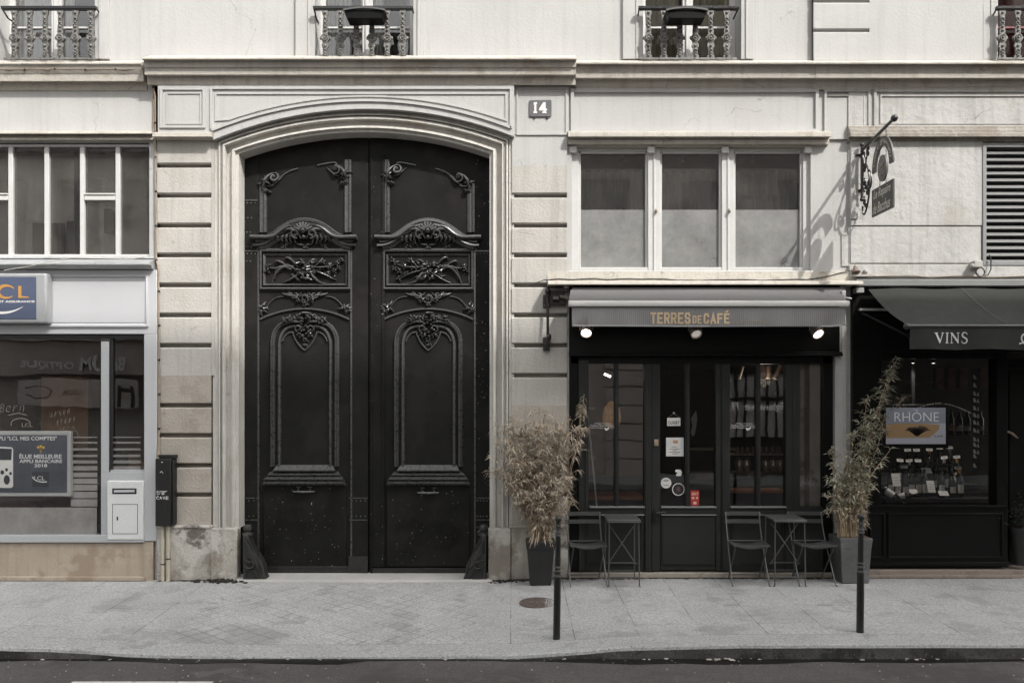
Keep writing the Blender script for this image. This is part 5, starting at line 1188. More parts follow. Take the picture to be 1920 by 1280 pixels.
tt = vm.node_tree; wv = tt.nodes.new('ShaderNodeTexWave'); wv.inputs['Scale'].default_value = 16; wv.inputs['Distortion'].default_value = 1.5; tc_ = tt.nodes.new('ShaderNodeTexCoord'); tt.links.new(tc_.outputs['Object'], wv.inputs['Vector'])  # wave bands put the shade of the pleats into the colour
bsd = tt.nodes['Principled BSDF']; src_ = bsd.inputs['Base Color'].links[0].from_socket; mxx = tt.nodes.new('ShaderNodeMix'); mxx.data_type = 'RGBA'; mxx.blend_type = 'MULTIPLY'; mxx.inputs[0].default_value = .28; tt.links.new(src_, mxx.inputs[6]); tt.links.new(wv.outputs['Color'], mxx.inputs[7]); tt.links.new(mxx.outputs[2], bsd.inputs['Base Color'])
va = obj('valance', mb, vm, t)
mb = MB(); mb.strip([(1073,610.5),(1300,611.3),(1560,611),(1578,609)], 1.3, [(-1,.003),(1,.003)], VP); obj('hem', mb, mat('pale_hem', (.30,.30,.295), .8), va)
mb = MB()
BL = {'T':[[(0,0),(1,0)],[(.5,0),(.5,1)]],'E':[[(1,0),(0,0),(0,1),(1,1)],[(0,.5),(.8,.5)]],'R':[[(0,1),(0,0),(.78,0),(1,.14),(1,.4),(.78,.53),(0,.53)],[(.5,.53),(1,1)]],
      'S':[[(1,.22),(.8,0),(.2,0),(0,.14),(0,.37),(.2,.5),(.8,.5),(1,.64),(1,.86),(.8,1),(.2,1),(0,.78)]],'D':[[(0,1),(0,0),(.7,0),(1,.18),(1,.82),(.7,1),(0,1)]],'C':[[(1,.25),(.8,0),(.2,0),(0,.16),(0,.84),(.2,1),(.8,1),(1,.75)]],
      'A':[[(0,1),(.5,0),(1,1)],[(.2,.7),(.8,.7)]],'F':[[(1,0),(0,0),(0,1)],[(0,.48),(.8,.48)]]}
def blockword(word, x0, x1, y0, y1, t_, gap):
    cw = (x1-x0-gap*(len(word)-1))/len(word)
    for i, ch_ in enumerate(word):
        xa = x0+i*(cw+gap)
        for pl in BL[ch_]:
            q = [[xa+t_/2+x*(cw-t_), y0+t_/2+y*(y1-y0-t_)] for x,y in pl]
            for i0, i1 in ((0,1),(-1,-2)):                  # square ends
                vx, vy = q[i0][0]-q[i1][0], q[i0][1]-q[i1][1]; L_ = math.hypot(vx,vy); q[i0] = [q[i0][0]+vx/L_*t_/2, q[i0][1]+vy/L_*t_/2]
            mb.strip([tuple(z) for z in q], t_/2, [(-1,.004),(1,.004)], VP)
blockword('TERRES', 1219, 1294, 586, 607, 3.5, 2.0); blockword('DE', 1298, 1315, 591.5, 606.5, 2.5, 1.8); blockword('CAFE', 1318.5, 1367, 587.5, 607, 3.5, 2.0)
mb.poly([(1358,585.5),(1363,581.5),(1366.5,582),(1362,586)], VP, .004)
obj('lettering', mb, GOLDINK, va)
mb = MB(); mb.text('ROASTED WITH GOODNESS', VP, (1371,601,1440,606.5), bold=.01, h=.004); obj('small_lettering', mb, mat('dull_tan_lettering', (.27,.23,.18), .7), va)
mb = MB()
for x in (1080,1572): mb.tube([P(x,556,-.1),P(x,590,-.30),P(x,572,AD+.02)], .014)
obj('folding_arm', mb, BLACKIRON, t)
mb = MB(); mb.pbox(1579,545,1586,566,-.3,-.1); mb.tube([P(1586,558,-.3),P(1597,560,-.3)], .008); obj('end_bracket', mb, mat('aluminium_bracket', (.5,.5,.49), .4, metal=.4), t, bevel=.004)
# crank gear on the pier
t = thing('awning_crank', 'black iron winding crank and bracket fixed to the pier beside the awning', 'awning crank', P(1030,600,0,-.05))
RBI = mat('rusty_black_iron', (.035,.028,.024), .55, var=.4, scale=8, bump=.3, stain=((.11,.06,.04), 5., .6, .7))
mb = MB(); mb.pbox(1018,552,1032,577,-.055,-.03); mb.pbox(1030.5,545,1060,572,-.09,-.03); mb.pbox(1036,552,1048,562,-.15,-.089); obj('wall_bracket', mb, RBI, t, bevel=.005)
mb = MB(); mb.pbox(1018,632,1031,657,-.055,-.03); obj('wall_bracket', mb, RBI, t, bevel=.005)
mb = MB(); mb.tube([P(1027,546,-.10),P(1027,566,-.10),P(1027,626,-.12),P(1029,634,-.12)], .014); mb.ball(P(1027,546,-.1),.03,.03,.04); mb.ball(P(1029,632,-.12),.026,.026,.04); mb.tube([P(1028,640,-.11),P(1024,655,-.07)], .03,10); obj('rod', mb, BLACKIRON, t)
mb = MB(); mb.tube([P(1050,556,-.12),P(1072,558,-.14)], .016); mb.lathe([(.03,0),(.03,.06)], P(1062,541,-.14), 10); mb.strip([(1063+3.5*math.cos(k),556+4.5*math.sin(k)) for k in [i*.63 for i in range(10)]], .8, [(-1,0),(0,.006),(1,0)], lambda x,y,h: Vector((wx(x,-.16),-.16-h,wz(y,-.16))), closed=True)
for y in (555,573): mb.ball(P(1020.5,y,-.057),.008); mb.ball(P(1029.5,y,-.057),.008)
obj('gear_end', mb, mat('grey_gear', (.22,.20,.18), .5, metal=.3), t)
# spotlights
def spot(px, py, label, lit, q):
    d = -.27; t = thing('spotlight', label, 'spotlight', P(px,610,0,d+.1))
    aim = Vector((q,-.62,-.62)).normalized(); c = P(px,py-1,d)
    mb = MB(); mb.lathe([(.03,-.10),(.046,-.09),(.056,-.05),(.058,.0),(.054,.0),(.048,-.012)], c, 18, axis=aim, caps=False); mb.lathe([(.001,-.101),(.03,-.10)], c, 18, axis=aim, caps=False); obj('head', mb, mat('beige_lamp_head', (.36,.31,.27), .5), t)
    mb = MB(); mb.tube([c-aim*.05+Vector((-.065,0,0)), c-aim*.05+Vector((-.062,.02,.09)), c-aim*.05+Vector((.062,.02,.09)), c-aim*.05+Vector((.065,0,0))], .007); mb.tube([c+Vector((0,.06,.09)), Vector((c.x,-.05,wz(606,-.05)))], .009); obj('bracket', mb, mat('beige_bracket', (.34,.27,.22), .5), t)
    mb = MB(); mb.lathe([(.048,-.012),(.03,.004),(.001,.008)], c, 16, axis=aim, caps=False); obj('bulb', mb, emit_mat('lit_bulb' if lit else 'dim_bulb', (1,.93,.85), 3.5 if lit else .12), t)
    if lit:
        l = bpy.data.lights.new('spot_glow', 'SPOT'); l.energy = 4; l.spot_size = R(110); l.spot_blend = .6; l.shadow_soft_size = .04; l.color = (1,.88,.75)
        o = bpy.data.objects.new('spot_glow', l); COL.objects.link(o); o.location = c+aim*.02-root_loc(t); o.parent = t; o.rotation_euler = aim.to_track_quat('-Z','Y').to_euler()
spot(1099,626,'lit round spotlight under the awning at the arch end', True, -.12)
spot(1306,628,'unlit round spotlight under the middle of the café awning', False, .12)
spot(1535,628,'lit round spotlight under the awning at the wine shop end', True, .22)
# ------------------------------------------------------------------ street furniture
CHM = mat('charcoal_chair_enamel', (.07,.072,.07), .38, var=.1, scale=10, bump=.03); CHL = mat('chair_steel_leg', (.10,.10,.098), .35, metal=.3, bump=0)
def chair(loc, label, rot):
    t = thing('folding_chair', label, 'chair', (0,0,0), group='folding bistro chairs outside the café'); Wd = .172
    for z, th, yb in ((.645,.040,.0),(.568,.040,-.018)):
        mb = MB(); n = 10
        pts = [(-Wd-.012+(2*Wd+.024)*i/n) for i in range(n+1)]
        for x0, x1 in zip(pts, pts[1:]):
            f_ = lambda x: .018*(1-(x/Wd)**2)
            mb.add([(x0,yb+f_(x0),z),(x1,yb+f_(x1),z),(x1,yb+f_(x1),z+th),(x0,yb+f_(x0),z+th),(x0,yb+f_(x0)+.006,z),(x1,yb+f_(x1)+.006,z),(x1,yb+f_(x1)+.006,z+th),(x0,yb+f_(x0)+.006,z+th)],[(0,1,2,3),(7,6,5,4),(3,2,6,7),(4,5,1,0)]+([(0,3,7,4)] if x0==pts[0] else [])+([(1,5,6,2)] if x1==pts[-1] else []))
        obj('back_slat', mb, CHM, t)
    mb = MB(); y0, y1 = -.10, -.41
    for k in range(7):
        a = y0+(y1-y0)*k/7; b = a+(y1-y0)/7*.8
        n = 10
        for i in range(n):
            xa, xb = -Wd+2*Wd*i/n, -Wd+2*Wd*(i+1)/n; f_ = lambda x: .405-.030*(1-(x/Wd)**2)
            mb.add([(xa,a,f_(xa)),(xb,a,f_(xb)),(xb,b,f_(xb)),(xa,b,f_(xa)),(xa,a,f_(xa)-.005),(xb,a,f_(xb)-.005),(xb,b,f_(xb)-.005),(xa,b,f_(xa)-.005)],[(0,1,2,3),(7,6,5,4),(0,4,5,1),(2,6,7,3)])
    for s in (-1,1): mb.box(s*Wd-.006,s*Wd+.006,y1,y0,.392,.409)
    mb.box(-Wd,Wd,y1-.004,y1+.006,.395,.408); obj('seat', mb, CHM, t)
    for s in (-1,1):
        mb = MB(); mb.tube([(s*Wd,.004,.685),(s*Wd,-.03,.56),(s*Wd,-.11,.40),(s*(Wd+.01),-.36,.006),(s*(Wd+.012),-.385,.003)], .0068, 8); obj('leg', mb, CHL, t)
        mb = MB(); mb.tube([(s*(Wd-.018),-.39,.395),(s*(Wd-.018),-.05,.006),(s*(Wd-.018),-.03,.003)], .0066, 8); obj('leg', mb, CHL, t)
    for y_, z_, i_ in ((-.105,.405,0),(-.10,.06,.018)):
        mb = MB(); mb.tube([(-Wd+i_,y_,z_),(Wd-i_,y_,z_)], .0065); obj('stretcher', mb, CHL, t)
    t.location = loc; t.rotation_euler = (0,0,rot); return t
G = lambda px, d: ground(wx(px,d), d)
ch = chair((wx(1093,-.07),-.09,G(1093,-.07)), 'charcoal folding bistro chair nearest the dried bamboo', R(4))
dup(ch, (wx(1391,-.07),-.09,G(1391,-.07)), 'charcoal folding chair between the café door and the second bistro table', (0,0,R(-2)))
dup(ch, (wx(1508,-.07),-.08,G(1508,-.07)), 'charcoal folding chair between the second bistro table and the pale planter', (0,0,R(1)))
def table(loc, label):
    t = thing('bistro_table', label, 'table', (0,0,0), group='small folding bistro tables outside the café')
    w_, dp_ = .166, .19; mb = MB(); mb.box(-w_,w_,-dp_,dp_,.648,.664); mb.box(-w_,w_,-dp_-.001,-dp_+.012,.636,.650); obj('tabletop', mb, CHM, t, bevel=.006)
    for s in (-1,1):
        for y0, y1 in ((-.165,-.175),(.15,.17)):
            mb = MB(); mb.tube([(s*.145,y0,.645),(s*.152,y1,.008),(s*.165,y1-.004,.004)], .0068, 8); obj('leg', mb, CHL, t)
    mb = MB()
    for s in (-1,1): mb.tube([(s*.135,-.0,.60),(-s*.145,.0,.19)], .006, 8)
    obj('cross_brace', mb, CHL, t)
    for q_ in ((-.15,.15,-.18,-.168,.088,.100),(-.15,.15,.158,.168,.088,.100),(-.14,.14,-.006,.006,.20,.21)):
        mb = MB(); mb.box(*q_); obj('stretcher', mb, CHL, t)
    t.location = loc; return t
tb = table((wx(1166,-.29),-.29,G(1166,-.29)), 'small square folding table beside the first chair, left of the café door')
dup(tb, (wx(1471,-.29),-.29,G(1471,-.29)), 'small square folding table standing between two chairs')
# bollards
BOL = mat('black_bollard_paint', (.0135,.0135,.0135), .34, var=.25, scale=9, bump=.08, bscale=50, spec=.6, stain=((.05,.048,.045), 8., .68, .6))
BOLC = mat('highlit_collar_paint', (.11,.108,.103), .35, var=.3, scale=15, bump=.05)  # paler tone puts the collars' highlights into the colour
def bollard(px, d, top_py, label, lean):
    z0 = ground(wx(px,d), d); s_ = (D+d)/F; h = wz(top_py,d)-z0; t = thing('bollard', label, 'bollard', (wx(px,d),d,z0), group='black bollards at the kerb')
    k = h/.965
    mb = MB(); c = Vector((wx(px,d),d,z0))
    mb.lathe([(.030,-.05),(.030,0),(.0295,.02),(.029,.46*k),(.029,.49*k),(.025,.50*k),(.0245,.56*k),(.0235,.60*k),(.0215,.80*k),(.0215,.845*k),(.018,.85*k),(.017,.885*k)], c, 20); obj('post', mb, BOL, t)
    for zz, r_ in ((.495,.031),(.535,.030),(.565,.028),(.815,.0275),(.838,.0265)):
        mb = MB(); mb.lathe([(r_*.8,zz*k-.008),(r_,zz*k-.005),(r_,zz*k+.005),(r_*.8,zz*k+.008)], c, 20); obj('collar', mb, BOLC, t)
    mb = MB(); q = .0265; mb.ball(c+Vector((0,0,h-q)), q, q, q*1.15, 18, 12); mb.lathe([(.017,.875*k),(.025,.885*k),(.018,.90*k),(.02,h-q*1.6)], c, 18); obj('ball', mb, BOL, t)
    t.rotation_euler = (0, R(lean), 0)
bollard(1043.5,-1.98,967,'black bollard with a ball top in front of the pier and bamboo', .9)
bollard(1612.5,-1.98,963,'black bollard with a ball top in front of the pale planter', .6)
# manhole cover
d = -.93; t = thing('manhole_cover', 'round rusty iron utility cover set in the pavement near the bollard', 'manhole cover', (wx(1008,d),d,ground(wx(1008,d),d)))
c = t.location.copy(); sl_ = (zk(c.x)-zf(c.x))/YK; ax = Vector((0,-sl_,1)); MH = mat('rusty_cover_iron', (.135,.105,.095), .6, metal=.3, var=.3, scale=20, bump=.3)
mb = MB(); mb.lathe([(.170,.0),(.170,.006),(.155,.007),(.155,.003),(.0001,.003)], c, 32, axis=ax); obj('rim', mb, MH, t)
mb = MB(); rng = random.Random(2)
for i in range(-9,10):
    for j in range(-9,10):
        x, y = i*.0155, j*.0155
        if x*x+y*y < .14**2 and (abs(y) > .03 or abs(x) > .09): mb.lathe([(.0055,.003),(.004,.007)], c+Vector((x,y,sl_*y)), 6)
obj('studs', mb, MH, t)
mb = MB(); mb.text('PTT', lambda x,y,h: c+Vector((x,-y,-sl_*y+.008)), (-.075,-.02,.075,.02), bold=.02); obj('lettering', mb, mat('worn_cover_letters', (.2,.17,.15), .5), t)
# ------------------------------------------------------------------ potted bamboos
def leaf_mat(name, c1, c2):
    m = mat(name, c1, .7, var=.3, scale=14, fine=.2, fscale=60, bump=0, stain=(c2, 9., .5, .8), spec=.3); return m
class Leaves(MB):
    def leaf(s, p, dirv, L, w_, droop=.3):
        dirv = dirv.normalized(); side = dirv.cross(Vector((0,0,1)))
        if side.length < 1e-3: side = Vector((1,0,0))
        side.normalize(); nrm = side.cross(dirv)
        mid = p+dirv*L*.45+nrm*.004; tip = p+dirv*L-Vector((0,0,droop*L)); n = len(s.v)
        s.v += [p, mid+side*w_-nrm*.004, tip, mid-side*w_-nrm*.004, mid]; s.f += [(n,n+1,n+4),(n+1,n+2,n+4),(n+2,n+3,n+4),(n+3,n,n+4)]
def rnd_dir(r, zlo=-.6, zhi=.8):
    a = r.uniform(0,2*math.pi); z = r.uniform(zlo,zhi); q = math.sqrt(max(0,1-z*z)); return Vector((q*math.cos(a), q*math.sin(a)*.85, z))
def bq(p0, p1, p2, t): q = 1-t; return p0*q*q+p1*2*q*t+p2*t*t
def planter(t, cx_, d, py0, py1, wtop, wbot, m, rim):
    """square tapered pot with a deep rim band"""
    c = wx(cx_,d); z0, z1 = py1, wz(py0,d); mb = MB()
    def frus(za, ha, zb, hb):
        mb.add([(c-ha,d-ha,za),(c+ha,d-ha,za),(c+ha,d+ha,za),(c-ha,d+ha,za),(c-hb,d-hb,zb),(c+hb,d-hb,zb),(c+hb,d+hb,zb),(c-hb,d+hb,zb)],[(0,3,2,1),(4,5,6,7),(0,1,5,4),(1,2,6,5),(2,3,7,6),(3,0,4,7)])
    h = z1-z0; zr = z1-rim
    frus(z0, wbot, zr+.01, wbot+(wtop-wbot)*.8-.006); obj('pot', mb, m, t, bevel=.008)
    mb = MB(); frus(zr, wtop-.012, z1, wtop); obj('pot_rim', mb, m, t, bevel=.008)
    mb = MB(); mb.box(c-wtop+.02,c+wtop-.02,d-wtop+.02,d+wtop-.02,z1-.02,z1+.004); obj('soil', mb, mat('dry_soil', (.09,.07,.05), .95, var=.3, scale=30), t)
    return Vector((c,d,z1))
r = random.Random(21)
d = -.235; t = thing('potted_bamboo', 'bushy dried straw coloured bamboo in a black tapered pot', 'potted plant', (wx(1013,d),d,G(1013,d)))
top = planter(t, 1013, d, 1012, G(1013,d), .150, .105, mat('black_plastic_pot', (.017,.017,.017), .5, var=.25, scale=6, bump=.08), .085)
lv = Leaves(); cn = MB()
for k in range(74):
    a = r.uniform(0,6.28); q = r.random()**.5; b0 = top+Vector((.12*q*math.cos(a), .12*q*math.sin(a), 0))
    fx = r.uniform(-1,1); hgt = r.uniform(.55,1.36)*(1-.12*abs(fx))
    if r.random() < .3: hgt = r.uniform(.45,.85)
    tipx = fx*(.22+.27*min(1,hgt/1.1))+b0.x-top.x-.07; 
    tip = top+Vector((tipx, r.uniform(-.26,.14), hgt)); midp = b0+Vector((fx*.07, (tip.y-top.y)*.3, hgt*.6))
    cn.tube([bq(b0,midp,tip,i/7) for i in range(8)], [.0042*(1-.6*i/7) for i in range(8)], 5, caps=False)
    for i in range(int(15*hgt)+5):
        tt_ = r.uniform(.22,1) if hgt < .9 else r.uniform(.38,1); p = bq(b0,midp,tip,tt_)
        tw = rnd_dir(r,-.3,.7); L = r.uniform(.03,.13); e = p+tw*L; cn.tube([p,e], .0013, 3, caps=False)
        for j in range(r.randint(5,9)):
            s_ = p+(e-p)*r.uniform(.3,1); lv.leaf(s_, (tw*.7+rnd_dir(r,-.7,.6)), r.uniform(.045,.10), r.uniform(.0038,.006), r.uniform(.1,.6))
for k in range(60):                                        # hanging dead leaves round the rim
    a = r.uniform(0,6.28); lv.leaf(top+Vector((.13*math.cos(a),.13*math.sin(a),r.uniform(.0,.12))), Vector((math.cos(a),math.sin(a),-.6)), r.uniform(.05,.10), .007, .6)
for (x0,y0,x1,y1) in ((1065,905,1095,738),(1068,880,1090,760),(1060,870,1099,800)):   # sprays reaching up in front of the café post
    p0, p2 = P(x0,y0,-.28), P(x1,y1,-.22); p1 = (p0+p2)/2+Vector((.05,0,.05)); cn.tube([bq(p0,p1,p2,i/6) for i in range(7)], .003, 4, caps=False)
    for i in range(26):
        p = bq(p0,p1,p2,r.uniform(.25,1))
        for j in range(4): lv.leaf(p, rnd_dir(r,-.6,.5), r.uniform(.05,.085), r.uniform(.004,.007), r.uniform(.2,.6))
obj('canes', cn, mat('dry_cane', (.36,.27,.17), .7, var=.3, scale=12, bump=0), t)
obj('foliage', lv, leaf_mat('dry_bamboo_leaf', (.445,.385,.305), (.17,.13,.09)), t)
r = random.Random(33)
d = -.20; t = thing('potted_bamboo', 'tall leaning green bamboo in a grey stone planter by the wine shop', 'potted plant', (wx(1594,d),d,G(1594,d)))
top = planter(t, 1594, d, 1004, G(1594,d), .166, .135, mat('grey_slate_planter', (.105,.106,.105), .65, var=.25, scale=5, bump=.25, bscale=14, stain=((.17,.17,.165), 5., .55, .6)), .115)
lv = Leaves(); dry = Leaves(); cn = MB()
def spray(pts, n, L, dr, spread):
    p = [P(x,y,dd) for x,y,dd in pts]
    cn.tube([bq(p[0],p[1],p[2],i/9) for i in range(10)], [.0052*(1-.6*i/9) for i in range(10)], 5, caps=False)
    for i in range(n):
        tt_ = .16+.84*(i+r.random())/n; q = bq(p[0],p[1],p[2],tt_); tw = rnd_dir(r,.0,.9); l = r.uniform(.02,spread); e = q+tw*l; cn.tube([q,e], .0014, 3, caps=False)
        for j in range(r.randint(5,9)): (dry if r.random() < dr*(1.3-tt_) else lv).leaf(q+(e-q)*r.uniform(.4,1), tw*.4+rnd_dir(r,-.5,.7), r.uniform(.055,.10), r.uniform(.0055,.009), r.uniform(.1,.5))
spray([(1606,1004,-.22),(1622,830,-.3),(1682,672,-.30)], 44, .13, .25, .10)
spray([(1602,1004,-.26),(1616,840,-.28),(1668,700,-.34)], 34, .13, .25, .12)
spray([(1598,1004,-.2),(1606,860,-.22),(1628,742,-.25)], 34, .12, .3, .11)
spray([(1600,1004,-.2),(1612,870,-.3),(1636,782,-.32)], 34, .12, .3, .12)
spray([(1610,1004,-.2),(1622,880,-.26),(1660,800,-.28)], 28, .12, .3, .10)
spray([(1592,1004,-.2),(1592,900,-.3),(1600,810,-.3)], 26, .12, .4, .11)
spray([(1596,960,-.3),(1630,890,-.4),(1668,845,-.4)], 9, .1, .8, .06)
spray([(1600,980,-.3),(1620,930,-.38),(1646,905,-.38)], 7, .1, .9, .07)
spray([(1605,880,-.22),(1640,800,-.24),(1700,742,-.26)], 12, .1, .9, .06)
for k in range(5): spray([(1580+r.uniform(-8,10),985,-.25),(1566,930-20*k,-.3),(1553+r.uniform(-6,4),970-32*k,-.3)], 8, .1, .6, .06)
for k in range(46):
    x = r.uniform(1572,1616); y1 = r.uniform(855,960); spray([(1575+ (x-1572)*.9,1004,d+r.uniform(-.12,.1)),(x,940,d+r.uniform(-.15,.1)),(x+r.uniform(-12,14),y1,d+r.uniform(-.2,.1))], r.randint(4,9), .1, 1.0, .05)
for k in range(120):
    x = r.uniform(1570,1618); cn.tube([P(x,1006,d+r.uniform(-.13,.1)),P(x+r.uniform(-6,6),r.uniform(930,985),d+r.uniform(-.16,.1))], .0025, 4, caps=False)
obj('canes', cn, mat('tan_cane', (.42,.32,.21), .7, var=.3, scale=12, bump=0), t)
obj('foliage', lv, leaf_mat('grey_green_leaf', (.37,.37,.28), (.22,.225,.145)), t); obj('dry_foliage', dry, leaf_mat('tan_leaf', (.46,.40,.31), (.28,.22,.155)), t)
# ------------------------------------------------------------------ hanging sign of the wine shop
XS_ = 3.615
def HP(px, py): k = XS_*F/(px-CX); return Vector((XS_, k-D, H+(CY-py)*k/F))
HC = lambda x, y: HP(1580+x/5.82, 210+y/5.82)
t = thing('hanging_sign', 'wrought iron bracket with hanging dark plates for a wine merchant', 'sign', (3.6,-.05,wz(330)))
mb = MB(); xw = XS_
mb.tube([Vector((xw,-.075,wz(272,-.075))),Vector((xw,-.075,wz(374,-.075)))], .016, 8); mb.ball((xw,-.075,wz(272,-.075)),.022); mb.ball((xw,-.075,wz(374,-.075)),.022)
tip = Vector((xw,-.83,4.53)); mb.tube([Vector((xw,-.075,4.44)), tip], .0165, 10); mb.ball(tip, .034)
for py in (290,356.5): mb.tube([Vector((xw-.0,.0,wz(py,-.05))),Vector((xw,-.11,wz(py,-.05)))], .017, 8); mb.tube([Vector((xw-.05,-.03,wz(py,-.05))),Vector((xw+.05,-.03,wz(py,-.05)))], .014, 8)
obj('bracket', mb, BLACKIRON, t)
mb = MB(); z_ = lambda dd, zz: Vector((xw, -.085+(dd+.085)*.66, zz))
def cur(pts, r_=.0085): mb.tube([z_(a,b) for a,b in pts], r_, 6)
def spi(c, r0, a0, turns, sg): return [(c[0]+r0*(1-.75*i/22)*math.cos(a0+sg*turns*6.283*i/22), c[1]+r0*(1-.75*i/22)*math.sin(a0+sg*turns*6.283*i/22)) for i in range(23)]
cur(bez((-.085,4.40),(-.16,4.33),(-.10,4.12),(-.09,4.02),12)); cur(bez((-.10,4.42),(-.24,4.40),(-.26,4.25),(-.17,4.20),12)); cur(spi((-.30,4.38),.055,2.2,1.2,-1)); cur(bez((-.34,4.42),(-.30,4.36),(-.22,4.34),(-.22,4.30),8))
cur(bez((-.17,4.28),(-.40,4.24),(-.42,3.92),(-.20,3.78),16), .010); cur(bez((-.20,3.78),(-.12,3.74),(-.08,3.80),(-.10,3.86),10), .010); cur(bez((-.30,4.20),(-.46,4.18),(-.46,3.98),(-.34,4.00),12)); cur(spi((-.33,4.05),.05,-1.6,1.2,1))
for c_, r0 in (((-.17,4.09),.045),((-.22,4.04),.04),((-.16,3.90),.05),((-.20,3.86),.035),((-.15,4.24),.04),((-.27,3.98),.04)): cur(spi(c_, r0, 1., 1.3, 1), .0075); mb.ball(z_(*c_), .014)
obj('scrollwork', mb, BLACKIRON, t)
PLM = mat('dark_grey_sign_plate', (.065,.066,.064), .5, var=.15, scale=6, bump=.05); GOLD = mat('pale_gilt_letters', (.62,.59,.52), .5, bump=0)
sp2 = lambda u, v, h=0.: Vector((XS_-.008-h, -u, v))
mb = MB(); u0, u1 = .338, .82; um = (u0+u1)/2
def plate(pts, th=.016): 
    a = [Vector((XS_-th/2,-u,v)) for u,v in pts]; b = [Vector((XS_+th/2,-u,v)) for u,v in pts]; n = len(pts); mb.add(a+b, [tuple(range(n)), tuple(range(2*n-1,n-1,-1))]+[(i,(i+1)%n,n+(i+1)%n,n+i) for i in range(n)])
plate([(u0,3.692),(u1,3.692),(u1,3.962),(u0,3.962)]); nm = obj('name_plate', mb, PLM, t)
mb = MB(); fl = lambda x,y,h=0.: Vector((XS_-.0095,-x,-y))
mb.text('Le Repaire', fl, (u0+.045,-3.945,u1-.05,-3.838), shear=.35, bold=.008); mb.text('de Bacchus', fl, (u0+.03,-3.815,u1-.06,-3.712), shear=.35, bold=.008); obj('lettering', mb, GOLD, nm)
mb = MB(); no = 26; rw_, rh = (u1-u0)/2, .305; zb = 4.125
for i in range(no):
    q = []
    for k in (i, i+1):
        a = math.pi*k/no; q.append(((um-rw_*math.cos(a)), zb+rh*math.sin(a))); q.append(((um-(rw_-.088)*math.cos(a)), zb+(rh-.088)*math.sin(a)))
    pt = [q[0], q[2], q[3], q[1]]; a = [Vector((XS_-.008,-u,v)) for u,v in pt]; b = [Vector((XS_+.008,-u,v)) for u,v in pt]; mb.add(a+b, [(0,1,2,3),(7,6,5,4),(0,4,5,1),(2,6,7,3)]+([(0,3,7,4)] if i == 0 else [])+([(1,5,6,2)] if i == no-1 else []))
ar = obj('arched_plate', mb, PLM, t)
mb = MB(); word = 'VINS & SPIRITUEUX'
for i, c_ in enumerate(word):
    if c_ == ' ': continue
    a = math.pi*(.06+.88*(i+.5)/len(word)); ca, sa = math.cos(a), math.sin(a); cu, cv = um-(rw_-.046)*ca, zb+(rh-.046)*sa; ang = math.pi/2-a
    mb.text(c_, lambda x,y,h,cu=cu,cv=cv,ang=ang: Vector((XS_-.0095, -(cu+x*math.cos(ang)+(-y)*math.sin(ang)*1. ), cv-x*math.sin(ang)+(-y)*math.cos(ang))), (-.011 if c_ != 'I' else -.003,-.024,.011 if c_ != 'I' else .003,.024), bold=.01)
obj('lettering', mb, GOLD, ar)
mb = MB(); plate([(um-.0+.10*math.cos(k*.2618), 4.125+.13*math.sin(k*.2618)) for k in range(24)], .02); ov = obj('oval_plate', mb, mat('bronze_oval', (.15,.135,.125), .5, var=.25, scale=12, bump=.3), t)
mb = MB()
for k in range(9): mb.ball(sp2(um+.05*math.cos(k*.9)*(.4+.06*k), 4.11+.07*math.sin(k*1.7)*(.5+.05*k), .004), .010,.016,.018,8,5)
obj('grape_relief', mb, mat('bronze_relief', (.25,.22,.20), .45), ov)
mb = MB()
def chain(a, b):
    n = max(2, int((b-a).length/.03))
    for i in range(n): mb.tube([a+(b-a)*(i+.1)/n, a+(b-a)*(i+.9)/n], .004, 5)
for uu in (um-.07, um+.07):
    chain(Vector((xw,-uu,4.50)), Vector((xw,-uu,zb+rh-.02))); 
    chain(Vector((xw,-uu+.0,zb+rh-.10)), Vector((xw,-uu,4.22))); chain(Vector((xw,-uu,4.03)), Vector((xw,-uu,3.96)))
obj('chain', mb, BLACKIRON, t)
# ------------------------------------------------------------------ louvred vent
t = thing('louvre_vent', 'large grey metal louvre with dark gaps above the wine awning', 'vent', (wx(1960),-.02,wz(498)))
mb = MB(); LV = -.02
for a,b,c_,e in ((1841,271,1848,500),(2240,271,2247,500),(1848,271,2240,277),(1848,490,2240,500)): mb.pbox(a,b,c_,e,LV-.02,.10,ref=LV)
obj('frame', mb, mat('louvre_grey_frame', (.25,.25,.25), .5, bump=.02), t, bevel=.004)
mb = MB(); SLM = mat('louvre_slat_metal', (.165,.163,.16), .5, var=.06, stain=((.12,.11,.10), 9., .6, .5))
for k in range(17):
    y = 283+12.7*k; z = wz(y,LV)
    if y > 492: break
    x0, x1 = wx(1848,LV), wx(2240,LV)
    mb.add([(x0,LV-.010,z-.035),(x1,LV-.010,z-.035),(x1,LV+.02,z),(x0,LV+.02,z),(x0,LV+.005,z-.042),(x1,LV+.005,z-.042),(x1,LV+.03,z-.006),(x0,LV+.03,z-.006)],[(0,1,2,3),(4,7,6,5),(0,4,5,1),(2,6,7,3)])
obj('slat', mb, SLM, t)
mb = MB(); mb.pbox(1846,275,2242,496,.085,.11,ref=LV); obj('backing', mb, INK, t)
t = thing('alarm_box', 'small pale alarm box with a coiled black cable below the louvre', 'alarm box', P(1833,495,0,-.05)); mb = MB(); mb.pbox(1824,489,1840,502,-.13,-.04,ref=-.1); mb.ball(P(1824,499,-.1),.03,.03,.03); obj('housing', mb, mat('pale_alarm_case', (.38,.365,.34), .6, var=.1), t, bevel=.008)
mb = MB(); mb.tube([P(1838+8*math.cos(a/3),510-8*math.sin(a/3),-.08) for a in range(-3,17)]+[P(1852,516,-.08),P(1858,505,-.08),P(1858,485,-.07),P(1855,478,-.05)], .006, 6); obj('coiled_cable', mb, CABLEDARK, t)
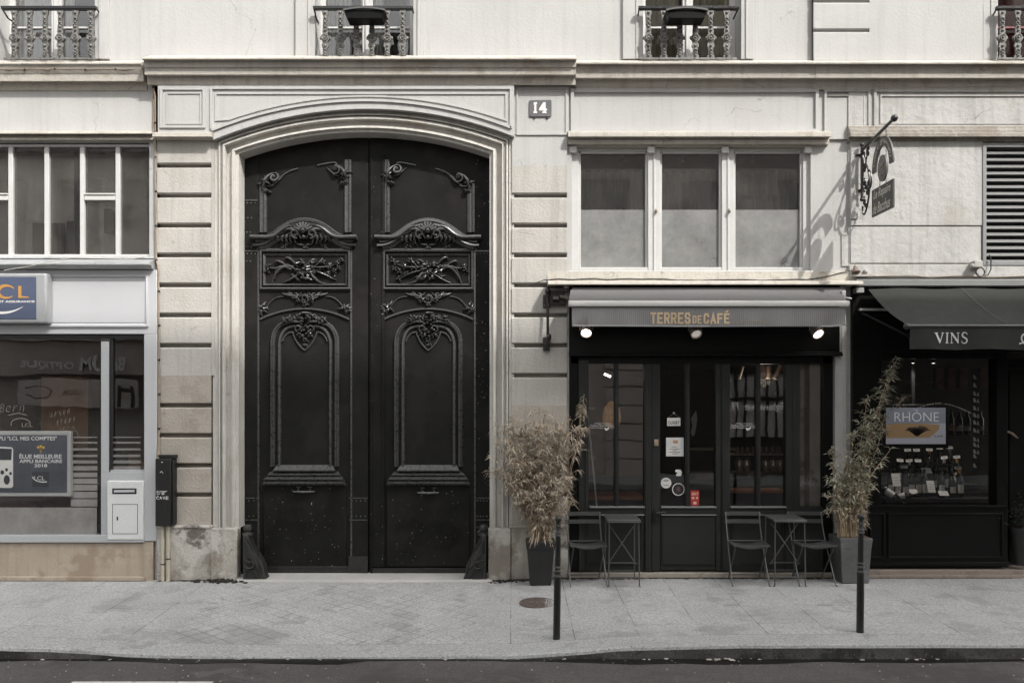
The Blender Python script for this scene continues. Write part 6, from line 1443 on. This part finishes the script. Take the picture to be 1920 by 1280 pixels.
t = thing('wall_siren', 'rusty horn and round pale cap on the ledge above the wine shop corner', 'siren', P(1608,515,0,-.06)); mb = MB(); mb.lathe([(.045,0),(.03,.03),(.012,.08)], P(1605,511,-.1), 12, axis=(0,.4,1)); obj('horn', mb, mat('rusty_horn', (.16,.12,.10), .7, var=.3, scale=12), t)
mb = MB(); mb.ball(P(1623,509,-.05),.026,.024,.026,12,8); mb.box(wx(1598,-.06),wx(1632,-.06),-.1,-.03,wz(519,-.06),wz(515,-.06)); obj('cap', mb, mat('pale_cap', (.36,.34,.31), .6), t)
# ------------------------------------------------------------------ wine shop front
ws = thing('wine_shopfront', 'black painted wine shopfront with a big display window and panelled base', 'shop front', (wx(1760),0,wz(1060)))
Wb = lambda mb,a,b,c,e,d0,d1: mb.pbox(a,b,c,e,d0,d1,ref=-.05)
mb = MB(); Wb(mb,1598,536,2700,660,-.06,.1); Wb(mb,1598,660,1652,1056,-.06,.1); Wb(mb,1652,660,1880,672,-.05,.1); Wb(mb,1868,660,1888,1056,-.06,.1); Wb(mb,1888,672,1960,690,.08,.14); Wb(mb,1612,575,2700,580,-.075,-.06)
obj('frame', mb, SHOPBLACK, ws, bevel=.004)
mb = MB(); Wb(mb,1627,948,1888,1062,-.07,.1); Wb(mb,1630,946,1886,951,-.09,-.06); Wb(mb,1622,1052,1888,1058,-.10,-.06)
for a,b in ((1630,1655),(1664,1876)):
    mb.strip([(a,962),(b,962),(b,1043),(a,1043)], 1.8, [(-1,0),(-.6,.016),(.5,.016),(1,0)], lambda x,y,h: Vector((wx(x,-.05),-.07-h,wz(y,-.05))), closed=True)
obj('stall_riser', mb, SHOPBLACK, ws, bevel=.004)
mb = MB(); mb.box(wx(1650),wx(1872),.02,.03,wz(950),wz(668)); obj('pane', mb, glass_mat('wine_glass', 1.55), ws)
mb = MB(); mb.pbox(1888,690,1990,1056,.10,.14); mb.pbox(1893,700,1985,1050,.09,.10); obj('door', mb, SHOPBLACK, ws)
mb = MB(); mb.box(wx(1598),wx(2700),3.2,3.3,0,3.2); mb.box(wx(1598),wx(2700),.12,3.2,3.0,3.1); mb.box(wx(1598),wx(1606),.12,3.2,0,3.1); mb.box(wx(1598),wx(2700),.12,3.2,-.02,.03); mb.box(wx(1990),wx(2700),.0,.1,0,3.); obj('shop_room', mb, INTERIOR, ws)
mb = MB(); steps = [(.16,.42,1.06),(.42,.62,1.10),(.62,.82,1.16),(.82,1.06,1.24)]
def zrow(py, d): return wz(py, d)
ROW = {'D':(.28, zrow(932,.28)), 'C':(.50, zrow(921,.50)), 'B':(.70, zrow(906,.70)), 'A':(.90, zrow(888,.90))}
for (k,(dd,z)) in ROW.items(): mb.box(wx(1650,.3),wx(1862,.3),dd-.12,dd+.10 if k != 'A' else dd+.2,.3,z)
obj('display_steps', mb, mat('dark_display_cloth', (.010,.009,.009), .9, var=.4, scale=8), ws)
mb = MB()
for z, a, b in ((wz(757,1.6),1655,1730),(wz(815,1.5),1780,1868),(wz(716,1.4),1680,1765)): mb.box(wx(a,1.5),wx(b,1.5),1.5,1.8,z-.02,z)
obj('shelf', mb, mat('dim_red_shelf', (.10,.045,.035), .6), ws)
mb = MB()
for x in (1640,1756,1778,1800,1840): mb.box(wx(x,2.),wx(x+14,2.),2.,2.1,wz(728,2.),wz(690,2.))
obj('hanging_panels', mb, mat('dim_terracotta', (.16,.08,.055), .8, var=.4, scale=4), ws)
for px_, lab in ((1712,'small lit display lamp at the top of the wine window, near the bamboo'),(1750,'small lit display lamp at the top of the wine window, near the striped strip')):
    c = P(px_,680,.25); t = thing('display_lamp', lab, 'lamp', c); mb = MB(); mb.lathe([(.02,.0),(.025,.04),(.025,.07)], c, 12); obj('can', mb, SHOPBLACK, t); mb = MB(); mb.lathe([(.018,-.004),(.001,-.006)], c, 10, caps=False); obj('bulb', mb, emit_mat('display_bulb', (1,.9,.75), 3.), t)
    l = bpy.data.lights.new('display_glow', 'SPOT'); l.energy = 9; l.spot_size = R(100); l.spot_blend = .7; l.shadow_soft_size = .03; l.color = (1,.93,.84); o = bpy.data.objects.new('display_glow', l); COL.objects.link(o); o.location = (0,.0,-.01); o.parent = t; o.rotation_euler = Vector((0,.12,-1)).to_track_quat('-Z','Y').to_euler()
BG = mat('dark_bottle_glass', (.008,.010,.007), .12, var=.2, bump=0, spec=.6); CAPS = [mat('gold_capsule', (.42,.24,.08), .4, bump=0), mat('white_capsule', (.45,.44,.42), .4, bump=0), mat('black_capsule', (.012,.012,.012), .35, bump=0)]
LABM = [mat('cream_label', (.62,.59,.53), .75, var=.06, scale=30, bump=0), mat('white_label', (.68,.67,.65), .75, var=.05, scale=30, bump=0)]
CARD = mat('white_price_card', (.72,.71,.69), .7, var=.05, scale=20, bump=0)
r = random.Random(77)
def bottle(px, row, label, lab=True, cap=2, card=None, h=.30, grp=None, lm=0, tall=.085):
    dd, z0 = ROW[row]; dd += r.uniform(-.02,.02); c = Vector((wx(px,dd),dd,z0)); t = thing('wine_bottle', label, 'bottle', c, group=grp)
    k = h/.30; mb = MB(); mb.lathe([(.034,0),(.037,.008),(.037,.185*k),(.030,.215*k),(.015,.235*k),(.0135,.292*k),(.0155,.294*k),(.0155,.30*k)], c, 14); obj('glass', mb, BG, t)
    mb = MB(); mb.lathe([(.0145,.245*k),(.0142,.292*k),(.0162,.293*k),(.0162,.302*k),(.002,.303*k)], c, 12); obj('capsule', mb, CAPS[cap], t)
    if lab:
        mb = MB(); n = 8
        for i in range(n):
            a0, a1 = -2.5+1.9*i/n, -2.5+1.9*(i+1)/n; q = .0378
            mb.quad(*[c+Vector((q*math.cos(a),q*math.sin(a),zz)) for a,zz in ((a0,.05),(a1,.05),(a1,.05+tall*k),(a0,.05+tall*k))])
        L = obj('label', mb, LABM[lm], t)
        mb = MB(); q = .0382
        for zz, w_ in ((.05+tall*k*.72,.5),(.05+tall*k*.45,.35)):
            for i in range(4): a0 = -1.57-.4*w_+.2*w_*i; a1 = a0+.2*w_; mb.quad(*[c+Vector((q*math.cos(a),q*math.sin(a),v)) for a,v in ((a0,zz),(a1,zz),(a1,zz+.006),(a0,zz+.006))])
        obj('label_print', mb, INK, L)
    if card is not None:
        ct = Vector((wx(card[0],dd-.05), dd-.05, wz(card[1],dd-.05)))
        w_ = .037; hh = .016; a = R(card[2]); ux = Vector((math.cos(a),0,math.sin(a))); uz = Vector((.25*0,.35,1)).normalized()
        q = thing('price_card', card[3], 'price card', ct, group='price cards in the wine window')
        mb = MB(); mb.prism([ct-ux*w_-uz*hh, ct+ux*w_-uz*hh, ct+ux*w_+uz*hh, ct-ux*w_+uz*hh], (0,0,0), (0,.002,0)); obj('card', mb, CARD, q)
        mb = MB(); o_ = Vector((0,-.001,0)); mb.prism([ct+o_+ux*x+uz*z for x,z in ((-.02,.0),(.015,.0),(.015,.006),(-.02,.006))], (0,0,0), (0,.0005,0)); mb.tube([ct+Vector((0,.001,0)), c+Vector((0,-.014,.26*k))], .0015, 4); obj('print', mb, INK, q)
cx4 = lambda x: 1600+x/4.265
cy4 = lambda y: 660+y/4.265
GRP = 'dark bottles standing behind price cards'
for x, y, row, cap, wd in ((435,778,'A',2,'first card of the top row, nearest the bamboo'),(505,778,'A',2,'second card of the top row'),(608,775,'A',0,'third card of the top row, above a gold capsule'),(690,760,'A',2,'fourth card of the top row'),(770,757,'A',1,'last card of the top row, below the screen corner'),
                        (375,860,'B',2,'first of three in line on the second row'),(447,862,'B',1,'middle of three in line on the second row'),(517,862,'B',2,'last of three in line on the second row'),(727,838,'B',1,'tilted card above a white capsule on the second row'),(828,833,'B',0,'card nearest the striped strip, above a gold capsule'),
                        (408,912,'C',2,'single card below the line of three'),(838,922,'C',0,'tilted card over the bottle with the gold neck')):
    z = cy4(y); dd, z0 = ROW[row]
    bottle(cx4(x), row, 'dark wine bottle under the '+wd.replace('card','price card',1).replace(', nearest the bamboo','').replace(', above a gold capsule',''), row != 'A', cap, (cx4(x), z+1, r.choice((-4,-2,3,7)), 'white price card: '+wd), max(.24,min(.36,(wz(z+5,dd)-z0))), None)
for i, (x, y, lm, big, wd) in enumerate(((295,1035,0,0,'with a cream label at the bamboo end of the front row'),(460,1035,0,0,'with a wide cream label in the front row'),(515,1078,0,0,'with a striped cream label, left of a matching one'),(567,1080,0,0,'with a striped cream label, right of a matching one'),(850,1095,0,1,'with a gold neck and a bird label at the front'),(745,1000,1,0,'with a small white label behind the front row'),(700,1060,1,0,'with a white label beside the large paper card'),(410,1010,1,0,'with a triangular white label near the large card'))):
    row = 'D' if y > 1030 else 'C'; bottle(cx4(x), row, 'dark wine bottle '+wd, True, 0 if big else 2, None, .30, None, lm, .09)
for i, (x, row) in enumerate(((330,'C'),(365,'B'),(475,'C'),(545,'C'),(585,'B'),(610,'C'),(655,'C'),(665,'B'),(690,'C'),(780,'C'),(790,'B'),(350,'D'),(410,'D'),(700,'D'),(790,'D'))):
    bottle(cx4(x), row, 'dark wine bottle half hidden among the rows of the display', True, 2, None, .26 if row == 'D' else .29, 'half hidden bottles in the wine display', i % 2, .075)
def paper(x0, y0, x1, y1, label, d=.20):
    a = [(x0,y0),(x1,y0),(x1,y1),(x0,y1)]; mb = MB(); q = [P(cx4(x)+(0),cy4(y),d) for x,y in a]; e = Vector((0,.05,0)); q = [q[0]+e,q[1]+e,q[2],q[3]]; mb.prism(q, (0,0,0), (0,.003,0)); o = obj('display_card', mb, CARD); tag(o, label, 'card')
    mb = MB()
    for k in range(3):
        z = .3+.2*k; b = [q[0]+(q[3]-q[0])*z+(q[1]-q[0])*.2, q[0]+(q[3]-q[0])*z+(q[1]-q[0])*.8]; o_ = Vector((0,-.0015,-.004)); mb.quad(b[0]+Vector((0,-.0015,0)),b[1]+Vector((0,-.0015,0)),b[1]+o_,b[0]+o_)
    obj('print', mb, mat('grey_print', (.3,.3,.3), .8), o)
paper(318,972,383,1072,'large white tasting card at the bamboo end of the display')
paper(600,1030,660,1122,'large white tasting card in the middle of the front row')
paper(458,1100,522,1135,'tilted white card lying on the dark cloth'); paper(556,928,634,970,'wide pale card standing between the rows', .42); paper(805,990,830,1035,'narrow white card beside the bird label bottle', .3); paper(693,1112,768,1146,'crumpled white card at the front edge of the cloth', .18)
for x, y, a, lab in ((310,1140,-50,'wine bottle lying on its side nearest the bamboo'),(400,1152,20,'wine bottle lying on its side with a white label')):
    c = P(cx4(x),cy4(y),.2); t = thing('wine_bottle', lab, 'bottle', c); ax = Vector((math.cos(R(a)),-.5,math.sin(R(a))*.7)).normalized()
    mb = MB(); mb.lathe([(.034,-.12),(.037,-.11),(.037,.04),(.03,.07),(.014,.09),(.014,.15)], c, 14, axis=ax); obj('glass', mb, BG, t); mb = MB(); mb.lathe([(.0378,-.07),(.0378,.02)], c, 14, axis=ax, caps=False); obj('label', mb, LABM[1], t)
for x, y in ((800,590),(868,630),(930,640),(1035,650)):
    c = P(cx4(x),815,1.5,1.55); t = thing('wine_bottle', 'dim bottle standing on the back shelf beside the screen', 'bottle', c, group='dim bottles on the back shelf')
    mb = MB(); mb.lathe([(.036,0),(.038,.19),(.016,.235),(.016,.3)], c, 12); obj('glass', mb, BG, t); mb = MB(); mb.lathe([(.0386,.05),(.0386,.11)], c, 12, caps=False); obj('label', mb, mat('orange_label', (.42,.25,.13), .7) if x < 850 else LABM[0], t)
for i, x in enumerate((350,400,425,458)):
    c = P(cx4(x),757,1.6,1.62); mb = MB(); mb.box(c.x-.04,c.x+.035,1.58,1.66,c.z,c.z+.10+.02*(i%2)); tag(obj('wine_box', mb, mat('dull_cream_box', (.40,.37,.32), .8, var=.1), None, bevel=.004), 'small cream carton on the shelf above the screen', 'box', 'cartons on the shelf above the screen')
# screen
t = thing('television', 'flat screen in the wine window advertising a Rhône wine', 'television', P(1720,838,.30)); TD = .30
mb = MB(); mb.pbox(1656,758,1779,840,TD,TD+.06); obj('case', mb, SHOPBLACK, t, bevel=.006)
tp = lambda x,y,h=0.: Vector((wx(x,TD),TD-.001-h,wz(y,TD)))
mb = MB(); mb.slab([(1661,764),(1773,764),(1773,832),(1661,832)], tp, 0, .001); obj('screen', mb, emit_mat('screen_grey', (.115,.125,.15), .3), t)
mb = MB(); mb.slab([(1661,795),(1773,793),(1773,832),(1661,832)], tp, .001, .0015); obj('pale_band', mb, emit_mat('screen_pale', (.19,.19,.215), .32), t)
mb = MB(); mb.slab([(1661,795),(1690,793),(1735,794),(1762,796),(1760,804),(1752,813),(1742,820),(1661,821)], tp, .0016, .002); obj('orange_picture', mb, emit_mat('screen_orange', (.16,.105,.055), .32), t)
mb = MB(); rr = random.Random(4)
for k in range(11):
    a = math.pi*(1.04+.92*k/10.); q = 22+rr.uniform(-4,4); mb.strip(bez((1719,816),(1719+q*.4*math.cos(a),812+q*.5*math.sin(a)),(1719+q*.9*math.cos(a),803+q*.35*math.sin(a)),(1719+1.15*q*math.cos(a),808+q*.3*math.sin(a)),7), [2.2-.25*i for i in range(8)], [(-1,.0024),(1,.0024)], tp)
mb.text('4,50€', tp, (1751,815,1768,820), h=.0024); obj('picture_detail', mb, mat('screen_dark', (.02,.015,.01), .6, bump=0), t)
mb = MB(); mb.text('RHÔNE', tp, (1677,768,1760,790), bold=-.012, h=.0024); obj('lettering', mb, emit_mat('screen_letters', (.38,.38,.39), .3), t)
mb = MB(); mb.box(wx(1712,TD),wx(1718,TD),TD+.03,TD+.06,wz(760,TD),3.0); obj('mount', mb, BLACKIRON, t)
# lettering on the glass, striped strip
mb = MB(); wp = lambda x,y,h=0.: Vector((wx(x,0),.018-h,wz(y,0))); body = 'Nouvelle Boutique Ouverte 24/24h : www.lerepairedebacchus.com'; nb = len(body)
for i, c_ in enumerate(body):
    if c_ == ' ': continue
    u = (i+.5)/nb; x = 1703+121*u; y = 774-18*math.sin(math.pi*min(1,u*1.0))**1.0+ (2*u); sl = -18*math.pi*math.cos(math.pi*u)/121
    big = c_.isupper() or c_.isdigit() or c_ in 'bdhltk'
    hw = .85 if c_ not in 'il.:' else .3
    mb.text(c_, wp, (x-hw,y-(2.6 if big else 1.8),x+hw,y), h=.001)
tag(obj('window_lettering', mb, WHITEINK), 'arc of tiny white lettering on the wine shop window', 'lettering')
t = thing('striped_strip', 'vertical strip of white dashes hanging in the wine window', 'banner', P(1830,882,.04))
mb = MB(); mb.slab([(1822,696),(1839,696),(1839,886),(1822,886)], lambda x,y,h=0.: Vector((wx(x,.04),.05-h,wz(y,.04))), 0, .004); obj('backing', mb, INK, t)
mb = MB(); fp_ = lambda x,y,h=0.: Vector((wx(x,.04),.045-h,wz(y,.04)))
for i, y in enumerate((200,265,332,385,448,505,562,625,697,740,795,832,908)):
    q = cy4(y); mb.slab([(1825,q-4),(1828,q-4.5),(1831.5,q+2.5),(1831.5,q+4),(1825.5,q+3)], fp_, .001, .002)
    if 1 < i < 11: mb.slab([(1832.8,q-2),(1835,q-2),(1836.4,q+5),(1833.4,q+5)], fp_, .001, .002)
obj('dashes', mb, WHITEINK, t)
mb = MB(); mb.tube([P(1887,808,.05),P(1897,812,.05),P(1908,821,.05)], [.030,.028,.016], 8, flat=.4); tag(obj('rolled_paper', mb, mat('tan_paper', (.45,.36,.28), .8)), 'pale rolled paper stuck by the wine shop door', 'paper')
t = thing('potted_shrub', 'dim small shrub in a dark pot in the wine shop doorway', 'potted plant', (wx(1912,-.05),-.0,G(1912,0))); pc = wx(1912,-.02)
mb = MB(); mb.lathe([(.07,.16),(.10,.50),(.11,.50),(.11,.54)], (pc,-.05,0), 16); obj('pot', mb, mat('dark_pot', (.02,.019,.018), .6), t)
lv = Leaves(); rr = random.Random(6)
for k in range(260): p = Vector((pc+rr.gauss(0,.07),-.05+rr.gauss(0,.05),.58+abs(rr.gauss(0,.10)))); lv.leaf(p, rnd_dir(rr,-.2,.9), rr.uniform(.03,.06), .012, .2)
obj('foliage', lv, leaf_mat('dark_shrub_leaf', (.03,.04,.028), (.05,.055,.04)), t); mb = MB(); mb.tube([(pc,-.05,.5),(pc+.01,-.05,.62)], .012); obj('stem', mb, CABLEDARK, t)
# awning of the wine shop
t = thing('wine_awning', 'dark extended wine shop awning lettered VINS', 'awning', (wx(2000),-.1,3.0))
d0, d1 = -.13, -1.02; x0 = 668*(D+d0)/F; x1 = wx(2500,d0); z0 = wz(541,d0); z1 = wz(611,d1)
mb = MB(); nx, ny = 60, 10
for j in range(ny+1):
    for i in range(nx+1):
        u, v = i/nx, j/ny; x = x0+(x1-x0)*u; mb.v.append(Vector((x, d0+(d1-d0)*v, z0+(z1-z0)*v-.035*math.sin(math.pi*v)*(1+.35*math.sin(x*4.2))-.006*math.sin(x*9+v*3))))
for j in range(ny):
    for i in range(nx): a = j*(nx+1)+i; mb.f.append((a,a+1,a+nx+2,a+nx+1))
obj('canvas', mb, AWNDARK, t)
mb = MB()
for xs_ in (x0+.95, x0+2.15, x0+3.3):
    pv = None
    for j in range(13):
        v = j/12; q = Vector((xs_, d0+(d1-d0)*v-.004, z0+(z1-z0)*v-.035*math.sin(math.pi*v)*(1+.35*math.sin(xs_*4.2))-.006*math.sin(xs_*9+v*3)+.004))
        if pv: mb.quad(pv, pv+Vector((.012,0,0)), q+Vector((.012,0,0)), q)
        pv = q
obj('seams', mb, mat('awning_seam', (.055,.057,.052), .85), t)
VW = lambda x,y,h=0.: Vector((wx(x,d1), d1-.012-h+.012*math.sin(x*.06)*(y-612)/40+.008*math.sin(x*.17+y*.1)*(y-612)/40, wz(y,d1)))
mb = MB(); nx, ny = 120, 6
for j in range(ny+1):
    for i in range(nx+1):
        x = 1705.5+(2480-1705.5)*i/nx; y = 616+39*j/ny
        if j == ny: y += .8*math.sin(x*.05)
        mb.v.append(VW(x,y))
for j in range(ny):
    for i in range(nx): a = j*(nx+1)+i; mb.f.append((a,a+1,a+nx+2,a+nx+1))
va = obj('valance', mb, AWNDARK, t)
mb = MB(); mb.tube([Vector((x0-.005,d1,z1-.004)),Vector((x1,d1,z1-.004))], .022, 10); mb.ball((x0-.01,d1,z1-.004),.032); obj('front_bar', mb, mat('dark_bar', (.03,.03,.029), .4), t)
mb = MB(); mb.pbox(1604,524,2600,537,-.13,-.03,ref=-.1); obj('cassette', mb, mat('grey_cassette', (.20,.205,.20), .45, bump=.02), t, bevel=.008)
mb = MB(); mb.tube([Vector((wx(1614,-.12),-.12,wz(586,-.12))),Vector((x0+.30,-.55,z1-.10)),Vector((x0+.08,d1+.03,z1-.03))], .016); obj('folding_arm', mb, SHOPBLACK, t)
mb = MB(); mb.pbox(1612,578,1678,582,-.16,-.12); obj('arm_rail', mb, mat('grey_arm', (.30,.30,.29), .5), t); mb = MB(); mb.pbox(1606,539,1620,548,-.16,-.06); obj('end_cap', mb, mat('grey_cap', (.3,.3,.29), .5), t)
mb = MB(); S = lambda pts: mb.poly(pts, VW, .004)
S([(1750,623.5),(1757,623.5),(1757,624.5),(1755.4,625),(1760.2,638),(1764.6,625),(1762.8,624.5),(1762.8,623.5),(1768,623.5),(1768,624.5),(1766.4,625),(1760,643.5),(1758.6,643.5),(1752,625),(1750,624.5)])
S([(1771,623.5),(1777.5,623.5),(1777.5,624.5),(1775.6,625),(1775.6,642),(1777.5,642.5),(1777.5,643.5),(1771,643.5),(1771,642.5),(1772.9,642),(1772.9,625),(1771,624.5)])
S([(1780.5,623.5),(1784.5,623.5),(1794.3,637.5),(1794.3,625),(1792.4,624.5),(1792.4,623.5),(1797.6,623.5),(1797.6,624.5),(1795.8,625),(1795.8,643.8),(1794.6,643.8),(1783.6,628),(1783.6,642),(1785.4,642.5),(1785.4,643.5),(1780.5,643.5),(1780.5,642.5),(1782.2,642),(1782.2,625.5),(1780.5,624.5)])
sp_ = bez((1812.4,627.5),(1811.6,622),(1802.6,622),(1802.8,627.8),8)+bez((1802.8,627.8),(1803,634),(1813,632.5),(1812.8,638.6),8)[1:]+bez((1812.8,638.6),(1812.6,645),(1802.6,645),(1801.8,638.8),8)[1:]
mb.strip(sp_, [.5+.95*abs(math.sin(math.pi*i/24.)) for i in range(25)], [(-1,.004),(1,.004)], VW)
mb.strip([(1924+12*math.cos(a/5)*(1-.01*a), 634-9*math.sin(a/5)) for a in range(4,30)], 1.4, [(-1,.004),(1,.004)], VW); mb.strip(bez((1910,645),(1916,640),(1924,646),(1936,642),8), 1.2, [(-1,.004),(1,.004)], VW)
obj('lettering', mb, mat('awning_white_letters', (.55,.54,.52), .7, bump=0), va)
